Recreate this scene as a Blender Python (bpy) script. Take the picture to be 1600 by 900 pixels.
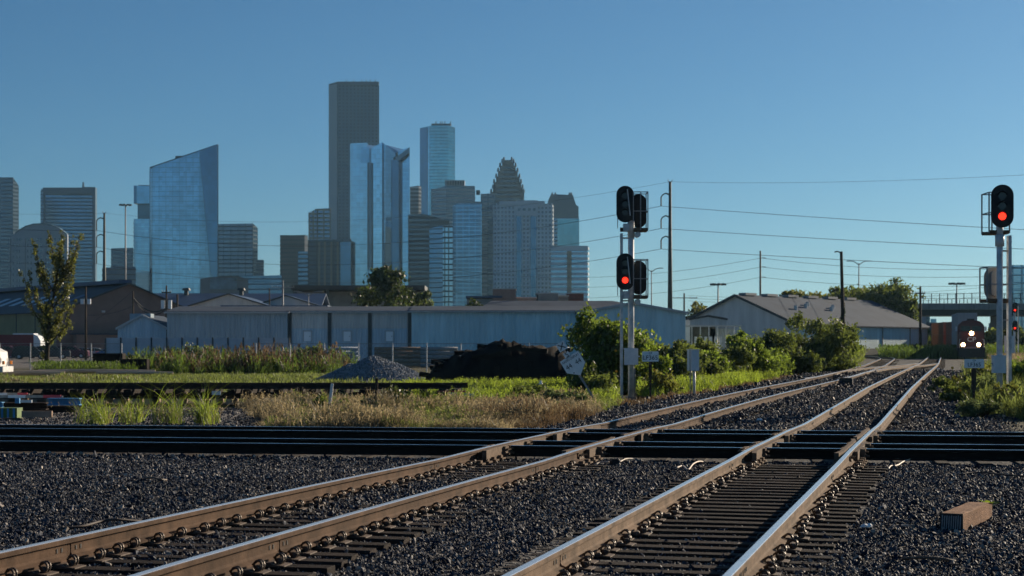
import bpy, math, random
import numpy as np
from mathutils import Vector, Matrix, Euler

# ------------------------------------------------------------------ scene, camera, sky, sun, exposure
for o in list(bpy.data.objects):
    bpy.data.objects.remove(o)
SC = bpy.context.scene
COL = SC.collection
F = 2700.0          # focal length in pixels of a 1600 px wide frame
YH = 545.0          # image row of the horizon
H = 1.55            # camera height above the rail heads of the crossing
SUN_AZ = math.radians(45)    # right of the view direction, beyond the crossing
SUN_EL = math.radians(18)

cam = bpy.data.cameras.new('camera')
cam.sensor_width = 36
cam.lens = F / 1600 * 36
cam.shift_y = (YH - 450) / 1600
cam.clip_start = 0.1
cam.clip_end = 20000
cam.dof.use_dof = True
cam.dof.focus_distance = 24
cam.dof.aperture_fstop = 4.5
camo = bpy.data.objects.new('camera', cam)
COL.objects.link(camo)
camo.location = (0, 0, H)
camo.rotation_euler = (math.radians(90), 0, 0)
SC.camera = camo

world = bpy.data.worlds.new('World')
SC.world = world
world.use_nodes = True
wn = world.node_tree
bg = wn.nodes['Background']
sky = wn.nodes.new('ShaderNodeTexSky')
sky.sky_type = 'NISHITA'
sky.sun_disc = False
sky.sun_elevation = SUN_EL
sky.sun_rotation = SUN_AZ
sky.altitude = 0
sky.air_density = 0.8
sky.dust_density = 0.45
sky.ozone_density = 8.5
wb = wn.nodes.new('ShaderNodeMix'); wb.data_type = 'RGBA'; wb.blend_type = 'MULTIPLY'   # the camera's white balance
wb.inputs[0].default_value = 1
wb.inputs[7].default_value = (0.90, 1.0, 0.84, 1)
wn.links.new(sky.outputs[0], wb.inputs[6])
wn.links.new(wb.outputs[2], bg.inputs[0])
bg.inputs[1].default_value = 0.057

sun = bpy.data.lights.new('sun', 'SUN')
sun.energy = 5.0
sun.angle = math.radians(0.5)
sun.color = (1.0, 0.84, 0.64)
suno = bpy.data.objects.new('sun', sun)
COL.objects.link(suno)
S = Vector((math.sin(SUN_AZ) * math.cos(SUN_EL), math.cos(SUN_AZ) * math.cos(SUN_EL), math.sin(SUN_EL)))
suno.rotation_euler = (-S).to_track_quat('-Z', 'Y').to_euler()
suno.location = (60, 60, 60)

SC.view_settings.view_transform = 'Standard'
SC.view_settings.look = 'None'
SC.view_settings.exposure = 0.55
SC.view_settings.gamma = 1
SC.view_settings.use_curve_mapping = False
SC.cycles.max_bounces = 6
SC.cycles.diffuse_bounces = 3
SC.cycles.glossy_bounces = 3
SC.cycles.transmission_bounces = 4
SC.cycles.volume_bounces = 0
SC.cycles.caustics_reflective = False
SC.cycles.caustics_refractive = False
SC.cycles.use_denoising = True
SC.cycles.use_adaptive_sampling = True
SC.cycles.adaptive_threshold = 0.012

random.seed(7)
R = np.random.default_rng(11)

# ------------------------------------------------------------------ small library
def W(px, py, Y):
    """point seen at pixel (px, py) of the 1600x900 frame, at distance Y"""
    return Vector(((px - 800) / F * Y, Y, H - (py - YH) / F * Y))

def gx(px, Y):
    return (px - 800) / F * Y

def gz(py, Y):
    return H - (py - YH) / F * Y


class MB:
    def __init__(self):
        self.v = []; self.f = []; self.m = []

    def add(self, verts, faces, mi=0):
        b = len(self.v)
        self.v.extend([tuple(p) for p in verts])
        for f in faces:
            self.f.append(tuple(i + b for i in f)); self.m.append(mi)
        return self

    def box(self, c, s, rz=0.0, mi=0, M=None, taper=1.0):
        hx, hy, hz = s[0] / 2, s[1] / 2, s[2] / 2
        pts = [(-hx, -hy, -hz), (hx, -hy, -hz), (hx, hy, -hz), (-hx, hy, -hz),
               (-hx * taper, -hy * taper, hz), (hx * taper, -hy * taper, hz), (hx * taper, hy * taper, hz), (-hx * taper, hy * taper, hz)]
        if M is None:
            M = Matrix.Rotation(rz, 3, 'Z')
        cv = Vector(c)
        pts = [M @ Vector(p) + cv for p in pts]
        return self.add(pts, [(0, 3, 2, 1), (4, 5, 6, 7), (0, 1, 5, 4), (1, 2, 6, 5), (2, 3, 7, 6), (3, 0, 4, 7)], mi)

    def cyl(self, p0, p1, r0, r1=None, n=8, mi=0, caps=True):
        r1 = r0 if r1 is None else r1
        p0 = Vector(p0); p1 = Vector(p1); d = p1 - p0
        if d.length < 1e-6:
            return self
        q = d.to_track_quat('Z', 'Y')
        vs = []
        for k in range(n):
            a = 2 * math.pi * k / n
            vs.append(p0 + q @ Vector((r0 * math.cos(a), r0 * math.sin(a), 0)))
        for k in range(n):
            a = 2 * math.pi * k / n
            vs.append(p1 + q @ Vector((r1 * math.cos(a), r1 * math.sin(a), 0)))
        fs = [(k, (k + 1) % n, n + (k + 1) % n, n + k) for k in range(n)]
        if caps:
            fs += [tuple(range(n - 1, -1, -1)), tuple(range(n, 2 * n))]
        return self.add(vs, fs, mi)

    def tube(self, pts, r, n=6, mi=0):
        pts = [Vector(p) for p in pts]
        rr = r if isinstance(r, (list, tuple)) else [r] * len(pts)
        vs = []
        for i, p in enumerate(pts):
            d = pts[min(i + 1, len(pts) - 1)] - pts[max(i - 1, 0)]
            q = d.to_track_quat('Z', 'Y')
            for k in range(n):
                a = 2 * math.pi * k / n
                vs.append(p + q @ Vector((rr[i] * math.cos(a), rr[i] * math.sin(a), 0)))
        fs = []
        for i in range(len(pts) - 1):
            for k in range(n):
                fs.append((i * n + k, i * n + (k + 1) % n, (i + 1) * n + (k + 1) % n, (i + 1) * n + k))
        L = len(pts) - 1
        fs += [tuple(range(n - 1, -1, -1)), tuple(range(L * n, L * n + n))]
        return self.add(vs, fs, mi)

    def prism(self, poly, axis, a0, a1, mi=0):
        """polygon extruded along axis 'X','Y' or 'Z'; poly given in the other two coordinates"""
        def p3(p, a):
            return {'X': (a, p[0], p[1]), 'Y': (p[0], a, p[1]), 'Z': (p[0], p[1], a)}[axis]
        n = len(poly)
        vs = [p3(p, a0) for p in poly] + [p3(p, a1) for p in poly]
        fs = [(k, (k + 1) % n, n + (k + 1) % n, n + k) for k in range(n)]
        fs += [tuple(range(n - 1, -1, -1)), tuple(range(n, 2 * n))]
        return self.add(vs, fs, mi)

    def xf(self, M):
        self.v = [tuple(M @ Vector(p)) for p in self.v]
        return self

    def mesh(self, name, mats, smooth=False, fix=True):
        me = bpy.data.meshes.new(name)
        me.from_pydata(self.v, [], self.f)
        for m in (mats if isinstance(mats, (list, tuple)) else [mats]):
            me.materials.append(m)
        if any(self.m):
            me.polygons.foreach_set('material_index', self.m)
        if fix:
            import bmesh
            bm = bmesh.new(); bm.from_mesh(me)
            bmesh.ops.recalc_face_normals(bm, faces=bm.faces)
            bm.to_mesh(me); bm.free()
        if smooth:
            me.polygons.foreach_set('use_smooth', [True] * len(me.polygons))
        me.update()
        return me

    def build(self, name, mats, parent=None, smooth=False, fix=True, loc=None, rz=0.0):
        return obj(name, self.mesh(name, mats, smooth, fix), parent, loc, rz)


def obj(name, me, parent=None, loc=None, rz=0.0):
    o = bpy.data.objects.new(name, me)
    COL.objects.link(o)
    if parent is not None:
        o.parent = parent
    if loc is not None:
        o.location = loc
    if rz:
        o.rotation_euler = (0, 0, rz)
    return o


def tag(o, label=None, cat=None, group=None, kind=None):
    if label: o['label'] = label
    if cat: o['category'] = cat
    if group: o['group'] = group
    if kind: o['kind'] = kind
    return o


def thing(name, label, cat, loc=(0, 0, 0), rz=0.0, group=None):
    o = obj(name, None, None, loc, rz)
    o.empty_display_size = 0.2
    return tag(o, label, cat, group)


def quads(name, V, mat, uv=False):
    """V: (N,4,3) array -> mesh of loose quads"""
    n = len(V)
    me = bpy.data.meshes.new(name)
    me.vertices.add(n * 4)
    me.vertices.foreach_set('co', V.reshape(-1).astype(np.float32))
    me.loops.add(n * 4)
    me.loops.foreach_set('vertex_index', np.arange(n * 4, dtype=np.int32))
    me.polygons.add(n)
    me.polygons.foreach_set('loop_start', np.arange(0, n * 4, 4, dtype=np.int32))
    me.polygons.foreach_set('loop_total', np.full(n, 4, dtype=np.int32))
    me.update(calc_edges=True)
    me.materials.append(mat)
    return me


# ------------------------------------------------------------------ materials
def mat(name, col, rough=0.75, metal=0.0, var=0.25, scale=6.0, bump=0.0, bscale=40.0, rnd=0.0, emit=None, estr=0.0, spec=0.5, stretch=None, col2=None):
    m = bpy.data.materials.new(name)
    m.use_nodes = True
    nt = m.node_tree
    b = nt.nodes['Principled BSDF']
    b.inputs['Roughness'].default_value = rough
    b.inputs['Metallic'].default_value = metal
    b.inputs['Specular IOR Level'].default_value = min(spec, .12) if rough >= .8 and not metal else spec
    tc = nt.nodes.new('ShaderNodeTexCoord')
    vec = tc.outputs['Object']
    if stretch:
        mp = nt.nodes.new('ShaderNodeMapping')
        mp.inputs['Scale'].default_value = stretch
        nt.links.new(vec, mp.inputs['Vector']); vec = mp.outputs[0]
    no = nt.nodes.new('ShaderNodeTexNoise')
    no.inputs['Scale'].default_value = scale
    no.inputs['Detail'].default_value = 6
    no.inputs['Roughness'].default_value = 0.65
    nt.links.new(vec, no.inputs['Vector'])
    mix = nt.nodes.new('ShaderNodeMix'); mix.data_type = 'RGBA'
    c2 = col2 if col2 else tuple(c * (1 + var) for c in col)
    c1 = col if col2 else tuple(c * (1 - var) for c in col)
    mix.inputs[6].default_value = (*c1, 1)
    mix.inputs[7].default_value = (*c2, 1)
    rmp = nt.nodes.new('ShaderNodeMapRange')
    rmp.inputs[1].default_value = 0.3; rmp.inputs[2].default_value = 0.7
    nt.links.new(no.outputs[0], rmp.inputs[0])
    nt.links.new(rmp.outputs[0], mix.inputs[0])
    out = mix.outputs[2]
    if rnd:
        oi = nt.nodes.new('ShaderNodeObjectInfo')
        mr = nt.nodes.new('ShaderNodeMapRange')
        mr.inputs[3].default_value = 1 - rnd; mr.inputs[4].default_value = 1 + rnd
        nt.links.new(oi.outputs['Random'], mr.inputs[0])
        mu = nt.nodes.new('ShaderNodeMix'); mu.data_type = 'RGBA'; mu.blend_type = 'MULTIPLY'
        mu.inputs[0].default_value = 1
        nt.links.new(out, mu.inputs[6]); nt.links.new(mr.outputs[0], mu.inputs[7])
        out = mu.outputs[2]
    nt.links.new(out, b.inputs['Base Color'])
    if bump:
        n2 = nt.nodes.new('ShaderNodeTexNoise'); n2.inputs['Scale'].default_value = bscale; n2.inputs['Detail'].default_value = 4
        nt.links.new(vec, n2.inputs['Vector'])
        bp = nt.nodes.new('ShaderNodeBump'); bp.inputs['Strength'].default_value = bump; bp.inputs['Distance'].default_value = 0.02
        nt.links.new(n2.outputs[0], bp.inputs['Height']); nt.links.new(bp.outputs[0], b.inputs['Normal'])
    if emit:
        b.inputs['Emission Color'].default_value = (*emit, 1)
        b.inputs['Emission Strength'].default_value = estr
    return m


def leafmat(name, col, tcol, tfac=0.5, var=0.5, scale=1.5, rnd=0.15):
    """leaf or grass blade: lets low sun through"""
    m = bpy.data.materials.new(name); m.use_nodes = True
    nt = m.node_tree
    nt.nodes.remove(nt.nodes['Principled BSDF'])
    out = nt.nodes['Material Output']
    d = nt.nodes.new('ShaderNodeBsdfDiffuse'); t = nt.nodes.new('ShaderNodeBsdfTranslucent')
    g = nt.nodes.new('ShaderNodeBsdfGlossy'); g.inputs['Roughness'].default_value = 0.45
    ms = nt.nodes.new('ShaderNodeMixShader'); ms.inputs[0].default_value = tfac
    mg = nt.nodes.new('ShaderNodeMixShader'); mg.inputs[0].default_value = 0.04
    geo = nt.nodes.new('ShaderNodeNewGeometry')
    no = nt.nodes.new('ShaderNodeTexNoise'); no.inputs['Scale'].default_value = scale; no.inputs['Detail'].default_value = 5
    nt.links.new(geo.outputs['Position'], no.inputs['Vector'])
    wh = nt.nodes.new('ShaderNodeMath'); wh.operation = 'ADD'
    mr0 = nt.nodes.new('ShaderNodeMapRange'); mr0.inputs[3].default_value = -0.25; mr0.inputs[4].default_value = 0.25
    nt.links.new(geo.outputs['Random Per Island'], mr0.inputs[0])
    nt.links.new(no.outputs[0], wh.inputs[0]); nt.links.new(mr0.outputs[0], wh.inputs[1])
    mr = nt.nodes.new('ShaderNodeMapRange')
    mr.inputs[1].default_value = 0.25; mr.inputs[2].default_value = 0.75; mr.inputs[3].default_value = 1 - var; mr.inputs[4].default_value = 1 + var
    nt.links.new(wh.outputs[0], mr.inputs[0])
    for sh, c in ((d, col), (t, tcol)):
        mu = nt.nodes.new('ShaderNodeMix'); mu.data_type = 'RGBA'; mu.blend_type = 'MULTIPLY'; mu.inputs[0].default_value = 1
        mu.inputs[6].default_value = (*c, 1)
        nt.links.new(mr.outputs[0], mu.inputs[7]); nt.links.new(mu.outputs[2], sh.inputs['Color'])
    nt.links.new(d.outputs[0], ms.inputs[1]); nt.links.new(t.outputs[0], ms.inputs[2])
    nt.links.new(ms.outputs[0], mg.inputs[1]); nt.links.new(g.outputs[0], mg.inputs[2])
    nt.links.new(mg.outputs[0], out.inputs['Surface'])
    return m


M = {}
M['rust'] = mat('rail_rust', (0.082, 0.050, 0.032), 0.9, 0.0, 0.5, 3.5, 0.25, 60, spec=.12)
M['rust_tan'] = mat('rail_rust_tan', (0.150, 0.105, 0.073), 0.9, 0.0, 0.5, 3.5, 0.25, 60, spec=.15)
M['rust_far'] = mat('rail_rust_far', (0.16, 0.112, 0.077), 0.8, 0.0, 0.25, 3)
M['railtop'] = mat('rail_head_polished', (0.80, 0.79, 0.77), 0.25, 0.6, 0.10, 30)
M['railtop_dull'] = mat('rail_head_worn', (0.95, 0.95, 0.95), 0.2, 1.0, 0.15, 30)
M['cross_rail'] = mat('crossing_rail_shaded_rust', (0.022, 0.017, 0.014), 0.9, 0.0, 0.3, 9)  # near-black colour holds the shade on these backlit rail sides
M['cast'] = mat('crossing_casting', (0.14, 0.097, 0.066), 0.8, 0.0, 0.35, 12, 0.4, 40)
M['tie'] = mat('creosote_timber', (0.029, 0.0215, 0.018), 0.85, 0.0, 0.45, 4, 0.5, 30, rnd=0.3, stretch=(0.6, 6, 6))
M['tie_grey'] = mat('weathered_timber', (0.11, 0.09, 0.075), 0.9, 0.0, 0.4, 4, 0.5, 30, rnd=0.2, stretch=(0.6, 6, 6))
M['plate'] = mat('tie_plate_steel', (0.10, 0.068, 0.048), 0.7, 0.0, 0.35, 20, 0.2, 60)
M['clip'] = mat('spring_clip_steel', (0.095, 0.07, 0.052), 0.5, 0.3, 0.3, 40)
M['black'] = mat('flat_black', (0.012, 0.012, 0.013), 0.7, 0, 0.2, 10)
M['galv'] = mat('galvanised_steel', (0.60, 0.60, 0.59), 0.5, 0.0, 0.32, 4)
M['galv_dull'] = mat('dull_galvanised', (0.27, 0.27, 0.27), 0.6, 0.0, 0.2, 6)
M['white'] = mat('white_paint', (0.72, 0.72, 0.70), 0.5, 0, 0.08, 5)
M['sign'] = mat('sign_white', (0.90, 0.89, 0.88), 0.5, 0, 0.08, 12)
M['ink'] = mat('sign_black_letter', (0.012, 0.012, 0.012), 0.6, 0, 0.1, 10)
M['boxgrey'] = mat('cabinet_grey', (0.66, 0.69, 0.72), 0.4, 0.0, 0.1, 6)
M['red_lens'] = mat('red_signal_lens', (0.7, 0.02, 0.01), 0.3, 0, 0.0, 1, emit=(1.0, 0.022, 0.008), estr=2.4)
M['off_lens'] = mat('dark_signal_lens', (0.055, 0.045, 0.04), 0.15, 0, 0.1, 4)
M['woodpole'] = mat('pole_wood', (0.075, 0.055, 0.042), 0.9, 0, 0.3, 3, stretch=(6, 6, .4))
M['steelpole'] = mat('weathering_steel_pole', (0.085, 0.095, 0.085), 0.7, 0.2, 0.2, 2)
M['wire'] = mat('overhead_wire', (0.05, 0.05, 0.055), 0.6, 0.2, 0.1, 1)

# ------------------------------------------------------------------ lie of the land and the tracks
def P_r(Y): return np.interp(Y, [0, 36, 48, 60, 85, 130, 225, 400, 900, 6000], [0, 0, .1, .2, .27, .32, .55, .9, 1.2, 1.2])
def P_l(Y): return np.interp(Y, [0, 60, 90, 130, 225, 400, 900, 6000], [0, 0, .03, .12, .45, .9, 1.2, 1.2])

def spline(pts, step=0.25, passes=40):
    pts = np.array(pts, float)
    s = np.r_[0, np.cumsum(np.linalg.norm(np.diff(pts, axis=0), axis=1))]
    u = np.arange(0, s[-1], step)
    q = np.c_[np.interp(u, s, pts[:, 0]), np.interp(u, s, pts[:, 1])]
    for _ in range(passes):
        q[1:-1] = 0.25 * q[:-2] + 0.5 * q[1:-1] + 0.25 * q[2:]
    return q

c1 = [8.899e-4, 0.194762, -5.5238]
T1 = spline([(np.polyval(c1, y), y) for y in np.arange(7.5, 58, 1.0)] + [(9.83, 61.6), (16.13, 84.4), (27.3, 130), (42.0, 193), (45.3, 210), (45.2, 222), (41.5, 231), (34, 236), (24, 239)], passes=150)
T2 = spline([(-2.4117 + .25836 * y, y) for y in (8.0, 60.0, 140.0)] + [(66.9, 272.0), (95, 385)], passes=150)
T3 = spline([(13.6, 76), (14.9, 80), (18.2, 93), (23.9, 113), (30.6, 131), (33.0, 138.6), (34.4, 142.6)], passes=150)
XS = -0.162                                   # slope of the two crossing tracks
CA = np.array([[x, 32.95 + XS * x] for x in np.arange(-32, 32.1, 0.5)])
CB = np.array([[x, 28.50 + XS * x] for x in np.arange(-32, 32.1, 0.5)])

def z1(Y): return P_r(Y) + np.interp(Y, [12, 24, 27, 29, 33.5, 36], [.08, .0, .02, .022, .022, .0])
def z2(Y): return P_r(Y) + np.interp(Y, [12, 24, 26, 27.5, 32.5, 35], [-.05, 0, .02, .022, .022, .0])
def z3(Y): return P_r(Y) + 0.012
def z0(Y): return Y * 0.0

def with_z(q, zf): return np.c_[q, zf(q[:, 1])]
T1z, T2z, T3z = with_z(T1, z1), with_z(T2, z2), with_z(T3, z3)
CAz, CBz = with_z(CA, z0), with_z(CB, z0)

def dist_track(T, X, Y):
    """signed distance of points from a track that runs along Y"""
    m = T[:, 1].argmax() + 1
    t = T[:m]
    xc = np.interp(Y, t[:, 1], t[:, 0]); sl = np.interp(Y, t[:-1, 1], np.diff(t[:, 0]) / np.maximum(np.diff(t[:, 1]), 1e-3))
    d = (X - xc) / np.sqrt(1 + np.clip(sl, -2, 2) ** 2)
    d = np.where((Y < t[0, 1]) | (Y > t[-1, 1]), 99.0, d)
    return d

def dist_cross(y0, X, Y): return (Y - y0 - XS * X) / math.sqrt(1 + XS * XS)

def smooth(a, b, x):
    t = np.clip((x - a) / (b - a), 0, 1)
    return t * t * (3 - 2 * t)

def vnoise(X, Y, s, seed=0):
    """cheap smooth noise in -1..1"""
    r = np.random.default_rng(seed); out = 0
    for k in range(5):
        a = r.uniform(0, 6.28); fr = s * r.uniform(.6, 1.7); ph = r.uniform(0, 6.28)
        out = out + np.sin((X * np.cos(a) + Y * np.sin(a)) * fr + ph + 1.3 * np.sin((X * np.sin(a) - Y * np.cos(a)) * fr * .7 + ph * 2))
    return out / 5

def ground_z(X, Y):
    X = np.asarray(X, float); Y = np.asarray(Y, float)
    xr = np.interp(Y, T1[:860, 1], T1[:860, 0])
    side = smooth(-6, -2, X - xr)
    base = P_l(Y) * (1 - side) + P_r(Y) * side
    d1, d2 = dist_track(T1, X, Y), dist_track(T2, X, Y)
    w1, w2 = 1 / (d1 ** 2 + .6), 1 / (d2 ** 2 + .6)
    near = np.where(Y < 40, (w1 * (z1(Y) - P_r(Y)) + w2 * (z2(Y) - P_r(Y))) / (w1 + w2 + 0.02), 0)
    near = np.where(np.abs(Y - 30) < 7, np.minimum(near, 0.0), near)
    z = base + near - 0.235
    z = z + 0.018 * vnoise(X, Y, 2.2, 3) * (Y < 70) + 0.05 * vnoise(X, Y, .5, 5) * smooth(38, 60, Y)
    # ballast kept low along the front edge of the crossing tracks, a low ridge in front at the left
    db = dist_cross(28.5, X, Y)
    z = z + 0.10 * np.exp(-((Y - 22.5 - .1 * X) / 2.2) ** 2) * smooth(-1.2, -3.5, X - np.interp(Y, T1[:860, 1], T1[:860, 0]))
    z = z - 0.06 * smooth(-3.2, -1.9, np.minimum(np.abs(d1), np.abs(d2)) * -1) * 0
    return z

def gzp(x, y): return float(ground_z(np.array([x]), np.array([y]))[0])

# ground sheet
ys = [4.0]
while ys[-1] < 66: ys.append(ys[-1] + 0.4)
while ys[-1] < 9000: ys.append(ys[-1] * 1.05)
xs = [0.0]
while xs[-1] < 26: xs.append(xs[-1] + 0.4)
while xs[-1] < 7000: xs.append(xs[-1] * 1.09)
xs = np.array([-x for x in xs[:0:-1]] + xs); ys = np.array([-40, -12] + ys)
GX_, GY_ = np.meshgrid(xs, ys)
GZ_ = ground_z(GX_, GY_)
# zones: red = grass soil, green = ballast, blue = pale gravel or concrete lot
d1, d2, d3 = dist_track(T1, GX_, GY_), dist_track(T2, GX_, GY_), dist_track(T3, GX_, GY_)
dmin = np.minimum(np.minimum(np.abs(d1), np.abs(d2)), np.abs(d3))
ball = np.maximum(smooth(4.0, 2.6, dmin), smooth(38.3, 36.6, GY_ + .16 * GX_ * 1.0 + 0.5 * vnoise(GX_, GY_, .8, 9)))
between = ((d1 > 0) & (d2 < 0)).astype(float) * smooth(150, 120, GY_)
ball = np.maximum(ball, between)
lot = smooth(140, 150, GY_) * smooth(-14, -18, GX_) * smooth(420, 380, GY_)
pale = np.maximum(lot, smooth(-6.0, -7.0, GX_ + 0.12 * (GY_ - 45) + .6 * vnoise(GX_, GY_, .9, 4)) * smooth(37, 38, GY_) * smooth(53, 51, GY_))
pale = np.maximum(pale, smooth(61, 63, GY_ + 1.5 * vnoise(GX_, GY_, .4, 14)) * smooth(76, 72, GY_) * smooth(-3, -6, GX_) * smooth(-16, -12, GX_))
grass = 1 - np.clip(ball + pale, 0, 1)
nx, ny = len(xs), len(ys)
gm = bpy.data.meshes.new('ground')
V = np.stack([GX_, GY_, GZ_], -1).reshape(-1, 3)
idx = np.arange(nx * ny).reshape(ny, nx)
FQ = np.stack([idx[:-1, :-1], idx[:-1, 1:], idx[1:, 1:], idx[1:, :-1]], -1).reshape(-1, 4)
gm.from_pydata(V.tolist(), [], FQ.tolist())
ca = gm.color_attributes.new('zone', 'FLOAT_COLOR', 'POINT')
ca.data.foreach_set('color', np.stack([grass, ball, pale, np.ones_like(ball)], -1).reshape(-1).astype(np.float32))
gm.polygons.foreach_set('use_smooth', [True] * len(gm.polygons))

def ground_material():
    m = bpy.data.materials.new('ground_soil_ballast'); m.use_nodes = True
    nt = m.node_tree; b = nt.nodes['Principled BSDF']; b.inputs['Roughness'].default_value = 0.95
    b.inputs['Specular IOR Level'].default_value = 0.2
    tc = nt.nodes.new('ShaderNodeTexCoord')
    at = nt.nodes.new('ShaderNodeAttribute'); at.attribute_name = 'zone'
    sep = nt.nodes.new('ShaderNodeSeparateColor'); nt.links.new(at.outputs['Color'], sep.inputs[0])
    def noise(sc, det=6):
        n = nt.nodes.new('ShaderNodeTexNoise'); n.inputs['Scale'].default_value = sc; n.inputs['Detail'].default_value = det
        nt.links.new(tc.outputs['Object'], n.inputs['Vector']); return n.outputs[0]
    def mixc(fac, a, c):
        x = nt.nodes.new('ShaderNodeMix'); x.data_type = 'RGBA'
        nt.links.new(fac, x.inputs[0])
        for sl, v in ((6, a), (7, c)):
            if isinstance(v, tuple): x.inputs[sl].default_value = (*v, 1)
            else: nt.links.new(v, x.inputs[sl])
        return x.outputs[2]
    def ramp(o, a, c):
        r = nt.nodes.new('ShaderNodeMapRange'); r.inputs[1].default_value = a; r.inputs[2].default_value = c
        nt.links.new(o, r.inputs[0]); return r.outputs[0]
    vor = nt.nodes.new('ShaderNodeTexVoronoi'); vor.inputs['Scale'].default_value = 14
    nt.links.new(tc.outputs['Object'], vor.inputs['Vector'])
    stone = mixc(ramp(vor.outputs['Color'], 0.1, .9), (0.035, 0.035, 0.037), (0.12, 0.115, 0.11))
    gr = mixc(ramp(noise(.35), .35, .65), (0.055, 0.062, 0.018), (0.105, 0.088, 0.042))
    gr = mixc(ramp(noise(6), .4, .65), gr, (0.10, 0.082, 0.05))
    lotc = mixc(ramp(noise(9), .35, .7), (0.13, 0.118, 0.108), (0.24, 0.22, 0.20))
    c = mixc(sep.outputs[1], gr, stone)
    c = mixc(sep.outputs[2], c, lotc)
    nt.links.new(c, b.inputs['Base Color'])
    bp = nt.nodes.new('ShaderNodeBump'); bp.inputs['Strength'].default_value = 0.9; bp.inputs['Distance'].default_value = 0.05
    nt.links.new(vor.outputs['Distance'], bp.inputs['Height']); nt.links.new(bp.outputs[0], b.inputs['Normal'])
    return m

gm.materials.append(ground_material())
ground = tag(obj('ground', gm), 'flat ground of dark ballast, dry soil and gravel lot around the tracks', 'ground', kind='structure')

# ------------------------------------------------------------------ rails
HEAD = [(-.0290, 0.0), (.0290, 0.0), (.0350, -.0035), (.0375, -.0105), (.0380, -.040), (.0115, -.049), (.0085, -.070), (.0085, -.118),
        (.0170, -.137), (.0690, -.156), (.0705, -.172), (-.0705, -.172), (-.0690, -.156), (-.0170, -.137), (-.0085, -.118),
        (-.0085, -.070), (-.0115, -.049), (-.0380, -.040), (-.0375, -.0105), (-.0350, -.0035)]
NECK = [(x, z) if i in (0, 1, 2, 3, 4, 17, 18, 19) else (max(-.003, min(.003, x)), z) for i, (x, z) in enumerate(HEAD)]
TOPF = {19, 0, 1}          # profile edges that wheels keep polished (edge k joins point k and k+1)

def frames(q):
    t = np.gradient(q[:, :2], axis=0); t /= np.linalg.norm(t, axis=1)[:, None]
    return t, np.c_[t[:, 1], -t[:, 0]]

def sweep(mb, q, nrm, off, prof_at, mi_top=1, mi_side=0):
    n = len(HEAD)
    vs = []
    for i in range(len(q)):
        pr = prof_at(i)
        for x, z in pr:
            vs.append((q[i, 0] + nrm[i, 0] * (off + x), q[i, 1] + nrm[i, 1] * (off + x), q[i, 2] + z))
    b = len(mb.v); mb.v.extend(vs)
    for i in range(len(q) - 1):
        for k in range(n):
            k2 = (k + 1) % n
            mb.f.append((b + i * n + k, b + i * n + k2, b + (i + 1) * n + k2, b + (i + 1) * n + k))
            mb.m.append(mi_top if k in TOPF else mi_side)
    L = len(q) - 1
    mb.f.append(tuple(b + k for k in range(n))); mb.m.append(mi_side)
    mb.f.append(tuple(b + L * n + k for k in range(n - 1, -1, -1))); mb.m.append(mi_side)

def rail(qz, off, joints, parent, mats, label=None, stride=2):
    """one rail cut into lengths at the joints (distance along the track); every length is its own part"""
    s = np.r_[0, np.cumsum(np.linalg.norm(np.diff(qz[:, :2], axis=0), axis=1))]
    t, nr = frames(qz)
    cuts = [0.0] + sorted(joints) + [s[-1]]
    for a, b in zip(cuts[:-1], cuts[1:]):
        g0 = 0.038 if a > 0 else 0; g1 = 0.038 if b < s[-1] else 0
        st = [a + .002] + ([a + g0, a + g0 + .004] if g0 else []) + list(np.arange(a + .5, b - .3, 0.25 * stride)) + ([b - g1 - .004, b - g1] if g1 else []) + [b - .002]
        st = np.array(st)
        q = np.c_[[np.interp(st, s, qz[:, k]) for k in range(3)]].T
        nn = np.c_[[np.interp(st, s, nr[:, k]) for k in range(2)]].T
        nn /= np.linalg.norm(nn, axis=1)[:, None]
        nst = len(st)
        def pa(i, g0=g0, g1=g1, nst=nst):
            if (g0 and i < 2) or (g1 and i >= nst - 2): return NECK
            return HEAD
        mb = MB(); sweep(mb, q, nn, off, pa)
        o = mb.build('rail', mats, parent, fix=False)
        # black boxes stand in for the dark of bolt holes, on both web faces
        bolts = MB()
        for end, sg in ((a, 1), (b, -1)):
            if (sg == 1 and not g0) or (sg == -1 and not g1): continue
            for dd in (.12, .20):
                e = end + sg * dd
                p = np.array([np.interp(e, s, qz[:, k]) for k in range(3)]); n2 = np.array([np.interp(e, s, nr[:, k]) for k in range(2)]); t2 = np.array([-n2[1], n2[0]])
                ang = math.atan2(n2[1], n2[0])
                for sd in (-1, 1):
                    c = (p[0] + n2[0] * (off + sd * .0105), p[1] + n2[1] * (off + sd * .0105), p[2] - .088)
                    bolts.box(c, (.008, .018, .034), ang)
        if bolts.v:
            tag(bolts.build('joint_bolt_holes', M['black'], o), kind='stuff')

def arc_at_y(qz, y):
    s = np.r_[0, np.cumsum(np.linalg.norm(np.diff(qz[:, :2], axis=0), axis=1))]
    return float(np.interp(y, qz[:, 1], s))

GA = 0.755
track1 = thing('railway_track', 'rusty track sweeping from the lower left corner, over the crossing, to the far left switch', 'railway track')
track2 = thing('railway_track', 'rusty track running from the bottom edge right of centre straight toward the train', 'railway track')
track3 = thing('railway_track', 'short crossover track linking the two diagonal tracks beyond the signals', 'railway track')
trackA = thing('railway_track', 'far one of the two black tracks crossing the picture from side to side', 'railway track')
trackB = thing('railway_track', 'near one of the two black tracks crossing the picture from side to side', 'railway track')
RM = [M['rust'], M['railtop']]; RT = [M['rust_tan'], M['railtop']]; RF = [M['rust_far'], M['railtop']]
def cut(q, y0, y1): return q[(q[:, 1] >= y0) & (q[:, 1] <= y1)]
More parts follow.
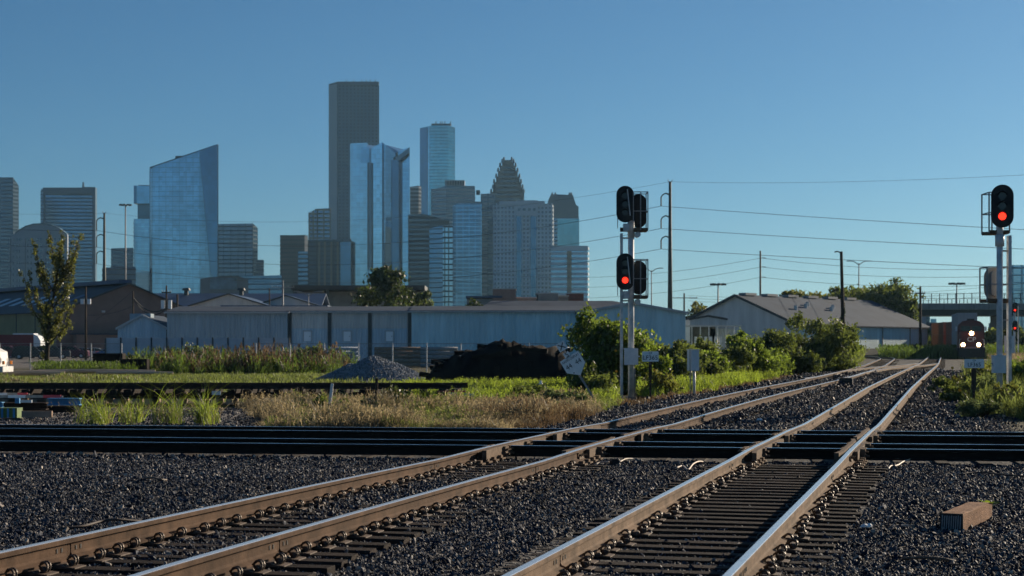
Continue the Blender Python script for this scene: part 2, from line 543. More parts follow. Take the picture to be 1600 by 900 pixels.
# joints measured along each rail (by distance from the camera)
def js(q, yl): return [arc_at_y(q, y) for y in yl]
m1 = T1z.shape[0]
rail(T1z, -GA, js(T1z[:900], [13.4, 23.9, 36.4, 45.5, 57, 71]), track1, RM)
rail(T1z, GA, js(T1z[:900], [14.0, 23.6, 37.0, 44.8, 60]), track1, RM)
rail(T2z, -GA, js(T2z, [13.6, 24.0, 37.5, 48, 66]), track2, RT)
rail(T2z, GA, js(T2z, [13.2, 22.4, 36.0, 43, 55]), track2, RT)
rail(T3z, -GA, [], track3, RF); rail(T3z, GA, [], track3, RF)
RX = [M['cross_rail'], M['railtop_dull']]
for q, tr in ((CAz, trackA), (CBz, trackB)):
    rail(q, -GA, [14.0, 41.0], tr, RX); rail(q, GA, [19.0, 52.0], tr, RX)

# ------------------------------------------------------------------ ties, tie plates and spring clips
def chamfer_tie(L, w, h, seed):
    r = random.Random(seed)
    mb = MB()
    n = 7; ring = []
    for i in range(n):
        x = -L / 2 + L * i / (n - 1)
        j = lambda a: r.uniform(-a, a)
        c = .012 + r.uniform(0, .012)
        ring.append([(x + j(.012), -w / 2 + j(.006), -h), (x + j(.012), -w / 2 + j(.007), -c + j(.004)), (x + j(.01), -w / 2 + c, j(.004)),
                     (x + j(.01), w / 2 - c, j(.004)), (x + j(.012), w / 2 + j(.007), -c + j(.004)), (x + j(.012), w / 2 + j(.006), -h)])
    vs = [p for rr in ring for p in rr]
    fs = []
    for i in range(n - 1):
        for k in range(6):
            fs.append((i * 6 + k, i * 6 + (k + 1) % 6, (i + 1) * 6 + (k + 1) % 6, (i + 1) * 6 + k))
    fs += [(5, 4, 3, 2, 1, 0), tuple((n - 1) * 6 + k for k in range(6))]
    return mb.add(vs, fs)

TIE_M = [chamfer_tie(2.59, .22, .17, k).mesh('tie', M['tie']) for k in range(5)]
TIE_S = [MB().box((0, 0, -.085), (2.59, .22, .17)).mesh('tie', M['tie'])]

def plate_mb(cx):
    mb = MB()
    mb.prism([(cx - .19, 0.0), (cx - .19, .010), (cx - .085, .018), (cx - .078, .030), (cx + .078, .030), (cx + .085, .018), (cx + .19, .010), (cx + .19, 0)], 'Y', -.095, .095)
    return mb

def clip_mb(cx, sd):
    """spring clip: a coil standing beside the rail foot, its toe resting on the foot, in a cast shoulder"""
    mb = MB()
    pts = []
    x0 = cx + sd * .122
    for i in range(20):
        a = -math.pi * .55 + i / 19 * math.pi * 3.3
        pts.append((x0 + sd * .036 * math.cos(a), -.038 + i / 19 * .076, .054 + .039 * math.sin(a)))
    pts.append((cx + sd * .055, .046, .052))
    mb.tube(pts, .0095, 5)
    mb.box((x0, 0, .034), (.045, .05, .05))
    return mb

PL_M = [plate_mb(c).mesh('tie_plate', M['plate']) for c in (-GA, GA)]
CL_M = [clip_mb(c, s).mesh('spring_clip', M['clip'], smooth=True) for c in (-GA, GA) for s in (-1, 1)]

def lay_ties(qz, tr, spacing, y_clip, y_part, zoff=-.203, jit=.02, skip=None, seed=1, s0=.1, bare=None):
    r = random.Random(seed)
    s = np.r_[0, np.cumsum(np.linalg.norm(np.diff(qz[:, :2], axis=0), axis=1))]
    t, nr = frames(qz)
    far = MB(); u = s0
    while u < s[-1]:
        p = np.array([np.interp(u, s, qz[:, k]) for k in range(3)]); n2 = np.array([np.interp(u, s, nr[:, k]) for k in range(2)])
        ang = math.atan2(n2[1], n2[0]) + r.uniform(-jit, jit)
        u += spacing + r.uniform(-.035, .035)
        if skip and skip(p): continue
        if p[1] < y_part:
            o = obj('tie', r.choice(TIE_M), tr, (p[0] + r.uniform(-.05, .05) * n2[0], p[1], p[2] + zoff), ang)
            if p[1] < y_clip:
                for me in PL_M: obj('tie_plate', me, o)
                if not (bare and bare(p)):
                    for me in CL_M: obj('spring_clip', me, o)
        else:
            far.box((p[0], p[1], p[2] + zoff - .08), (2.59, .22, .12), ang)
            for sd in (-1, 1):
                c = np.array([p[0], p[1]]) + n2 * sd * GA
                far.box((c[0], c[1], p[2] + zoff + .018), (.36, .19, .03), ang)
                for k in (-1, 1):
                    far.box((c[0] + n2[0] * k * .12, c[1] + n2[1] * k * .12, p[2] + zoff + .06), (.05, .08, .07), ang)
    if far.v:
        tag(far.build('tie', M['tie'], tr, fix=False), kind='stuff')

incross = lambda p: 26.3 < p[1] + .162 * p[0] < 35.0
lay_ties(T1z[T1z[:, 1] < 200], track1, .44, 26, 62, skip=incross, seed=3)
lay_ties(T2z[T2z[:, 1] < 200], track2, .44, 26, 62, skip=incross, seed=4)
lay_ties(T3z, track3, .55, 0, 0, seed=5)
lay_ties(CAz, trackA, .61, 0, 100, seed=6)
lay_ties(CBz, trackB, .61, 0, 100, seed=8, zoff=-.212)

# ------------------------------------------------------------------ the diamond crossings: guard rails, castings, joint bars
def bar(mb, q, nr, s, u0, u1, off, w, zt, zb, flare=0.0, mi=0):
    st = np.linspace(u0, u1, 9)
    vs = []
    for i, uu in enumerate(st):
        p = [np.interp(uu, s, q[:, k]) for k in range(3)]; n2 = [np.interp(uu, s, nr[:, k]) for k in range(2)]
        fo = flare * ((abs(i - 4) - 3) if abs(i - 4) > 3 else 0)
        for dx, z in ((-w / 2, zb), (-w / 2, zt), (w / 2, zt), (w / 2, zb)):
            vs.append((p[0] + n2[0] * (off + fo + dx), p[1] + n2[1] * (off + fo + dx), p[2] + z))
    fs = []
    for i in range(8):
        for k in range(4): fs.append((i * 4 + k, i * 4 + (k + 1) % 4, (i + 1) * 4 + (k + 1) % 4, (i + 1) * 4 + k))
    fs += [(3, 2, 1, 0), (32, 33, 34, 35)]
    mb.add(vs, fs, mi)

def diamond(qz, tr, seed):
    r = random.Random(seed)
    s = np.r_[0, np.cumsum(np.linalg.norm(np.diff(qz[:, :2], axis=0), axis=1))]
    t, nr = frames(qz)
    for off in (-GA, GA):
        # where this rail meets the four cross rails
        us = []
        for y0 in (28.5 - GA * 1.013, 28.5 + GA * 1.013, 32.95 - GA * 1.013, 32.95 + GA * 1.013):
            rx = qz[:, 0] + nr[:, 0] * off; ry = qz[:, 1] + nr[:, 1] * off
            us.append(float(s[np.argmin(np.abs(ry - y0 - XS * rx))]))
        sg = -1 if off > 0 else 1
        mb = MB(); bar(mb, qz, nr, s, us[0] - 1.5, us[1] + 1.1, off + sg * .115, .07, -.006, -.15, sg * .05)
        mb.build('guard_rail', [M['cast']], tr)
        mb = MB(); bar(mb, qz, nr, s, us[2] - 1.0, us[3] + 1.5, off + sg * .115, .07, -.006, -.15, sg * .05)
        mb.build('guard_rail', [M['cast']], tr)
        mb = MB(); bar(mb, qz, nr, s, us[0] - .9, us[1] + .5, off - sg * .085, .055, -.020, -.15, 0)
        mb.build('easer_rail', [M['cast']], tr)
        mb = MB(); bar(mb, qz, nr, s, us[2] - .6, us[3] + .9, off - sg * .085, .055, -.020, -.15, 0)
        mb.build('easer_rail', [M['cast']], tr)
        for u in us:     # corner castings and their bolts
            p = np.array([np.interp(u, s, qz[:, k]) for k in range(3)]); n2 = np.array([np.interp(u, s, nr[:, k]) for k in range(2)]); t2 = np.array([-n2[1], n2[0]])
            ang = math.atan2(n2[1], n2[0])
            for a, b in ((-1, -1), (1, 1), (1, -1), (-1, 1)):
                mb = MB()
                c = p[:2] + n2 * (off + a * .15) + t2 * b * .16
                L = r.uniform(.16, .26)
                mb.prism([(-.05, -.18), (.05, -.18), (.06, -.12), (.035, -.09), (.045, -.02), (-.03, -.014), (-.05, -.07)], 'Y', -L / 2, L / 2)
                for k in range(3):
                    y = -L / 2 + L * (k + .5) / 3
                    mb.cyl((.04, y, -.065), (.085, y, -.065), .016, n=6)
                    mb.cyl((.05, y, -.135), (.10, y, -.135), .018, n=6)
                mb.xf(Matrix.Translation((c[0], c[1], p[2])) @ Matrix.Rotation(ang if a > 0 else ang + math.pi, 4, 'Z'))
                mb.build('corner_casting', [M['cast']], tr)
        # joint bars with bolts on the approach, both sides of the diamond
        for u0 in (us[0] - 1.35, us[3] + .75):
            for side in (-1, 1):
                mb = MB()
                L = .75
                mb.prism([(.012, -.135), (.05, -.150), (.044, -.118), (.024, -.10), (.024, -.075), (.036, -.052), (.012, -.046)], 'Y', 0, L)
                for k in range(5):
                    y = .08 + k * .148
                    mb.cyl((.02, y, -.088), (.062, y, -.088), .019, n=6)
                    mb.cyl((.05, y, -.088), (.085, y, -.088), .010, n=6)
                p = np.array([np.interp(u0, s, qz[:, k]) for k in range(3)]); n2 = np.array([np.interp(u0 + .3, s, nr[:, k]) for k in range(2)])
                ang = math.atan2(n2[1], n2[0])
                Mx = Matrix.Translation((p[0] + n2[0] * off, p[1] + n2[1] * off, p[2])) @ Matrix.Rotation(ang, 4, 'Z')
                if side < 0:
                    Mx = Mx @ Matrix.Scale(-1, 4, (1, 0, 0))
                mb.xf(Mx); mb.build('joint_bar', [M['cast']], tr)
        # heavy timbers and base plates under the approach
        for k in range(4):
            for u0 in (us[0] - .55 - k * .42, us[3] + .55 + k * .42):
                p = np.array([np.interp(u0, s, qz[:, k2]) for k2 in range(3)]); n2 = np.array([np.interp(u0, s, nr[:, k2]) for k2 in range(2)])
                ang = math.atan2(n2[1], n2[0])
                mb = MB(); mb.box((p[0] + n2[0] * off, p[1] + n2[1] * off, p[2] - .184), (.48, .22, .024), ang)
                for k3 in (-1, 1):
                    mb.box((p[0] + n2[0] * (off + k3 * .17), p[1] + n2[1] * (off + k3 * .17), p[2] - .155), (.07, .12, .04), ang)
                mb.build('base_plate', [M['cast']], tr)
    for y0 in (28.5, 32.95):
        for k in range(-3, 4):
            pass

diamond(T1z[T1z[:, 1] < 60], track1, 21)
diamond(T2z[T2z[:, 1] < 60], track2, 22)
# long crossing timbers lying along the diagonal tracks' ends of the diamond
for q, tr, sd in ((T1z, track1, 5), (T2z, track2, 6)):
    r = random.Random(sd)
    for y in (25.6, 26.15, 26.7, 35.2, 35.75, 36.3):
        x = float(np.interp(y, q[:900, 1], q[:900, 0]))
        yy = y + XS * x * 1.0
        x = float(np.interp(yy, q[:900, 1], q[:900, 0]))
        obj('tie', r.choice(TIE_M), tr, (x + r.uniform(-.1, .1), yy, float(np.interp(yy, q[:900, 1], q[:900, 2])) - .222), math.atan(XS) + r.uniform(-.02, .02))

# ------------------------------------------------------------------ loose matter: one object whose pieces are repeated by geometry nodes
def instancer_tree():
    ng = bpy.data.node_groups.new('scatter_pieces', 'GeometryNodeTree')
    ng.interface.new_socket('Geometry', in_out='INPUT', socket_type='NodeSocketGeometry')
    ng.interface.new_socket('Geometry', in_out='OUTPUT', socket_type='NodeSocketGeometry')
    N = ng.nodes; L = ng.links
    gi = N.new('NodeGroupInput'); go = N.new('NodeGroupOutput')
    def na(name, typ):
        n = N.new('GeometryNodeInputNamedAttribute'); n.data_type = typ; n.inputs[0].default_value = name
        return n.outputs[0]
    sep = N.new('GeometryNodeSeparateGeometry'); sep.domain = 'POINT'
    L.new(gi.outputs[0], sep.inputs[0]); L.new(na('is_pt', 'BOOLEAN'), sep.inputs[1])
    spl = N.new('GeometryNodeSplitToInstances'); spl.domain = 'POINT'
    L.new(sep.outputs[1], spl.inputs[0]); L.new(na('vid', 'INT'), spl.inputs[2])
    iop = N.new('GeometryNodeInstanceOnPoints')
    L.new(sep.outputs[0], iop.inputs['Points']); L.new(spl.outputs[0], iop.inputs['Instance'])
    iop.inputs['Pick Instance'].default_value = True
    L.new(na('vid', 'INT'), iop.inputs['Instance Index'])
    e2r = N.new('FunctionNodeEulerToRotation'); L.new(na('rot', 'FLOAT_VECTOR'), e2r.inputs[0])
    L.new(e2r.outputs[0], iop.inputs['Rotation']); L.new(na('scl', 'FLOAT_VECTOR'), iop.inputs['Scale'])
    L.new(iop.outputs[0], go.inputs[0])
    return ng

INST = instancer_tree()

def scatter(name, label, cat, pts, rot, scl, vid, variants, mats, parent=None):
    """variants: list of (verts, faces) around the origin"""
    vs = []; fs = []; vv = []
    for k, (a, b) in enumerate(variants):
        o = len(vs); vs.extend(a); fs.extend([tuple(i + o for i in f) for f in b]); vv.extend([k] * len(a))
    nv = len(vs); n = len(pts)
    me = bpy.data.meshes.new(name)
    me.from_pydata(vs + np.asarray(pts).tolist(), [], fs)
    me.attributes.new('is_pt', 'BOOLEAN', 'POINT').data.foreach_set('value', np.r_[np.zeros(nv, bool), np.ones(n, bool)])
    me.attributes.new('vid', 'INT', 'POINT').data.foreach_set('value', np.r_[np.array(vv), np.asarray(vid)].astype(np.int32))
    for nm, arr in (('rot', rot), ('scl', scl)):
        a = np.zeros((nv + n, 3), np.float32); a[nv:] = arr
        me.attributes.new(nm, 'FLOAT_VECTOR', 'POINT').data.foreach_set('vector', a.reshape(-1))
    for m in (mats if isinstance(mats, list) else [mats]): me.materials.append(m)
    o = obj(name, me, parent)
    md = o.modifiers.new('pieces', 'NODES'); md.node_group = INST
    return tag(o, label, cat, kind='stuff') if label else tag(o, kind='stuff')

def rock(seed):
    import bmesh
    r = np.random.default_rng(seed)
    # angular crushed stone: hull of a few random points
    bm = bmesh.new()
    p = r.normal(size=(11, 3)); p /= np.linalg.norm(p, axis=1)[:, None]
    p *= r.uniform(.75, 1.1, (11, 1)) * np.array([1.0, .8, .62])
    for q in p: bm.verts.new(q)
    res = bmesh.ops.convex_hull(bm, input=bm.verts)
    bmesh.ops.delete(bm, geom=[v for v in bm.verts if not v.link_faces], context='VERTS')
    bm.verts.index_update()
    out = ([tuple(v.co) for v in bm.verts], [tuple(v.index for v in f.verts) for f in bm.faces])
    bm.free(); return out

ROCKS = [rock(100 + k) for k in range(9)]

def stone_material():
    m = bpy.data.materials.new('crushed_stone'); m.use_nodes = True
    nt = m.node_tree; b = nt.nodes['Principled BSDF']
    b.inputs['Roughness'].default_value = 0.62
    b.inputs['Specular IOR Level'].default_value = 0.12
    oi = nt.nodes.new('ShaderNodeObjectInfo')
    cr = nt.nodes.new('ShaderNodeValToRGB')  # ramp colours paint in shaded dark stones and pale sun glints
    e = cr.color_ramp.elements
    e[0].position = 0.0; e[0].color = (0.006, 0.008, 0.013, 1)
    e[1].position = 1.0; e[1].color = (0.46, 0.40, 0.34, 1)
    for p, c in ((.3, (0.018, 0.025, 0.043)), (.6, (0.036, 0.047, 0.074)), (.76, (0.080, 0.088, 0.105)), (.88, (0.20, 0.185, 0.175))):
        x = e.new(p); x.color = (*c, 1)
    nt.links.new(oi.outputs['Random'], cr.inputs[0])
    geo = nt.nodes.new('ShaderNodeNewGeometry')
    no = nt.nodes.new('ShaderNodeTexNoise'); no.inputs['Scale'].default_value = 60; no.inputs['Detail'].default_value = 3
    nt.links.new(geo.outputs['Position'], no.inputs['Vector'])
    mr = nt.nodes.new('ShaderNodeMapRange'); mr.inputs[1].default_value = .3; mr.inputs[2].default_value = .7; mr.inputs[3].default_value = .7; mr.inputs[4].default_value = 1.25
    nt.links.new(no.outputs[0], mr.inputs[0])
    mu = nt.nodes.new('ShaderNodeMix'); mu.data_type = 'RGBA'; mu.blend_type = 'MULTIPLY'; mu.inputs[0].default_value = 1
    nt.links.new(cr.outputs[0], mu.inputs[6]); nt.links.new(mr.outputs[0], mu.inputs[7])
    nt.links.new(mu.outputs[2], b.inputs['Base Color'])
    return m

M['stone'] = stone_material()

def stones():
    P_, S_ = [], []
    def band(y0, y1, dens, r0, r1):
        # frustum plus a margin on both sides
        wa = lambda y: 800 / F * y + 1.6
        area = (wa(y0) + wa(y1)) * (y1 - y0)
        n = int(area * dens)
        Y = R.uniform(y0, y1, n); X = R.uniform(-1, 1, n) * wa(y1)
        k = np.abs(X) < wa(Y); X, Y = X[k], Y[k]
        d1, d2 = dist_track(T1, X, Y), dist_track(T2, X, Y)
        keep = np.ones(len(X), bool)
        lift = np.zeros(len(X))
        cr = np.minimum(np.abs(dist_cross(28.5, X, Y)), np.abs(dist_cross(32.95, X, Y)))
        for T, d, cov, up in ((T1, d1, .06, .040), (T2, d2, .20, 0.010)):
            keep &= ~(np.abs(np.abs(d) - GA) < .105)
            ontie = (np.abs(d) < 1.33)
            # between the rails stones lie lower and leave most of each tie bare
            low = vnoise(X, Y, .55, 31)
            keep &= ~(ontie & (R.random(len(X)) < np.clip(cov - .35 * low, .03, .8)))
            lift -= np.where(ontie, .026 - up - .045 * np.clip(low, 0, 1), 0)
        lift += np.where((Y > 35) & (np.minimum(np.abs(d1), np.abs(d2)) < 1.33), .045, 0)
        keep &= ~((np.abs(dist_cross(28.5, X, Y)) < .95) | (np.abs(dist_cross(32.95, X, Y)) < .95)) | (R.random(len(X)) < .3)
        lift -= np.where(cr < .95, .05, -.012 * (cr < 1.6))
        # right and left limits of ballast
        b = np.maximum(smooth(4.2, 2.4, np.minimum(np.abs(d1), np.abs(d2))), smooth(38.5, 36.8, Y + .16 * X))
        b = np.maximum(b, ((d1 > 0) & (d2 < 0)).astype(float))
        keep &= R.random(len(X)) < b
        X, Y, lift = X[keep], Y[keep], lift[keep]
        r = R.uniform(r0, r1, len(X)) * np.where(R.random(len(X)) < .10, R.uniform(1.2, 1.9, len(X)), R.uniform(.7, 1.1, len(X)))
        Z = ground_z(X, Y) + lift + R.uniform(-.4, .75, len(X)) * r
        P_.append(np.c_[X, Y, Z]); S_.append(r)
    band(9.2, 16, 1800, .0105, .0235)
    band(16, 27.2, 1250, .0115, .0255)
    band(27.2, 40, 380, .02, .038)
    band(40, 62, 150, .03, .05)
    band(62, 115, 34, .045, .08)
    p = np.concatenate(P_); r = np.concatenate(S_); n = len(p)
    scl = r[:, None] * R.uniform(.75, 1.3, (n, 3))
    rot = R.uniform(0, 6.28, (n, 3))
    return scatter('gravel', 'grey crushed stone ballast spread between and around the rails', 'ballast', p, rot, scl, R.integers(0, 9, n), ROCKS, M['stone'])

stones()

# gravel yard left of centre and far track bed: sparse larger chips
def chips(name, label, n, box, r0, r1):
    x0, x1, y0, y1 = box
    X = R.uniform(x0, x1, n); Y = R.uniform(y0, y1, n)
    r = R.uniform(r0, r1, n)
    p = np.c_[X, Y, ground_z(X, Y) + r * .3]
    scatter(name, label, 'gravel', p, R.uniform(0, 6.28, (n, 3)), r[:, None] * R.uniform(.8, 1.2, (n, 3)), R.integers(0, 9, n), ROCKS, M['stone'])

chips('gravel', 'loose pale gravel of the yard between the crossing and the stacked track panels', 9000, (-19, -5.5, 37.5, 52), .02, .05)

# ------------------------------------------------------------------ grass
def blade_clump(seed, n, h, spread, w, lean=.35, curve=.5, seeds=False):
    r = random.Random(seed); vs = []; fs = []
    for _ in range(n):
        a = r.uniform(0, 6.28); rad = spread * math.sqrt(r.random())
        x, y = rad * math.cos(a), rad * math.sin(a)
        hh = h * r.uniform(.5, 1.1); az = r.uniform(0, 6.28); le = lean * r.uniform(.1, 1.2) * hh
        fa = r.uniform(0, 3.14); wx, wy = math.cos(fa) * w / 2, math.sin(fa) * w / 2
        b = len(vs)
        for t, ww in ((0, .8), (.4, 1.0), (.75, .7), (1, .08)):
            o = le * (t ** (1 + curve * 2)); z = hh * t * (1 - .18 * curve * t)
            cx, cy = x + math.cos(az) * o, y + math.sin(az) * o
            vs.append((cx - wx * ww, cy - wy * ww, z)); vs.append((cx + wx * ww, cy + wy * ww, z))
        for k in range(3): fs.append((b + 2 * k, b + 2 * k + 1, b + 2 * k + 3, b + 2 * k + 2))
        if seeds and r.random() < .5:
            for _k in range(4):
                sx, sy, sz = cx + r.uniform(-.02, .02), cy + r.uniform(-.02, .02), z - r.uniform(0, .12)
                b = len(vs); q = w * .9
                vs += [(sx - q, sy, sz), (sx, sy, sz - q * 1.6), (sx + q, sy, sz), (sx, sy, sz + q * 1.6)]
                fs.append((b, b + 1, b + 2, b + 3))
    return vs, fs

def grass(name, label, pts, variants, mt, s0=.7, s1=1.3, tall=None):
    n = len(pts)
    s = R.uniform(s0, s1, (n, 1)) * np.ones((1, 3))
    if tall is not None:
        h = np.clip(.72 + tall * (vnoise(pts[:, 0], pts[:, 1], .8, 61) + .8 * vnoise(pts[:, 0], pts[:, 1], 2.6, 62)), .22, 1.6)
        s[:, 2] *= h; s[:, :2] *= (.6 + .4 * h)[:, None]
    rot = np.c_[R.uniform(-.12, .12, n), R.uniform(-.12, .12, n), R.uniform(0, 6.28, n)]
    scatter(name, label, 'grass', pts, rot, s, R.integers(0, len(variants), n), variants, mt)

def field(n, x0, x1, y0, y1, mask=None, bydepth=True):
    """points in a quadrilateral given by pixel columns (x0,x1) and distances (y0,y1)"""
    Y = np.exp(R.uniform(math.log(y0), math.log(y1), n)); X = (R.uniform(x0, x1, n) - 800) / F * Y
    if mask is not None:
        k = mask(X, Y); X, Y = X[k], Y[k]
    return np.c_[X, Y, ground_z(X, Y) - .02]

M['g_lush'] = leafmat('lush_green_grass', (0.075, 0.115, 0.020), (0.29, 0.38, 0.04), .55)
M['g_lawn'] = leafmat('yellowing_lawn_grass', (0.085, 0.112, 0.032), (0.22, 0.27, 0.06), .5)
M['g_gold'] = leafmat('dry_golden_grass', (0.23, 0.19, 0.115), (0.36, 0.29, 0.16), .45)
M['g_dark'] = leafmat('coarse_green_weed', (0.052, 0.085, 0.016), (0.15, 0.23, 0.03), .5)
M['g_brown'] = leafmat('withered_brown_weed', (0.11, 0.075, 0.045), (0.17, 0.115, 0.06), .4)

def offtracks(X, Y, m=3.3):
    d = np.minimum(np.minimum(np.abs(dist_track(T1, X, Y)), np.abs(dist_track(T2, X, Y))), np.abs(dist_track(T3, X, Y)))
    return (d > m) & ~((dist_track(T1, X, Y) > 0) & (dist_track(T2, X, Y) < 0) & (Y < 150)) & (Y + .16 * X > 36.2)

short = [blade_clump(k, 26, .16, .28, .022, .5) for k in range(4)]
mid = [blade_clump(20 + k, 44, .42, .27, .013, .6, .6, True) for k in range(4)]
tall = [blade_clump(40 + k, 26, .85, .30, .03, .45, .6, True) for k in range(4)]

# lawn strip in front of the weeds, left half
m = lambda X, Y: (vnoise(X, Y, .35, 50) + .7 * vnoise(X, Y, .12, 58) + R.uniform(-.5, .5, len(X)) > -.2) & offtracks(X, Y, 4)
grass('lawn_grass', 'short yellow green grass strip beyond the stacked track panels', field(6500, -40, 700, 78, 112, m), short, M['g_lawn'], .7, 1.9, .8)
m = lambda X, Y: (vnoise(X, Y, .8, 51) + R.uniform(-.4, .4, len(X)) > .15) & offtracks(X, Y, 4)
grass('lawn_grass', 'patchy short grass on the gravel behind the stacked track panels', field(3500, -40, 760, 58, 80, m), short, M['g_lawn'], .7, 1.3)
grass('lawn_grass', 'straw coloured patches in the short grass strip left of the gravel heap', field(3200, -40, 640, 78, 112, lambda X, Y: vnoise(X, Y, .22, 63) + .5 * vnoise(X, Y, .9, 64) > .25), short, M['g_gold'], .6, 1.5, .9)
# tall weed belt along the parking lot fence
m = lambda X, Y: (vnoise(X, Y, .25, 52) + R.uniform(-.9, .6, len(X)) > -.5) & (R.random(len(X)) < np.clip(np.minimum((X / Y * F + 800 - 175) / 90, (575 - X / Y * F - 800) / 110), 0, 1))
grass('tall_weeds', 'tall ragged green weeds along the parking lot fence', field(1700, 175, 575, 112, 138, m), tall, M['g_dark'], .35, 1.6, 1.4)
grass('tall_weeds', 'reddish brown seed stalks mixed into the weeds along the parking lot', field(800, 255, 540, 114, 134, m), tall, M['g_brown'], .7, 1.8, 1.2)
grass('tall_weeds', 'sparse low weeds at the foot of the slender tree', field(500, 60, 210, 110, 128), tall, M['g_dark'], .6, 1.2)
# golden dry grass just beyond the crossing
def gold(X, Y):
    e = X / Y * F + 800
    return (e > 455 - (Y - 37) * 6 + 60 * vnoise(X, Y, .9, 53)) & offtracks(X, Y, 3.0) & (R.random(len(X)) < .92)
grass('dry_grass', 'straw coloured dry grass right behind the black crossing tracks', field(3800, 330, 930, 36.6, 52, gold), mid, M['g_gold'], .45, 1.25, .9)
grass('dry_grass', 'brown withered weeds at the edge of the ballast near the leaning sign', field(260, 740, 930, 38, 44, lambda X, Y: offtracks(X, Y, 2.6)), mid, M['g_brown'], .5, 1.3, .8)
grass('verge_grass', 'thin green grass scattered through the straw beyond the crossing', field(3000, 430, 960, 37, 60, lambda X, Y: offtracks(X, Y, 2.9) & (vnoise(X, Y, .7, 54) > -.1)), mid, M['g_lawn'], .5, 1.2, .6)
grass('verge_grass', 'low green grass in front of the dark tie heap and gravel heap', field(2600, 620, 960, 52, 76, lambda X, Y: offtracks(X, Y, 3.4) & (vnoise(X, Y, .5, 55) > -.35)), short + mid[:2], M['g_lush'], .8, 1.5)
# bright green grass right of the equipment box, along the left edge of the tracks
grass('verge_grass', 'bright sunlit green grass between the equipment box and the bushes', field(5200, 1010, 1320, 58, 92, lambda X, Y: (dist_track(T1, X, Y) < -4.0 + .8 * vnoise(X, Y, .6, 56)) & (dist_track(T1, X, Y) > -13)), short + mid, M['g_lush'], .9, 1.7)
grass('dry_grass', 'brown dead grass on the ballast shoulder below the bright green grass', field(900, 960, 1330, 50, 100, lambda X, Y: (np.abs(dist_track(T1, X, Y) + 3.6) < .7)), short, M['g_brown'], .7, 1.5)
grass('verge_grass', 'pale green grass mound in front of the far warehouse wall', field(2600, 1318, 1440, 150, 190, lambda X, Y: (dist_track(T1, X, Y) < -3)), tall, M['g_lawn'], 1.3, 2.3)
# right side of the tracks
grass('verge_grass', 'green and yellow grass right of the tracks around the second signal', field(4200, 1440, 1660, 42, 120, lambda X, Y: (dist_track(T2, X, Y) > 3.0 + .5 * vnoise(X, Y, .8, 57) + 1.2 * smooth(48, 40, Y))), mid + tall[:1], M['g_lawn'], .7, 1.3)
grass('verge_grass', 'pale tall grass in front of the locomotive', field(900, 1470, 1640, 120, 195, lambda X, Y: (dist_track(T2, X, Y) > 6)), tall, M['g_gold'], .6, 1.3)
grass('verge_grass', 'distant rough grass across the field under the bridge', field(1800, 1380, 1640, 215, 330), tall, M['g_dark'], 1.2, 2.4)

# ------------------------------------------------------------------ shrubs and trees
def leaf_cloud(blobs, n, size, rng, flat=0.35, aspect=1.8):
    """leaves near the skin of overlapping lumps: blobs = [(x,y,z,rx,ry,rz), ...]"""
    b = np.array(blobs, float)
    w = (b[:, 3] * b[:, 4] + b[:, 4] * b[:, 5]); w /= w.sum()
    k = rng.choice(len(b), n, p=w)
    d = rng.normal(size=(n, 3)); d /= np.linalg.norm(d, axis=1)[:, None]
    rad = 1 - np.abs(rng.normal(0, .34, n)); rad = np.clip(rad, .1, 1.1); rad = np.where(rng.random(n) < .12, rng.uniform(1.0, 1.4, n), rad)
    c = b[k, :3] + d * b[k, 3:] * rad[:, None]
    a = rng.normal(size=(n, 3)); a[:, 2] *= flat; a += d * .5; a /= np.linalg.norm(a, axis=1)[:, None]
    t = np.cross(a, rng.normal(size=(n, 3))); t /= np.linalg.norm(t, axis=1)[:, None]
    u = np.cross(a, t)
    s = size * rng.uniform(.55, 1.35, n)[:, None]
    t = t * s * .5; u = u * s * .5 * aspect
    return np.stack([c - u, c + t * .9 - u * .1, c + u, c - t * .9 - u * .1], 1)

M['leaf_green'] = leafmat('shrub_leaf', (0.046, 0.076, 0.016), (0.20, 0.28, 0.035), .5, .5, 2)
M['leaf_mid'] = leafmat('bush_leaf', (0.046, 0.066, 0.018), (0.165, 0.21, 0.04), .46, .5, 1)
M['leaf_dark'] = leafmat('oak_leaf', (0.030, 0.045, 0.012), (0.075, 0.105, 0.02), .35, .55, .5)
M['leaf_olive'] = leafmat('small_olive_leaf', (0.062, 0.072, 0.018), (0.19, 0.20, 0.035), .48, .5, 2)
M['leaf_grey'] = leafmat('grey_green_leaf', (0.085, 0.105, 0.045), (0.17, 0.22, 0.07), .42, .4, 2)
M['bark'] = mat('bark', (0.065, 0.05, 0.038), 0.95, 0, .35, 6, .5, 30)

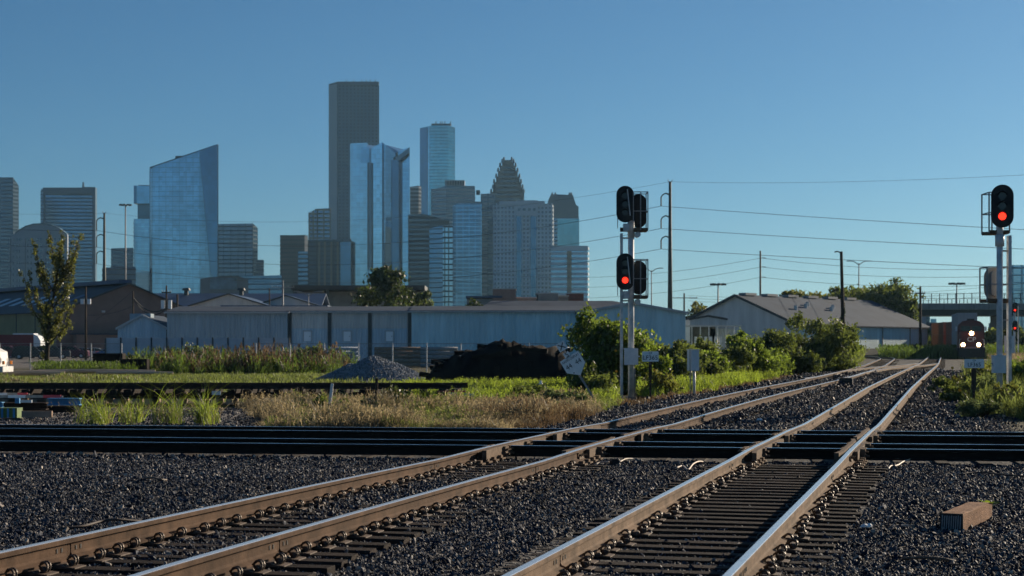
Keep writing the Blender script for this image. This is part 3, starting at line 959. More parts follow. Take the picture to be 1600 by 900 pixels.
def shrub(name, label, x, y, wdt, hgt, n, size, leaf, seed, group=None, cat='shrub', dep=None, upright=False, z=None):
    rng = np.random.default_rng(seed); r = random.Random(seed)
    z0 = gzp(x, y) if z is None else z
    t = thing(name, label, cat, (x, y, z0), 0, group)
    hgt *= 1.2; wdt *= 1.12
    dep = dep or wdt
    blobs = []
    stems = MB()
    nb = 15 if wdt > 1.2 else 8
    for i in range(nb):
        a = r.uniform(0, 6.28); rr = math.sqrt(r.random()) * .38
        hh = hgt * r.uniform(.10, .84) * (1 - .8 * rr)
        bx, by = math.cos(a) * rr * wdt, math.sin(a) * rr * dep
        br = r.uniform(.11, .21)
        blobs.append((bx, by, hh, br * wdt, br * dep, br * hgt * (1.25 if upright else .9)))
        stems.tube([(bx * .2, by * .2, -.05), (bx * .55, by * .55, hh * .5), (bx, by, hh + br * hgt * .5)], [.02 + .008 * hgt, .015 + .004 * hgt, .006], 5)
    # stray sprigs that break the outline
    for i in range(26 if wdt > 1 else 10):
        a = r.uniform(0, 6.28); rr = r.uniform(.2, .5)
        q = blobs[r.randrange(nb)]; el = r.uniform(-.2, 1.4); k2 = r.uniform(.85, 1.12)
        s = r.uniform(.25, .42)
        blobs.append((q[0] + math.cos(a) * math.cos(el) * q[3] * k2, q[1] + math.sin(a) * math.cos(el) * q[4] * k2, q[2] + math.sin(el) * q[5] * k2, q[3] * s, q[4] * s, q[5] * s * 2.0))
    Vq = leaf_cloud(blobs, n, size, rng)
    Vq[:, :, 2] = np.maximum(Vq[:, :, 2], -.03)
    obj('crown', quads('crown', Vq, leaf), t)
    stems.build('stem', M['bark'], t)
    return t

def tree(name, label, x, y, hgt, wdt, n, size, leaf, seed, trunk=.2, z=None, group=None, crown0=.3, blobs_n=16, zf=.5):
    rng = np.random.default_rng(seed); r = random.Random(seed)
    z0 = gzp(x, y) if z is None else z
    t = thing(name, label, 'tree', (x, y, z0), 0, group)
    wood = MB(); blobs = []
    wood.tube([(0, 0, -.1), (r.uniform(-.1, .1), 0, hgt * .25), (r.uniform(-.2, .2), r.uniform(-.2, .2), hgt * .55), (0, 0, hgt * .85)], [trunk, trunk * .8, trunk * .5, trunk * .15], 8)
    for i in range(blobs_n):
        a = r.uniform(0, 6.28); f = r.uniform(0, 1)
        hz = hgt * (crown0 + (1 - crown0) * f * .88)
        rr = wdt * .5 * math.sin(math.pi * (.18 + .74 * f)) * r.uniform(.35, .85)
        bx, by = math.cos(a) * rr, math.sin(a) * rr
        br = wdt * r.uniform(.11, .2)
        blobs.append((bx, by, hz, br, br, br * .75))
        wood.tube([(0, 0, hz * .55), (bx * .5, by * .5, hz * .8), (bx, by, hz)], [trunk * .4, trunk * .25, .03], 5)
    for i in range(blobs_n * 2):
        a = r.uniform(0, 6.28); q = blobs[r.randrange(blobs_n)]; el = r.uniform(-.3, 1.4); k2 = r.uniform(.85, 1.15); s = r.uniform(.3, .45)
        blobs.append((q[0] + math.cos(a) * math.cos(el) * q[3] * k2, q[1] + math.sin(a) * math.cos(el) * q[4] * k2, q[2] + math.sin(el) * q[5] * k2, q[3] * s, q[4] * s, q[5] * s))
    obj('crown', quads('crown', leaf_cloud(blobs, n, size, rng), leaf), t)
    wood.build('trunk', M['bark'], t, smooth=True)
    return t

# slender young tree at the left, branches rising steeply
def slender_tree():
    Y = 128.0; x = gx(72, Y); z0 = gzp(x, Y); r = random.Random(5); rng = np.random.default_rng(5)
    t = thing('tree', 'slender young tree with steep upright branches standing left of the weeds', 'tree', (x, Y, z0))
    wood = MB(); hgt = gz(352, Y) - z0
    spine = [(0, 0, -.1), (.12, 0, 2.2), (.25, .1, 4.0), (.75, 0, 6.6), (1.0, 0, 8.6), (1.15, .1, hgt * .93)]
    wood.tube(spine, [.20, .16, .12, .08, .05, .015], 7)
    blobs = []
    def pt(h):
        return [float(np.interp(h, [p[2] for p in spine], [p[k] for p in spine])) for k in (0, 1)]
    br = [(1.6, -.2, 3.2), (1.9, 2.9, 3.3), (2.2, 1.0, 2.4), (2.6, -2.0, 4.6), (3.0, 1.8, 3.4), (3.6, -1.6, 3.6), (4.4, 2.4, 4.2), (4.9, -1.1, 3.8), (5.4, 1.9, 4.6), (5.8, -1.9, 3.8), (6.4, 2.1, 3.6), (7.0, .9, 3.2), (7.4, -.9, 3.0), (3.2, .3, 3.0), (5.0, .4, 4.0), (6.0, 2.5, 3.9)]
    for h0, dx, L in br:
        px_, py_ = pt(h0); dy = r.uniform(-1.2, 1.2)
        e = (px_ + dx * .8, py_ + dy, min(h0 + L, hgt))
        mid_ = (px_ + dx * .5, py_ + dy * .5, h0 + (e[2] - h0) * .42)
        wood.tube([(px_, py_, h0), mid_, e], [.06, .035, .01], 5)
        for k in range(9):
            f = .25 + .75 * k / 8
            if f < .5: q = [a + (b - a) * f * 2 for a, b in zip((px_, py_, h0), mid_)]
            else: q = [a + (b - a) * (f - .5) * 2 for a, b in zip(mid_, e)]
            s = r.uniform(.16, .40) * (1.25 - .75 * f)
            blobs.append((q[0] + r.uniform(-.2, .2), q[1] + r.uniform(-.2, .2), q[2], s, s, s * 1.3))
    for k in range(16):
        h = 1.2 + k * .55; p = pt(min(h, hgt)); s = r.uniform(.15, .4) if h < 6 else .2
        blobs.append((p[0] + r.uniform(-.3, .3), p[1], h, s, s, s))
    obj('crown', quads('crown', leaf_cloud(blobs, 8200, .105, rng), M['leaf_olive']), t)
    wood.build('trunk', M['bark'], t, smooth=True)
slender_tree()

# dark tree behind the sheds in the middle
Y = 255.0
tree('tree', 'dark dense oak rising behind the long metal shed', gx(607, Y), Y, gz(420, Y) - 0.5, 11.5, 9000, .34, M['leaf_dark'], 31, .35, z=.5, crown0=.25, blobs_n=20)
Y = 262.0
tree('tree', 'small grey green tree to the right of the dark oak behind the shed', gx(663, Y), Y, gz(450, Y) - .5, 6.0, 2600, .3, M['leaf_grey'], 32, .2, z=.5)
tree('tree', 'low bushy tree peeping over the shed roof right of the grey green tree', gx(735, 260), 260, gz(468, 260) - .5, 7.0, 1800, .3, M['leaf_dark'], 33, .2, z=.5)
tree('tree', 'tiny sunlit tree top between the far blue warehouse roofs', gx(292, 420), 420, gz(452, 420) - .6, 6.0, 900, .4, M['leaf_mid'], 34, .2, z=.6)
# trees behind the right warehouse
tn = [(1240, 452, 305, 9, 'low tree top left of the sparse tree behind the right warehouse'), (1290, 450, 306, 9, 'tree top filling the gap beside the vine covered pole'), (1340, 447, 300, 11, 'tree left of the large rounded tree behind the right warehouse'), (1262, 446, 300, 12, 'sparse tree at the left end of the row behind the right warehouse'), (1310, 445, 310, 9, 'tree with thin top standing behind the leaning vine covered pole'),
      (1370, 438, 290, 17, 'large rounded tree behind the end of the right warehouse'), (1404, 460, 285, 10, 'lower tree between the large rounded tree and the bridge')]
for k, (px, py, Y, w, lb) in enumerate(tn):
    tree('tree', lb, gx(px, Y), Y, gz(py, Y) - .7, w, 4600 if k != 5 else 8500, .36, M['leaf_mid'] if k not in (0, 3) else M['leaf_olive'], 40 + k, .3, z=.7, crown0=.2, group='trees behind the right warehouse')
tree('tree', 'small sunlit tree at the foot of the left end of the right warehouse roof', gx(1095, 330), 330, gz(468, 330) - .8, 8, 1500, .4, M['leaf_olive'], 47, .25, z=.8)
for k, (px, py, Y, w, lb) in enumerate([(1590, 520, 255, 8, 'green tree under the bridge behind the second signal'), (1556, 522, 300, 9, 'bushy tree under the bridge right of the locomotive'), (1448, 514, 330, 7, 'pale green tree under the bridge left of the freight cars'), (1428, 520, 300, 6, 'pale green tree beside the bridge pier left of the wooden pole')]):
    tree('tree', lb, gx(px, Y), Y, gz(py, Y) - .6, w, 2600, .4, M['leaf_mid'], 60 + k, .25, z=.6, crown0=.1)

# bushes by the left signal and along the tracks
bs = [(942, 500, 68, 4.4, 'large bright green bush beside the left signal ladder', 'leaf_green', 11500, .14),
      (995, 522, 70, 2.6, 'leafy green bush just right of the left signal mast', 'leaf_green', 5200, .13),
      (1038, 530, 82, 3.6, 'olive green bush behind the first milepost sign', 'leaf_mid', 5200, .14),
      (1082, 545, 84, 3.0, 'dark green bush behind the small equipment box', 'leaf_mid', 4600, .14),
      (1122, 535, 92, 3.2, 'bush right of the small equipment box with dark gap beside it', 'leaf_mid', 4200, .14),
      (1168, 522, 98, 3.8, 'yellowish bush in the middle of the trackside hedge', 'leaf_green', 4600, .15),
      (1215, 522, 104, 4.2, 'bush in the trackside hedge left of the tallest bush', 'leaf_mid', 4600, .15),
      (1262, 492, 112, 5.6, 'tallest bush of the trackside hedge near the vine covered pole', 'leaf_mid', 8200, .17),
      (1300, 528, 118, 4.0, 'last bush of the trackside hedge at the foot of the leaning pole', 'leaf_green', 4200, .17),
      (1060, 556, 80, 2.4, 'low bush between the first milepost sign and the equipment cabinet', 'leaf_mid', 2400, .14), (1104, 556, 88, 2.6, 'low bush just right of the equipment cabinet', 'leaf_green', 2400, .14),
      (1145, 548, 95, 2.8, 'low bush left of the yellowish bush in the hedge', 'leaf_mid', 2600, .15), (1192, 548, 101, 3.0, 'low bush right of the yellowish bush in the hedge', 'leaf_green', 2600, .15),
      (1240, 540, 107, 3.4, 'low bush at the left foot of the tallest bush', 'leaf_mid', 2800, .16), (1283, 544, 113, 3.2, 'low bush at the right foot of the tallest bush', 'leaf_mid', 2800, .16)]
for k, (px, py, Y, w, lb, lf, n, sz) in enumerate(bs):
    x = gx(px, Y); shrub('bush', lb, x, Y, w, gz(py, Y) - gzp(x, Y), int(n * 1.8), sz * .72, M[lf], 70 + k, 'bushes left of the tracks', 'bush')
# low leafy weeds near the leaning sign and the signal foot
ws = [(880, 610, 50, 1.3, 'weedy clump below the leaning radio sign', 'leaf_grey', 2200, .06), (845, 604, 52, 1.2, 'weedy clump left of the leaning radio sign post', 'leaf_mid', 2000, .06),
      (925, 575, 58, 1.6, 'leafy weeds around the foot of the signal ladder', 'leaf_mid', 2600, .07), (1030, 582, 60, 1.4, 'yellow green weeds at the foot of the first milepost sign', 'leaf_olive', 2000, .06),
      (812, 600, 54, 1.2, 'low green weeds beside the black barrel', 'leaf_mid', 1500, .06), (905, 618, 48, .9, 'small grey weed beside the leaning sign post', 'leaf_grey', 1200, .05)]
for k, (px, py, Y, w, lb, lf, n, sz) in enumerate(ws):
    x = gx(px, Y); shrub('weed', lb, x, Y, w, max(.45, gz(py, Y) - gzp(x, Y)), n, sz, M[lf], 90 + k, None, 'weed')
# plants right of the tracks
ps = [(1534, 628, 43, 1.15, 'rounded grey green bush nearest the crossing at the right', 'leaf_grey', 3800, .04), (1500, 596, 54, 1.3, 'dark leafy weeds left of the second milepost sign', 'leaf_mid', 2200, .06),
      (1562, 588, 50, 1.5, 'grey green brush at the foot of the second signal', 'leaf_grey', 3000, .055), (1596, 560, 56, 2.0, 'tall leafy weed at the right edge of the picture', 'leaf_green', 3000, .08),
      (1478, 592, 60, 1.2, 'low weeds at the left edge of the right verge', 'leaf_mid', 1600, .06), (1530, 570, 70, 1.9, 'bushy weeds behind the second milepost sign', 'leaf_olive', 2400, .07),
      (1585, 600, 46, 1.2, 'olive weeds right of the rounded bush', 'leaf_olive', 2200, .05)]
for k, (px, py, Y, w, lb, lf, n, sz) in enumerate(ps):
    x = gx(px, Y); shrub('weed', lb, x, Y, w, max(.45, gz(py, Y) - gzp(x, Y)), n, sz, M[lf], 110 + k, None, 'weed')

# tall grass tufts just behind the crossing at the left
def tuft(label, px, Y, h, n, seed, w=.5, mt='g_lush'):
    r = random.Random(seed); x = gx(px, Y)
    t = thing('grass_tuft', label, 'grass tuft', (x, Y, gzp(x, Y)), 0, 'tall grass tufts behind the crossing')
    green, dry = MB(), MB()
    for k in range(7):
        hh = h * r.uniform(.45, 1.25); cx, cy = r.gauss(0, w * .75), r.gauss(0, w * .5); le = r.uniform(.5, 1.3)
        a, b = blade_clump(seed * 10 + k, n // 7, hh, w * .28, .012, le, .8)
        mb = MB().add(a, b).xf(Matrix.Translation((cx, cy, 0)) @ Matrix.Rotation(r.uniform(-.35, .35), 4, 'Y') @ Matrix.Rotation(r.uniform(-.25, .25), 4, 'X'))
        green.add(mb.v, mb.f)
        a, b = blade_clump(seed * 20 + k, max(3, n // 28), hh * .8, w * .3, .010, 1.4, .9, True)
        mb = MB().add(a, b).xf(Matrix.Translation((cx, cy, 0)))
        dry.add(mb.v, mb.f)
    obj('blades', green.mesh('blades', M[mt], fix=False), t); obj('dry_blades', dry.mesh('dry_blades', M['g_gold'], fix=False), t)
for k, (px, py, Y, w, lb) in enumerate([(205, 552, 124, 2.2, 'leafy weed at the left end of the weeds along the lot'), (262, 548, 126, 2.6, 'leafy weed in front of the panel fence, left of the tall seed stalks'), (318, 534, 126, 2.4, 'tallest seedy weed in the belt along the lot'), (352, 546, 128, 2.8, 'rounded weed clump right of the tallest seedy weed'), (405, 545, 125, 2.6, 'broad weed clump left of the three door bays'), (455, 540, 126, 2.8, 'bushy weed below the first white door'), (505, 541, 124, 2.6, 'bushy weed left of the gravel heap')]):
    x = gx(px, Y); shrub('weed', lb, x, Y, w, gz(py, Y) - gzp(x, Y), 1500, .11, M[('leaf_mid', 'leaf_olive', 'leaf_grey')[k % 3]], 140 + k, 'weeds along the parking lot', 'weed')
tuft('broad tuft of tall green grass behind the crossing, left of two narrower ones', 160, 41, .95, 260, 201, .6)
tuft('tall green grass tuft standing alone right of the blue steel', 205, 42, .8, 120, 202, .4)
tuft('narrow upright green grass tuft in the middle of the gravel yard', 262, 41, 1.0, 170, 203, .3)
tuft('yellow green grass tuft, right one of the tufts behind the crossing', 300, 40.5, .85, 220, 204, .45)
shrub('weed', 'dark green leafy weed around the white marker post', gx(512, 44), 44, 1.0, .62, 1500, .05, M['leaf_mid'], 130, None, 'weed')
shrub('weed', 'dark weed around the short black post', gx(612, 47), 47, 1.5, .75, 2000, .06, M['leaf_dark'], 131, None, 'weed')
def flower_spots():
    sp = [(1488, 575, 56), (1492, 590, 55), (1513, 573, 60), (1537, 600, 52), (1500, 610, 50), (1546, 572, 62), (963, 580, 60), (945, 590, 58), (948, 612, 54), (1022, 578, 60), (962, 548, 64)]
    pet = mat('yellow_petal', (0.75, 0.36, 0.02), .6, 0, .15, 5)
    for px, py, Y in sp:
        mb = MB(); p = W(px, py, Y); g = gzp(p.x, Y)
        for k in range(8):
            a = k * .785
            c, s = math.cos(a), math.sin(a)
            mb.add([(0, 0, 0), (c * .03 - s * .014, s * .03 + c * .014, .012), (c * .06, s * .06, .004), (c * .03 + s * .014, s * .03 - c * .014, .012)], [(0, 1, 2, 3)])
        mb.xf(Matrix.Rotation(1.2, 4, 'X'))
        root = thing('wildflower', 'small yellow wildflower on a thin stalk among the trackside weeds', 'flower', (p.x, Y, g), 0, 'yellow wildflowers')
        o = mb.build('petals', pet, root, fix=False, loc=(0, 0, p.z - g))
        MB().tube([(0, 0, 0), (.03, .02, (p.z - g) * .6), (0, .01, p.z - g)], .006, 4).build('stalk', M['g_dark'], root)
flower_spots()

# ------------------------------------------------------------------ lettering
def text_mesh(body, size, extrude=.002, align='CENTER', width=1.0):
    cu = bpy.data.curves.new('lettering', 'FONT')
    cu.body = body; cu.size = size; cu.extrude = extrude; cu.align_x = align; cu.align_y = 'CENTER'; cu.resolution_u = 3
    tmp = bpy.data.objects.new('lettering', cu); COL.objects.link(tmp)
    bpy.context.view_layer.update()
    me = bpy.data.meshes.new_from_object(tmp.evaluated_get(bpy.context.evaluated_depsgraph_get()))
    bpy.data.objects.remove(tmp); bpy.data.curves.remove(cu)
    co = np.empty(len(me.vertices) * 3, np.float32); me.vertices.foreach_get('co', co)
    co = co.reshape(-1, 3); co[:, 0] *= width
    # stand it up: text in the XZ plane facing -Y
    out = np.c_[co[:, 0], -co[:, 2], co[:, 1]]
    me.vertices.foreach_set('co', out.reshape(-1).astype(np.float32)); me.update()
    return me

def letters(body, size, mt, parent, loc, rot=(0, 0, 0), width=1.0, extrude=.002):
    me = text_mesh(body, size, extrude, width=width); me.materials.clear(); me.materials.append(mt)
    o = obj('lettering', me, parent, loc); o.rotation_euler = rot
    return o

def oval(w, h, n=14):
    r = w / 2; k = h / 2 - r; pts = []
    for i in range(n + 1):
        a = math.pi * i / n; pts.append((r * math.cos(a), k + r * math.sin(a)))
    for i in range(n + 1):
        a = math.pi + math.pi * i / n; pts.append((r * math.cos(a), -k + r * math.sin(a)))
    return pts

# ------------------------------------------------------------------ colour light signals
def signal_head(root, cx, cy, cz, w, h, face, lit=None, backmat='black', angle=0.0, visor_strip=True):
    """one oval signal head; face -1 looks at the camera, +1 away; everything in root space"""
    Mx = Matrix.Translation((cx, cy, cz)) @ Matrix.Rotation((0 if face < 0 else math.pi) + angle, 4, 'Z')
    mb = MB(); mb.prism(oval(w, h), 'Y', -.012, .012); mb.xf(Mx)
    bgd = mb.build('background_plate', M[backmat], root)
    mb = MB(); mb.prism(oval(w * .42, h * .78), 'Y', .012, .20); mb.xf(Mx); mb.build('lamp_housing', M['black'] if backmat == 'black' else M['galv_dull'], root)
    for k in range(3):
        z = h * (.235 - .235 * k)
        mb = MB(); n = 14
        prof = [(.105 * math.cos(2 * math.pi * i / n), z + .105 * math.sin(2 * math.pi * i / n)) for i in range(n)]
        mb.prism(prof, 'Y', -.03, -.010); mb.xf(Mx)
        le = mb.build('lens', M['red_lens'] if lit == k else M['off_lens'], root)
        # visor: open-bottomed half tube
        mb = MB(); vs = []; fs = []
        for i in range(13):
            a = math.radians(10 + 160 * i / 12)
            for yy, rr in ((-.012, .122), (-.22, .128)):
                vs.append((rr * math.cos(a), yy, z + rr * math.sin(a)))
            for yy, rr in ((-.012, .116), (-.22, .122)):
                vs.append((rr * math.cos(a), yy, z + rr * math.sin(a)))
        for i in range(12):
            b = i * 4
            fs += [(b, b + 4, b + 5, b + 1), (b + 2, b + 3, b + 7, b + 6), (b + 1, b + 5, b + 7, b + 3)]
        mb.add(vs, fs); mb.xf(Mx); mb.build('visor', M['black'], root, smooth=False)
    return bgd

def ladder(root, x, y, z0, z1, w=.30, depth_dir=True, step=.30):
    for s in (-1, 1):
        MB().box((x, y + s * w / 2, (z0 + z1) / 2), (.09, .012, z1 - z0)).build('ladder_rail', M['galv'], root)
    k = 0; z = z0 + .25
    while z < z1 - .1:
        MB().cyl((x + .03, y - w / 2 - .03, z), (x + .03, y + w / 2 + .03, z), .018, n=6).build('ladder_rung', M['galv'], root); z += step

def cage(root, x, y, z, w, d, h, mt='galv_dull'):
    """small maintenance basket: floor grating, posts and two rails"""
    MB().box((x, y, z), (w, d, .05)).box((x, y - d / 2, z + .04), (w, .03, .08)).box((x, y + d / 2, z + .04), (w, .03, .08)).build('platform', M['cast'], root)
    for sx in (-1, 0, 1):
        for sy in (-1, 1):
            MB().box((x + sx * w / 2, y + sy * d / 2, z + h / 2), (.035, .035, h)).build('basket_post', M[mt], root)
    for zz in (h * .5, h):
        mb = MB()
        for sy in (-1, 1): mb.box((x, y + sy * d / 2, z + zz), (w + .03, .03, .03))
        for sx in (-1, 1): mb.box((x + sx * w / 2, y, z + zz), (.03, d, .03))
        mb.build('basket_rail', M[mt], root)

def left_signal():
    Y = 60.0; x = gx(986, Y); g = gzp(x, Y)
    k = 1 / (F / Y)      # metres per pixel here
    t = thing('railway_signal', 'two-level railway signal with ladder, lower lamp red, standing by the bush', 'railway signal', (x, Y, g))
    zz = lambda py: gz(py, Y) - g
    dx = lambda px: (px - 986) * k
    MB().cyl((0, 0, -.1), (0, 0, zz(357)), .105, n=14).cyl((0, 0, zz(372)), (0, 0, zz(345)), .12, n=12).build('mast', M['galv'], t, smooth=True)
    MB().cyl((0, 0, -.05), (0, 0, .12), .2, n=12).build('mast_base', M['galv_dull'], t)
    MB().box((.10, .05, .55), (.10, .10, 1.1)).build('cable_duct', M['galv_dull'], t)
    for (py, lit) in ((320, None), (425, 2)):
        cz = zz(py)
        signal_head(t, dx(976), -.28, cz, .61, 1.27, -1, lit, angle=-.06)
        signal_head(t, dx(999), .42, cz - .18, .56, 1.18, 1, None, 'black')
        MB().box((dx(978), -.12, cz - .80), (.20, .34, .26)).build('head_bracket', M['galv'], t)
        MB().box((dx(986), .05, cz - .86), (.75, .16, .14)).build('cross_arm', M['cast'], t)
        cage(t, dx(1000), .10, cz - .90, .50, .80, 1.32)
        for q in (-1, 1):
            MB().box((dx(977) + q * .27, -.1, cz - .55), (.025, .025, .55)).build('guard_bar', M['galv_dull'], t)
        MB().cyl((dx(996), -.2, cz - 1.04), (dx(996), .2, cz - 1.04), .10, n=12).build('junction_cap', M['galv'], t)
        # pale strip added to stand in for sunlight on the visor hood's edge
        MB().box((dx(981), -.50, cz + .04), (.03, .02, .92), M=Matrix.Rotation(math.radians(-6), 3, 'Y')).build('hood_sunlight_strip', M['galv'], t)
    ladder(t, dx(971), -.02, -.02, zz(365), .20)
    for py in (372, 470, 545):
        MB().box((dx(978), 0, zz(py)), (.32, .05, .05)).build('ladder_bracket', M['galv_dull'], t)
    MB().box((dx(984), -.22, zz(557)), (.40, .26, .58)).build('equipment_box', M['boxgrey'], t)
    MB().box((dx(994), -.10, zz(557)), (.10, .36, .56)).box((dx(996), -.10, zz(557)), (.13, .38, .04)).build('box_door', M['boxgrey'], t)
left_signal()

def right_signal():
    Y = 49.0; x = gx(1562, Y); g = gzp(x, Y); k = Y / F
    t = thing('railway_signal', 'railway signal with one red head and a rusty back plate, at the right edge', 'railway signal', (x, Y, g))
    zz = lambda py: gz(py, Y) - g
    dx = lambda px: (px - 1562) * k
    MB().cyl((0, 0, -.1), (0, 0, zz(370)), .088, n=14).cyl((0, 0, zz(385)), (0, 0, zz(367)), .13, n=12).cyl((0, 0, zz(367)), (0, 0, zz(352)), .10, n=12).build('mast', M['galv'], t, smooth=True)
    MB().cyl((0, 0, -.05), (0, 0, .12), .2, n=12).build('mast_base', M['galv_dull'], t)
    signal_head(t, dx(1563), -.20, zz(323), .62, 1.22, -1, 2, angle=-.27)
    cage(t, dx(1561), .35, zz(364), .58, .75, 1.15)
    # lower head turned away: weathered tan back plate and housing
    M['tan'] = mat('weathered_tan_plate', (0.40, 0.35, 0.29), .75, 0, .35, 5)
    signal_head(t, dx(1559), .45, zz(442), .54, .92, 1, None, 'tan')
    cage(t, dx(1559), .35, zz(471), .62, .75, .98)
    MB().box((dx(1561), .10, zz(471)), (.5, .2, .10)).build('cross_arm', M['cast'], t)
    ladder(t, dx(1577), .02, -.02, zz(368), .20)
    for py in (392, 500): MB().box((dx(1570), 0, zz(py)), (.28, .05, .05)).build('ladder_bracket', M['galv_dull'], t)
    MB().box((dx(1557.5), -.20, zz(569)), (.35, .24, .50)).box((dx(1557.5), -.20, zz(556)), (.37, .26, .03)).build('equipment_box', M['boxgrey'], t)
    for q in (-1, 1): MB().box((dx(1557.5) + q * .185, -.2, zz(569)), (.02, .05, .07)).build('latch', M['galv_dull'], t)
right_signal()

def far_signal():
    Y = 200.0; x = gx(1585, Y); g = gzp(x, Y)
    t = thing('railway_signal', 'small distant signal with two red lamps, one above the other, under the bridge', 'railway signal', (x, Y, g))
    zz = lambda py: gz(py, Y) - g
    MB().cyl((0, 0, 0), (0, 0, zz(474)), .12, n=10).build('mast', M['galv'], t)
    for py in (481, 509):
        signal_head(t, 0, -.25, zz(py), .60, 1.2, -1, 2, angle=-.28)
    MB().box((-.6, 0, 1.5), (.9, .9, 2.6)).build('equipment_cabinet', M['boxgrey'], t)
    ladder(t, .45, 0, 0, zz(478), .2, step=.4)
far_signal()

# ------------------------------------------------------------------ trackside signs
def milepost(label, px0, px1, py0, py1, pyb, Y):
    x = gx((px0 + px1) / 2, Y); g = gzp(x, Y); k = Y / F
    t = thing('milepost_sign', label, 'sign', (x, Y, g), random.uniform(-.05, .05))
    w = (px1 - px0) * k; h = (py1 - py0) * k; zc = gz((py0 + py1) / 2, Y) - g
    pts = []
    rr = .03
    for cx, cy, a0 in ((w / 2 - rr, h / 2 - rr, 0), (-w / 2 + rr, h / 2 - rr, 90), (-w / 2 + rr, -h / 2 + rr, 180), (w / 2 - rr, -h / 2 + rr, 270)):
        for i in range(4):
            a = math.radians(a0 + 30 * i); pts.append((cx + rr * math.cos(a), zc + cy + rr * math.sin(a)))
    mb = MB(); mb.prism(pts, 'Y', -.055, -.05); pl = mb.build('panel', M['sign'], t)
    letters('LF365', h * .62, M['ink'], pl, (0, -.0575, zc - h * .14), width=.98)
    letters('CP', h * .30, M['ink'], pl, (0, -.0575, zc + h * .31), width=.9)
    MB().box((0, 0, zc / 2 - .1), (.065, .05, zc + .2)).box((.0, 0, zc - h * .5 - .30), (.11, .09, .55)).build('post', M['woodpole'], t)
milepost('white sign reading LF365 on a dark post, right of the left signal', 1003, 1029, 549, 565, 618, 58.0)
milepost('white sign reading LF365 on a dark post, in the weeds at the right edge', 1506, 1537, 561, 575, 615, 46.0)

def radio_sign():
    Y = 50.0; base = W(937, 637, Y); g = gzp(base.x, Y); k = Y / F
    t = thing('radio_sign', 'leaning white sign reading RADIO DISPLAY 4444 with X and 5 plates above', 'sign', (base.x, Y, g))
    lean = math.atan2(937 - 872, 637 - 532 + 0)         # the post leans to the left
    t.rotation_euler = (0, -lean, 0)
    L = math.hypot(937 - 879, 637 - 542) * k + .15
    MB().box((0, .02, L / 2 - .15), (.06, .05, L)).build('post', M['galv_dull'], t)
    def at(px, py): return math.hypot(px - 937, py - 637) * k
    zp = at(896, 572)
    w, h = .62, .63
    poly = [(-w / 2, h * .5), (w / 2, h * .5), (w / 2, -h * .10), (w * .10, -h * .5), (-w * .10, -h * .5), (-w / 2, -h * .10)]
    poly = [(w / 2, h * .5), (-w / 2, h * .5), (-w / 2, -h * .12), (0, -h * .52), (w / 2, -h * .12)]
    mb = MB(); mb.prism([(a + .03, b + zp) for a, b in poly], 'Y', -.03, -.024); pl = mb.build('radio_panel', M['sign'], t)
    letters('RADIO DISPLAY', .095, M['ink'], pl, (.03, -.0325, zp + .23), width=.82)
    letters('44', .20, M['ink'], pl, (-.13, -.0325, zp + .05), width=.95)
    letters('44', .20, M['ink'], pl, (.18, -.0325, zp + .05), width=.95)
    MB().cyl((-.10, -.035, zp - .17), (-.10, -.028, zp - .17), .018, n=10).build('bolt', M['ink'], pl)
    z5 = at(887, 553) - .01
    mb = MB(); mb.box((0, -.027, z5), (.17, .006, .17)); p5 = mb.build('number_panel', M['sign'], t)
    letters('5', .21, M['ink'], p5, (0, -.0325, z5), width=1.0)
    zx = at(879, 542) + .03
    mb = MB(); a = .255
    mb.box((0, -.027, zx), (a, .006, a)); px_ = mb.build('x_panel', M['sign'], t)
    for q in (-1, 1):
        MB().box((0, -.032, zx), (.028, .004, .24), M=Matrix.Rotation(q * math.radians(45), 3, 'Y')).build('x_stroke', M['ink'], px_)
radio_sign()

def equipment_box():
    Y = 60.0; x = gx(1083, Y); g = gzp(x, Y); k = Y / F
    t = thing('equipment_cabinet', 'grey equipment cabinet on a single post beside two thin rods', 'cabinet', (x, Y, g), .45)
    z = gz(563, Y) - g
    MB().box((0, 0, z), (.30, .30, .72)).build('cabinet_body', M['boxgrey'], t)
    MB().box((0, 0, z + .372), (.34, .34, .025)).build('lid', M['white'], t)
    MB().box((.152, 0, z), (.012, .26, .64)).build('door', M['white'], t)
    MB().box((.162, .07, z + .22), (.012, .05, .07)).build('latch', M['ink'], t)
    MB().cyl((.04, 0, -.1), (.04, 0, z - .36), .05, n=10).build('post', M['galv'], t, smooth=True)
    for q, lb in ((-.18, 0), (-.08, 1)):
        MB().cyl((q, -.08 + .1 * lb, -.1), (q, -.08 + .1 * lb, z + .42), .013, n=6).build('rod', M['galv_dull'], t)
equipment_box()

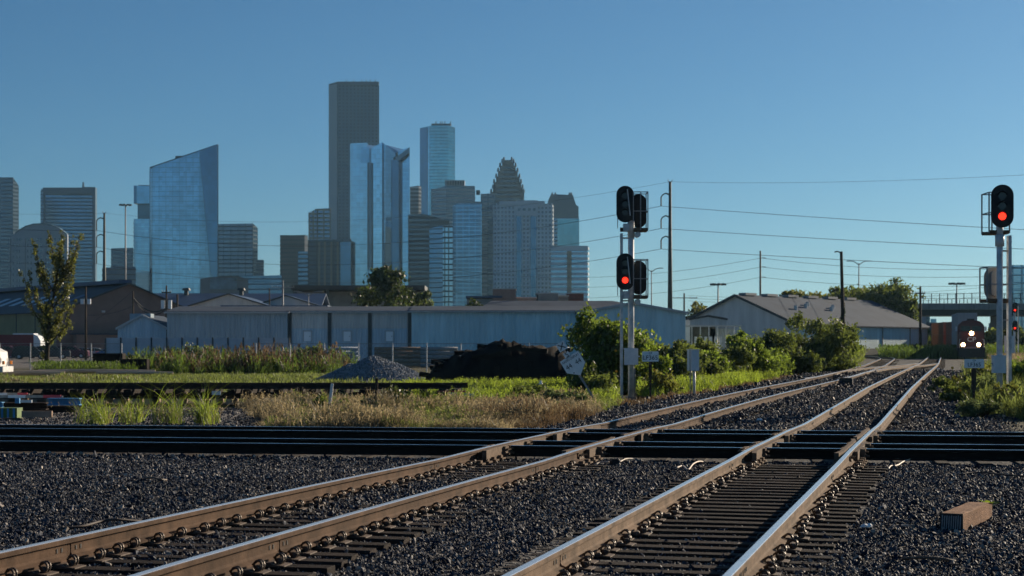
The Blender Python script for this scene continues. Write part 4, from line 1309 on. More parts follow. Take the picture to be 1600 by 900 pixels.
# ------------------------------------------------------------------ litter on the ballast
def timber_block():
    # layered block of old timber lying at the right
    pA = W(1505, 826, 0); 
    Yn = (H - gzp(4.0, 15.3)) * F / (828 - YH); x = gx(1487, Yn)
    t = thing('timber_block', 'short brown timber block with striped end grain lying on the ballast at right', 'timber block', (x, Yn, gzp(x, Yn)))
    k = Yn / F
    w = 34 * k * 1.05; h = 25 * k * 1.08; L = 1.12
    t.rotation_euler = (math.radians(1.5), 0, math.radians(-31))
    mb = MB(); ring = []
    r = random.Random(4); n = 9
    for i in range(n):
        f = i / (n - 1); y = L * f
        top = h * (1.0 + .10 * f) + r.uniform(-.004, .004); bot = h * .10 * f
        if f == 1: top = h * .95; bot = h * .2
        j = lambda: r.uniform(-.004, .004)
        ring += [(-w / 2 + j(), y, bot), (w / 2 + j() - .02 * f, y, bot), (w / 2 + j() - .02 * f, y, top - .008), (w / 2 - .012, y, top), (-w / 2 + .01 + j(), y, top + j())]
    fs = []
    for i in range(n - 1):
        for q in range(5): fs.append((i * 5 + q, i * 5 + (q + 1) % 5, (i + 1) * 5 + (q + 1) % 5, (i + 1) * 5 + q))
    fs += [(4, 3, 2, 1, 0), tuple((n - 1) * 5 + q for q in range(5))]
    mb.add(ring, fs)
    wood = mat('brown_sawn_timber', (0.31, 0.17, 0.10), .85, 0, .35, 5, .5, 40, stretch=(8, 1, 3))
    mb.build('block', wood, t)
    MB().box((0, -.004, h * .5), (w * 1.03, .008, h * 1.04)).build('shaded_end', M['black'], t)  # black sheet paints the shade on the near end face
    for i in range(9):
        q = -w * .40 + w * .80 * i / 8
        MB().box((q, -.011, h * .50), (w * .045, .010, h * .80 * r.uniform(.9, 1.05)), M=Matrix.Rotation(.06, 3, 'Y')).build('end_lamella', M['galv_dull'], t)
timber_block()

def weed_by_block():
    Yn = 19.6; x = gx(1546, Yn); g = gzp(x, Yn)
    t = thing('weed', 'small weed with broad green leaves growing behind the timber block', 'weed', (x, Yn, g))
    r = random.Random(9)
    for i in range(9):
        a = i * .7 + r.uniform(-.2, .2); L = r.uniform(.09, .19); up = r.uniform(.3, .9)
        mb = MB(); vs = []; n = 5
        for q in range(n):
            f = q / (n - 1); w = .026 * math.sin(math.pi * min(.98, .08 + f * .9))
            c = Vector((math.cos(a) * L * f, math.sin(a) * L * f, up * L * f * (1 - .45 * f) + .02)); s = Vector((-math.sin(a), math.cos(a), .2)) * w
            vs += [c - s, c + s]
        mb.add(vs, [(2 * q, 2 * q + 1, 2 * q + 3, 2 * q + 2) for q in range(n - 1)])
        mb.build('leaf', M['g_lush'], t, fix=False)
weed_by_block()

def crumpled(name, label, px, py, wpx, hpx, mt, seed, cat='litter'):
    Yn = 20.
    for _ in range(20):
        Yn = .5 * Yn + .5 * (H - gzp(gx(px, Yn), Yn) - .03) * F / (py - YH)
    k = Yn / F; x = gx(px, Yn)
    import bmesh
    bm = bmesh.new(); bmesh.ops.create_icosphere(bm, subdivisions=2, radius=1)
    r = random.Random(seed)
    bmesh.ops.delete(bm, geom=[v for v in bm.verts if v.co.z < -.3], context='VERTS')
    for v in bm.verts:
        v.co *= r.uniform(.72, 1.15); v.co = Vector((v.co.x * wpx * k / 2, v.co.y * wpx * k * .4, v.co.z * hpx * k / 2))
    me = bpy.data.meshes.new(name); bm.to_mesh(me); bm.free(); me.materials.append(mt)
    tag(obj(name, me, None, (x, Yn, gzp(x, Yn) + hpx * k * .42)), label, cat)
M['plastic'] = mat('white_plastic', (0.88, 0.87, 0.85), .5, 0, .06, 9)
crumpled('plastic_scrap', 'crumpled white plastic scrap lying right of the near track', 1354, 824, 20, 13, M['plastic'], 3)
crumpled('plastic_scrap', 'small white scrap between the two tracks beyond the crossing', 1187, 657, 10, 6, M['plastic'], 4)
crumpled('plastic_scrap', 'white pebble-like scrap right of the far rail', 1466, 578, 6, 4, M['plastic'], 5)

def ground_line(name, label, pts, r, mt, cat, lift=.02, n=6):
    """thin thing lying on the ballast; pts are (px, py, extra lift)"""
    q = []
    for px, py, up in pts:
        Yn = 20.
        for _ in range(30): Yn = .5 * Yn + .5 * (H - gzp(gx(px, Yn), Yn) - lift - up) * F / (py - YH)
        x = gx(px, Yn); q.append(Vector((x, Yn, gzp(x, Yn) + lift + up)))
    # smooth
    out = []
    for i in range(len(q) - 1):
        p0, p1, p2, p3 = q[max(0, i - 1)], q[i], q[i + 1], q[min(len(q) - 1, i + 2)]
        for s in range(5):
            t = s / 5
            out.append(.5 * ((2 * p1) + (p2 - p0) * t + (2 * p0 - 5 * p1 + 4 * p2 - p3) * t * t + (3 * p1 - p0 - 3 * p2 + p3) * t ** 3))
    out.append(q[-1])
    tag(MB().tube(out, r, n).build(name, mt, None, smooth=True), label, cat)
M['pale_wire'] = mat('pale_bonding_cable', (0.55, 0.45, 0.36), .6, 0, .2, 9)
M['dark_cable'] = mat('dark_rubber_cable', (0.05, 0.035, 0.03), .7, 0, .3, 9)
ground_line('bonding_cable', 'pale crooked bonding cable end in front of the crossing, between the two tracks', [(1057, 731, .01), (1067, 728, .02), (1075, 734, .0), (1083, 725, .03), (1092, 721, .04), (1100, 722, .01)], .012, M['pale_wire'], 'cable', .03)
ground_line('bonding_cable', 'pale curved bonding cable in front of the crossing, right of the near track', [(1388, 733, .0), (1392, 728, .03), (1402, 727, .02), (1412, 721, .03), (1426, 717, .05)], .012, M['pale_wire'], 'cable', .03)
ground_line('bonding_cable', 'pale bonding cable beside a black clamp at the foot of the left track', [(931, 725, .0), (940, 722, .02), (951, 722, .03)], .012, M['pale_wire'], 'cable', .03)
ground_line('bonding_cable', 'short pale cable right of the black clamp near the left track', [(968, 722, .01), (978, 717, .04), (990, 717, .03)], .012, M['pale_wire'], 'cable', .03)
ground_line('rubber_cable', 'dark cable lying across the ballast beyond the left track', [(95, 826, .0), (130, 822, .01), (160, 814, .03), (185, 812, .04), (225, 815, .0)], .014, M['dark_cable'], 'cable', .035)
ground_line('steel_rod', 'rusty rod half buried in the ballast at the lower right', [(1410, 873, .0), (1440, 871, .02), (1470, 873, .02), (1492, 877, -.01)], .015, M['plate'], 'rod', .03)
ground_line('rubber_cable', 'thin dark cable on the ballast near the right edge below the crossing', [(1500, 741, .01), (1535, 738, .02), (1570, 742, .02), (1620, 745, 0)], .012, M['dark_cable'], 'cable', .03)
ground_line('rubber_cable', 'short reddish cable on the ballast left of the tracks', [(228, 747, .0), (238, 746, .03), (250, 749, .02), (260, 750, .0)], .014, M['plate'], 'cable', .03)
def clamp():
    x = gx(960, 26.2); tag(MB().box((0, 0, .05), (.12, .10, .09)).box((0, -.02, .10), (.08, .06, .03)).build('cable_clamp', M['black'], None, loc=(x, 26.2, gzp(x, 26.2)), rz=.3), 'small black cable clamp on the ballast before the crossing', 'clamp')
clamp()
# bonding wire welded to the near rail
tag(MB().tube([(0, 0, 0), (.005, -.01, .05), (.02, -.04, .10), (.01, -.02, .125)], .006, 5).build('bond_wire', M['black'], track2, loc=(2.25, 13.15, -.235)), None, None)
# switch stand stub beyond the crossing
def stub():
    x = gx(1322, 72); g = gzp(x, 72)
    t = thing('switch_machine', 'low black switch box beside the far track', 'switch box', (x, 72, g), -.25)
    MB().box((0, 0, .18), (.55, .35, .30)).build('case', M['black'], t); MB().box((0, 0, .345), (.5, .3, .03)).build('lid', M['plate'], t)
    MB().cyl((-.5, 0, .0), (-.5, 0, .5), .03, n=6).build('rod', M['black'], t)
stub()

# ------------------------------------------------------------------ stacked track panels lying behind the crossing at the left
M['old_tie'] = mat('old_black_tie', (0.024, 0.019, 0.016), .9, 0, .4, 4, .5, 20, rnd=.3)
M['panel_rail'] = mat('panel_rail_rust', (0.05, 0.034, 0.027), .8, 0, .3, 6)
M['tie_tan'] = mat('weathered_and_lit_tan_tie', (0.30, 0.22, 0.165), .9, 0, .3, 6, .4, 30, rnd=.2)
def panel_stack():
    Ypan = 55.0
    x0, x1 = gx(-25, Ypan), gx(730, Ypan)
    z0 = gzp((x0 + x1) / 2, Ypan)
    for lev in range(2):
        t = thing('track_panel', ('lower' if lev == 0 else 'upper') + ' one of two prefabricated track panels stacked behind the crossing', 'track panel', (0, 0, 0), 0, 'stacked track panels')
        zb = z0 + .03 + lev * .30
        r = random.Random(lev)
        n = 30
        for i in range(n):
            x = x0 + (x1 - x0) * (i + .5) / n + r.uniform(-.12, .12)
            obj('tie', TIE_D[r.randrange(3)] if lev else TIE_T[r.randrange(3)], t, (x, Ypan, zb + .17), math.pi / 2 + r.uniform(-.05, .05) + (.12 if lev == 0 else 0))
        for s in (-1, 1):
            mb = MB(); xs_ = np.linspace(x0, x1 - (.5 if s < 0 else 0), 8)
            q = np.c_[xs_, np.full(8, Ypan + s * .755), np.full(8, zb + .17 + .173)]
            sweep(mb, q, np.tile([0.0, 1.0], (8, 1)), 0, lambda i: HEAD, 0, 0)
            mb.build('rail', [M['panel_rail']], t, fix=False)
TIE_D = [chamfer_tie(2.6, .23, .17, 50 + k).mesh('tie', M['old_tie']) for k in range(3)]
TIE_T = [chamfer_tie(2.6, .23, .17, 60 + k).mesh('tie', M['tie_tan']) for k in range(3)]  # lower ties tan: sunlight on their faces is put into the colour
panel_stack()
def on_panel(px, py, wpx, hpx, mt, label, nm='label_plate'):
    Y = 53.2; k = Y / F
    c = W(px, py, Y)
    tag(MB().box((0, 0, 0), (wpx * k, .02, hpx * k)).build(nm, mt, None, loc=c), label, 'plate')
on_panel(338, 614, 14, 6, M['boxgrey'], 'pale plate fixed to the stacked track panels left of the bucket')
on_panel(707, 617, 13, 7, M['boxgrey'], 'pale plate near the right end of the stacked track panels')
on_panel(732, 618, 14, 6, M['boxgrey'], 'pale plate on the right end of the stacked track panels')
tag(MB().box((0, 0, 0), (.9, .12, .05)).build('red_painted_bar', mat('red_paint_bar', (.22, .03, .035), .7, 0, .2, 5), None, loc=W(705, 611.5, 53.6)), 'dull red bar lying on the right end of the stacked track panels', 'bar')
def bucket():
    Y = 52.6; x = gx(420, Y); g = gzp(x, Y)
    t = thing('bucket', 'small grey green bucket standing in front of the stacked track panels', 'bucket', (x, Y, g))
    MB().cyl((0, 0, 0), (0, 0, .26), .10, .125, 14).build('body', mat('bucket_plastic', (.09, .15, .16), .5, 0, .1, 4), t, smooth=False)
    MB().cyl((0, 0, .25), (0, 0, .275), .135, .135, 14).build('rim', M['boxgrey'], t)
bucket()
def stake(px, y0, y1, Y, mt, label, wpx, lean=0):
    k = Y / F; x = gx(px, Y); g = gzp(x, Y); h = gz(y0, Y) - g
    t = MB(); t.box((0, 0, h / 2 - .05), (wpx * k, .05, h + .1)).box((0, 0, h + .01), (wpx * k * .8, .04, .02))
    o = t.build('marker_post', mt, None, loc=(x, Y, g)); o.rotation_euler = (0, lean, 0)
    tag(o, label, 'post')
stake(513, 600, 628, 46, M['white'], 'white leaning marker post in front of the stacked track panels', 4.5, .12)
stake(587, 592, 630, 48.5, M['woodpole'], 'short black wooden post in front of the stacked track panels', 4.5, .03)

# ------------------------------------------------------------------ blue steel and gate arms lying at the far left
M['blue'] = mat('blue_painted_steel', (0.035, 0.21, 0.42), .5, 0, .3, 4)
M['red'] = mat('red_reflective', (0.62, 0.05, 0.07), .5, 0, .2, 6)
M['greenst'] = mat('green_yellow_paint', (0.09, 0.15, 0.035), .6, 0, .4, 6)
def gate_arm(label, px0, px1, py, Y, seed):
    k = Y / F; x0, x1 = gx(px0, Y), gx(px1, Y); L = x1 - x0
    t = thing('gate_arm', label, 'gate arm', (x0, Y, gz(py, Y)), .0, 'striped gate arms')
    n = max(4, int(L / .38)); w = L / n
    for i in range(n):
        last = i == n - 1
        MB().box((w * (i + .5), 0, 0), (w - .004, .03, .075)).build('stripe', M['red'] if last or i % 3 == 1 and seed else (M['plastic'] if i % 2 else M['tan']), t)
    MB().box((L / 2, .03, -.005), (L + .1, .02, .05)).build('backing_bar', M['galv_dull'], t)
gate_arm('upper red and white gate arm lying on the blue steel at the far left', -20, 43, 616, 46.2, 0)
gate_arm('longer red tipped gate arm lying on the blue steel in front of the other', -15, 95, 619.5, 45.9, 0)
def steel_thing(name, label, px0, px1, py0, py1, Y, mt, cat, depth=.3, flange=True, rz=0, ribs=0):
    x0, x1 = gx(px0, Y), gx(px1, Y); z0, z1 = gz(py1, Y), gz(py0, Y); L = x1 - x0; h = z1 - z0
    t = thing(name, label, cat, ((x0 + x1) / 2, Y, z0), rz)
    if flange:
        MB().box((0, 0, h / 2), (L, .02, h * .92)).build('web', mt, t)
        MB().box((0, 0, h - .012), (L, depth, .024)).build('flange', mt, t); MB().box((0, 0, .012), (L, depth, .024)).build('flange', mt, t)
    else:
        MB().box((0, 0, h / 2), (L, depth, h)).build('body', mt, t)
    for i in range(ribs):
        MB().box((-L / 2 + L * (i + .5) / ribs, -depth / 2 - .01, h / 2), (.05, .02, h * .96)).build('rib', M['blue'], t)
    return t
steel_thing('steel_girder', 'bright blue steel beam lying left of the tall grass tuft', 76, 126, 622, 633, 45.5, M['blue'], 'beam', .3)
steel_thing('steel_girder', 'short blue steel piece at the left edge of the picture', -20, 5, 628, 637, 45.2, M['blue'], 'beam', .25)
steel_thing('steel_girder', 'dark steel beam under the gate arms', -20, 74, 629, 640, 46.5, M['panel_rail'], 'beam', .3)
steel_thing('steel_girder', 'second dark beam lying under the blue steel', 5, 120, 634, 644, 47.2, M['old_tie'], 'beam', .3, False)
steel_thing('steel_bracket', 'small blue bracket on the dark beam at the far left', 24, 31, 622, 630, 45.3, M['blue'], 'bracket', .1, False)
steel_thing('steel_plate', 'grey plate leaning on the dark beam at the far left', 32, 50, 625, 629, 45.2, M['boxgrey'], 'plate', .05, False)
steel_thing('crate', 'green and blue striped crate at the lower left behind the crossing', -15, 31, 637, 653, 43.5, M['greenst'], 'crate', .5, False, 0, 5)
steel_thing('timber_plank', 'brown timber plank standing on edge beside the green crate', 34, 82, 642, 652, 43.2, M['tie_tan'], 'plank', .08, False, -.06)
steel_thing('timber_plank', 'pale timber end under the green crate', 5, 30, 653, 660, 43.0, M['tie_grey'], 'plank', .2, False)
steel_thing('timber_plank', 'pale splintered timber end right of the blue beam', 116, 127, 634, 641, 44.6, M['tie_tan'], 'plank', .1, False, .5)

# ------------------------------------------------------------------ long pale poles lying on the grass
M['palewood'] = mat('pale_sawn_timber', (0.50, 0.40, 0.30), .8, 0, .2, 3, stretch=(.4, 6, 6))
def lumber(label, px0, px1, py, Y, w):
    x0, x1 = gx(px0, Y), gx(px1, Y)
    mb = MB(); mb.tube([(x0, Y, gz(py, Y)), ((x0 + x1) / 2, Y + .2, gz(py, Y) + .02), (x1, Y + .5, gz(py, Y) - .02)], [w, w * .95, w * .85], 8)
    tag(mb.build('timber_pole', M['palewood'], None, smooth=False), label, 'timber pole', 'pale poles on the grass')
lumber('thick pale pole lying on the grass at the far left', 4, 98, 583, 104, .17)
lumber('longer pale pole lying behind the thick pale pole', 60, 240, 580, 108, .12)
lumber('thin pale pole end lying right of the longer pale pole', 150, 268, 582.5, 107, .10)

# black beams in the weeds
for k, (a, b, c, d, lb) in enumerate(((148, 194, 552, 566, 'black concrete block among the weeds, left of the lower one'), (185, 232, 561, 576, 'lower black block among the weeds along the fence'))):
    steel_thing('black_block', lb, a, b, c, d + 4, 116 - k * 2, M['old_tie'], 'block', 1.0, False)

# ------------------------------------------------------------------ gravel heap and tie heap
HS = mat('blue_grey_crushed_stone', (0.23, 0.25, 0.275), .8, 0, .45, 9, rnd=.45)
def heap(px0, px1, pyt, Y, dep, label, nstone, peak=.5, seed=1):
    x0, x1 = gx(px0, Y), gx(px1, Y); cx = (x0 + x1) / 2; w = x1 - x0; g = gzp(cx, Y); hh = gz(pyt, Y) - g
    t = thing('gravel_heap', label, 'gravel heap', (cx, Y, g))
    def hz(x, y):
        u = x / (w / 2); v = y / (dep / 2)
        u2 = u - (peak - .5) * 2 * (1 - abs(u))
        r = np.sqrt(u2 ** 2 + v ** 2)
        return hh * np.clip(1.08 - np.sqrt(r ** 2 + .02) * 1.06, -.05, 1) * (1 + .12 * vnoise(x, y, 1.5, seed))
    n = 28; vs = []
    for j in range(n):
        for i in range(n):
            x = -w / 2 + w * i / (n - 1); y = -dep / 2 + dep * j / (n - 1)
            vs.append((x, y, float(hz(np.array(x), np.array(y))) - .03))
    fs = [(j * n + i, j * n + i + 1, (j + 1) * n + i + 1, (j + 1) * n + i) for j in range(n - 1) for i in range(n - 1)]
    MB().add(vs, fs).build('mound', HS, t, smooth=True, fix=False)
    X = R.uniform(-w / 2, w / 2, nstone); Yy = R.uniform(-dep / 2, dep / 2, nstone); Z = hz(X, Yy)
    k = Z > .0
    p = np.c_[X, Yy, Z][k]; m = len(p)
    scatter('stones', None, None, p, R.uniform(0, 6.28, (m, 3)), R.uniform(.04, .09, (m, 1)) * R.uniform(.8, 1.2, (m, 3)), R.integers(0, 9, m), ROCKS, HS, t)
heap(512, 678, 553, 92.0, 6.5, 'tall heap of blue grey crushed stone behind the stacked track panels', 5200, .45, 3)
heap(490, 590, 567, 95.0, 4.5, 'lower shoulder of crushed stone joining the tall heap on its left', 2600, .6, 4)

def tie_heap():
    Y = 80.0; r = random.Random(12)
    x0, x1 = gx(660, Y), gx(905, Y); w = x1 - x0; g = gzp((x0 + x1) / 2, Y)
    prof_px = [660, 680, 700, 722, 745, 770, 790, 810, 830, 850, 870, 890, 905]
    prof_py = [596, 575, 563, 556, 549, 543, 536, 543, 546, 546, 548, 556, 580]
    X = [gx(p, Y) for p in prof_px]; Zt = [gz(p, Y) for p in prof_py]
    # earthy core
    n = 44; m = 15; vs = []
    for j in range(m):
        v = (j / (m - 1) - .5) * 2
        for i in range(n):
            x = x0 + w * i / (n - 1); zt = float(np.interp(x, X, Zt)) - g
            vs.append((x, Y + v * 3.0, g + max(-.05, (zt * 1.10 - .05) * (1 - abs(v) ** 1.9)) + r.uniform(-.20, .14)))
    fs = [(j * n + i, j * n + i + 1, (j + 1) * n + i + 1, (j + 1) * n + i) for j in range(m - 1) for i in range(n - 1)]
    tag(MB().add(vs, fs).build('earth_mound', mat('black_earth', (0.017, 0.0135, 0.0115), .95, 0, .4, 2, .8, 8), None, fix=False, smooth=True), 'black earth core of the dark heap of old ties', 'mound')
    T = [chamfer_tie(r.uniform(1.5, 2.6), .23, .19, 70 + k).mesh('old_tie', M['old_tie']) for k in range(6)]
    cnt = 0
    for lay in range(7):
        for i in range(16):
            x = x0 + w * (i + r.uniform(.1, .9)) / 16
            zt = float(np.interp(x, X, Zt)) - g
            v = -1 + lay * .33
            z = zt * (1 - abs(v) ** 1.6)
            if z < .05 or x < gx(690, Y): continue
            o = obj('old_tie', r.choice(T), None, (x, Y + v * 2.1, g + z + r.uniform(-.12, .08)))
            o.rotation_euler = (r.uniform(-.25, .25), r.uniform(-.16, .16) - .25 * (x > gx(800, Y)) * 0, r.choice([0, 0, .3, -.4, 1.0, -.15]) + r.uniform(-.3, .3))
            tag(o, 'discarded black railway tie in the dark heap beside the leaning sign', 'railway tie', 'old ties in the dark heap'); cnt += 1
    for (a, b, c, d, rot) in ((770, 555, 800, 538, .32), (800, 541, 850, 546, -.06), (835, 566, 862, 578, -.45), (745, 556, 790, 548, .1)):
        p = W((a + c) / 2, (b + d) / 2, Y - 1.6)
        o = obj('old_tie', T[0], None, p); o.rotation_euler = (0, -rot, r.uniform(-.1, .1))
        tag(o, 'discarded black railway tie in the dark heap beside the leaning sign', 'railway tie', 'old ties in the dark heap')
tie_heap()
def barrel():
    Y = 56.0; x = gx(845, Y); g = gzp(x, Y)
    t = thing('barrel', 'black ribbed barrel with white cap in the grass before the dark heap', 'barrel', (x, Y, g))
    mb = MB()
    for k in range(4): mb.cyl((0, 0, k * .16), (0, 0, k * .16 + .15), .19 - .008 * k, .185 - .008 * k, 14)
    mb.build('body', M['black'], t)
    for k in range(3): MB().cyl((0, 0, .145 + k * .16), (0, 0, .17 + k * .16), .205 - .008 * k, n=14).build('rib', M['galv_dull'], t)
    MB().cyl((0, 0, .64), (0, 0, .68), .06, n=10).cyl((0, 0, .68), (0, 0, .76), .035, .04, 10).build('cap', M['plastic'], t)
    MB().tube([(-.2, 0, .5), (-.4, -.05, .45), (-.5, 0, .3)], .035, 6).build('arm', M['black'], t)
barrel()

# ------------------------------------------------------------------ sheds and warehouses
def corr(name, col, pitch=.3, rough=.5, axis=0, depth=.5):
    """ribbed sheet metal; the ribs are fine relief"""
    m = mat(name, col, rough, 0.0, .16, .8, stretch=(1.2, 1.2, .18))
    nt = m.node_tree; b = nt.nodes['Principled BSDF']
    tc = nt.nodes.new('ShaderNodeTexCoord'); wv = nt.nodes.new('ShaderNodeTexWave')
    wv.bands_direction = 'X'; wv.inputs['Scale'].default_value = 1 / pitch * .314 / .314 * .5 / 1.0
    wv.inputs['Distortion'].default_value = 0
    nt.links.new(tc.outputs['Object'], wv.inputs['Vector'])
    bp = nt.nodes.new('ShaderNodeBump'); bp.inputs['Strength'].default_value = depth; bp.inputs['Distance'].default_value = .06
    nt.links.new(wv.outputs['Fac'], bp.inputs['Height']); nt.links.new(bp.outputs[0], b.inputs['Normal'])
    return m
M['w_blue'] = corr('slate_blue_sheet', (0.36, 0.43, 0.48), .5)
M['w_pale'] = corr('pale_blue_sheet', (0.50, 0.60, 0.67), .5)
M['w_teal'] = corr('pale_teal_sheet', (0.60, 0.78, 0.82), .5)
M['w_grey'] = corr('light_grey_sheet', (0.62, 0.60, 0.57), .5)
M['w_brown'] = mat('brown_rendered_wall', (0.22, 0.165, 0.145), .9, 0, .12, .5)
M['w_tan'] = mat('tan_yellow_wall', (0.33, 0.27, 0.15), .9, 0, .12, .5)
M['r_dark'] = mat('dark_roof_sheet', (0.03, 0.03, 0.034), .6, 0, .3, .4)
M['r_blue'] = mat('blue_roof_sheet', (0.05, 0.085, 0.15), .5, 0, .25, .3)
M['r_grey'] = mat('grey_roof_sheet', (0.050, 0.070, 0.102), .8, 0.0, .2, .3)
M['trim_dark'] = mat('dark_trim', (0.045, 0.055, 0.06), .6, 0, .2, 2)
M['trim_pale'] = mat('pale_trim', (0.5, 0.5, 0.5), .6, 0, .1, 2)
M['door_white'] = mat('white_door', (0.93, 0.94, 0.95), .5, 0, .02, 2)
M['skylight'] = mat('skylight_sheet', (0.32, 0.40, 0.46), .35, 0, .15, 2)
M['conc'] = mat('concrete', (0.30, 0.29, 0.275), .9, 0, .2, .5)

def gable_house(name, label, corner, L, Wd, rz, zeave, zridge, zb, walls, gmat, roof, over=.35, cat='warehouse', trim='trim_dark'):
    """corner = near corner; x axis runs along the gable wall, y axis back along the long wall (before rotation rz)"""
    t = thing(name, label, cat, (corner[0], corner[1], zb), rz)
    e, rg = zeave - zb, zridge - zb
    MB().prism([(0, -.3), (Wd, -.3), (Wd, e), (Wd / 2, rg), (0, e)], 'Y', -.02, .15).build('gable_wall', gmat, t)
    MB().prism([(0, -.3), (Wd, -.3), (Wd, e), (Wd / 2, rg), (0, e)], 'Y', L - .15, L).build('gable_wall', gmat, t)
    MB().box((.08, L / 2, e / 2 - .15), (.15, L - .32, e + .3)).build('side_wall', walls, t)
    MB().box((Wd - .08, L / 2, e / 2 - .15), (.15, L - .32, e + .3)).build('side_wall', walls, t)
    sl = math.hypot(Wd / 2, rg - e); th = .14
    ux, uz = (Wd / 2) / sl, (rg - e) / sl
    for sd in (0, 1):
        a = Vector((-over * ux, 0, e - over * uz)); b = Vector((Wd / 2, 0, rg))
        pts = [(a.x, a.z + .02), (b.x, b.z + .02), (b.x, b.z + th), (a.x, a.z + th)]
        if sd: pts = [(Wd - x, z) for x, z in pts]
        ro = MB().prism(pts, 'Y', -over, L + over).build('roof', roof, t)
        pts2 = [(x, z + (.03 if i > 1 else -.12)) for i, (x, z) in enumerate(pts)]
        MB().prism(pts2, 'Y', -over - .10, -over - .005).build('rake_trim', M[trim], t)
    return t, e, rg

def roof_patch(t, Wd, e, rg, y0, y1, f0, f1, mt, nm, left=True, th=.05):
    """a sheet on the left or right slope between fractions f0..f1 of the slope (0 = eave)"""
    xs_ = [Wd / 2 * f0, Wd / 2 * f1]; zs = [e + (rg - e) * f0, e + (rg - e) * f1]
    pts = [(xs_[0], zs[0] + .145), (xs_[1], zs[1] + .145), (xs_[1], zs[1] + .145 + th), (xs_[0], zs[0] + .145 + th)]
    if not left: pts = [(Wd - x, z) for x, z in pts]
    MB().prism(pts, 'Y', y0, y1).build(nm, mt, t)

# brown gabled warehouse at the far left, one corner toward the camera
def brown_warehouse():
    Y = 262.0; c = (gx(88, Y), Y)
    rz = math.radians(38)
    zb = .7
    t, e, rg = gable_house('warehouse', 'brown gabled warehouse with dark skylit roof at the far left', c, 70, 23.5, rz, gz(487, Y), gz(443, Y + 6), zb, M['w_tan'], M['w_brown'], M['r_dark'], .5)
    for y in np.arange(4, 62, 5.2):
        roof_patch(t, 23.5, e, rg, y, y + 2.3, .28, .60, M['skylight'] if y > 10 else M['r_blue'], 'skylight')
    MB().box((11.75, 34, rg + .35), (2.2, 66, .6)).build('ridge_vent', M['r_blue'], t)
    for y in np.arange(8, 66, 7.5):
        MB().box((-.03, y, e / 2), (.1, .18, e)).build('wall_joint', M['trim_dark'], t)
    MB().box((8, -.9, 1.5), (11, 1.6, 3.0)).build('lean_to', M['w_brown'], t)
    MB().box((8, -.95, 3.1), (11.6, 2.0, .18)).build('lean_to_roof', M['r_grey'], t)
    for x, z in ((7.5, 6.6), (13.6, 4.6)):
        MB().box((x, -.2, z), (.5, .4, .3)).build('wall_light', M['trim_pale'], t)
brown_warehouse()

def small_shed():
    Y = 196.0; x0, x1 = gx(184, Y), gx(260, Y)
    t, e, rg = gable_house('shed', 'small pale blue gabled shed between the brown warehouse and the long shed', (x0, Y), 12, x1 - x0, 0, gz(513, Y), gz(493, Y), .4, M['w_blue'], M['w_pale'], M['r_grey'], .2, 'shed', 'trim_pale')
    MB().cyl((x1 - x0 + .15, -.1, 0), (x1 - x0 + .15, -.1, e), .16, n=8).build('downpipe', M['trim_dark'], t)
    MB().box((2.2, 2.5, rg - .2), (2.4, 1.8, .9)).build('roof_vent', M['skylight'], t)
small_shed()

def long_shed(name, label, px0, px1, Y, pyeave, pyridge, dep, wall, roof, zb=.4, doors=(), posts=(), upper=None, gut='trim_pale'):
    """shed whose long wall faces the tracks, low pitched roof"""
    x0, x1 = gx(px0, Y), gx(px1, Y); L = x1 - x0
    t = thing(name, label, 'shed', (x0, Y, zb))
    e = gz(pyeave, Y) - zb; rg = gz(pyridge, Y + dep / 2) - zb
    MB().box((L / 2, .1, e / 2 - .15), (L, .2, e + .3)).build('front_wall', wall, t)
    MB().box((L / 2, dep - .1, e / 2 - .15), (L, .2, e + .3)).build('back_wall', wall, t)
    rb = MB(); x = .3
    while x < L - .2:
        rb.box((x, -.02, e / 2 - .12), (.07, .05, e - .28)); x += .55
    tag(rb.build('wall_ribs', wall, t, fix=False), kind='stuff')
    for x in (.1, L - .1):
        MB().prism([(.2, -.3), (dep - .2, -.3), (dep - .2, e), (dep / 2, rg), (.2, e)], 'X', x - .1, x + .1).build('gable_wall', wall, t)
    for sd in (0, 1):
        pts = [(-.35, e - .02), (dep / 2, rg + .03), (dep / 2, rg + .17), (-.35, e + .13)]
        if sd: pts = [(dep - y, z) for y, z in pts]
        MB().prism(pts, 'X', -.25, L + .25).build('roof', roof, t)
    MB().box((L / 2, -.42, e - .01), (L + .5, .14, .16)).build('gutter', M[gut], t)
    for px in posts:
        x = gx(px, Y) - x0; MB().box((x, -.08, e / 2), (.38, .16, e)).build('bay_post', M['trim_dark'], t)
    for a, b, c, d in doors:
        xa, xb = gx(a, Y) - x0, gx(b, Y) - x0; za, zc = gz(d, Y) - zb, gz(c, Y) - zb
        o = MB().box(((xa + xb) / 2, -.04, (za + zc) / 2), (xb - xa, .08, zc - za)).build('door', M['door_white'], t)
        MB().box((xb - .12, -.1, (za + zc) / 2), (.08, .06, .08)).build('handle', M['trim_dark'], o)
        f = MB(); f.box((xa - .06, -.05, (za + zc) / 2), (.07, .10, zc - za + .1)); f.box((xb + .06, -.05, (za + zc) / 2), (.12, .10, zc - za + .1)); f.box(((xa + xb) / 2, -.05, zc + .07), (xb - xa + .24, .10, .12))
        f.build('frame', M['trim_pale'], o)
    if upper:
        za = gz(upper[0], Y) - zb
        MB().box((L / 2, -.03, (za + e) / 2 - .1), (L - .05, .06, e - za - .2)).build('upper_cladding', upper[1], t)
    return t, e, rg, L
Ys = 190.0
long_shed('shed', 'slate blue ribbed shed left of the three door bays', 261, 449, Ys, 488.5, 481, 16, M['w_blue'], M['r_grey'])
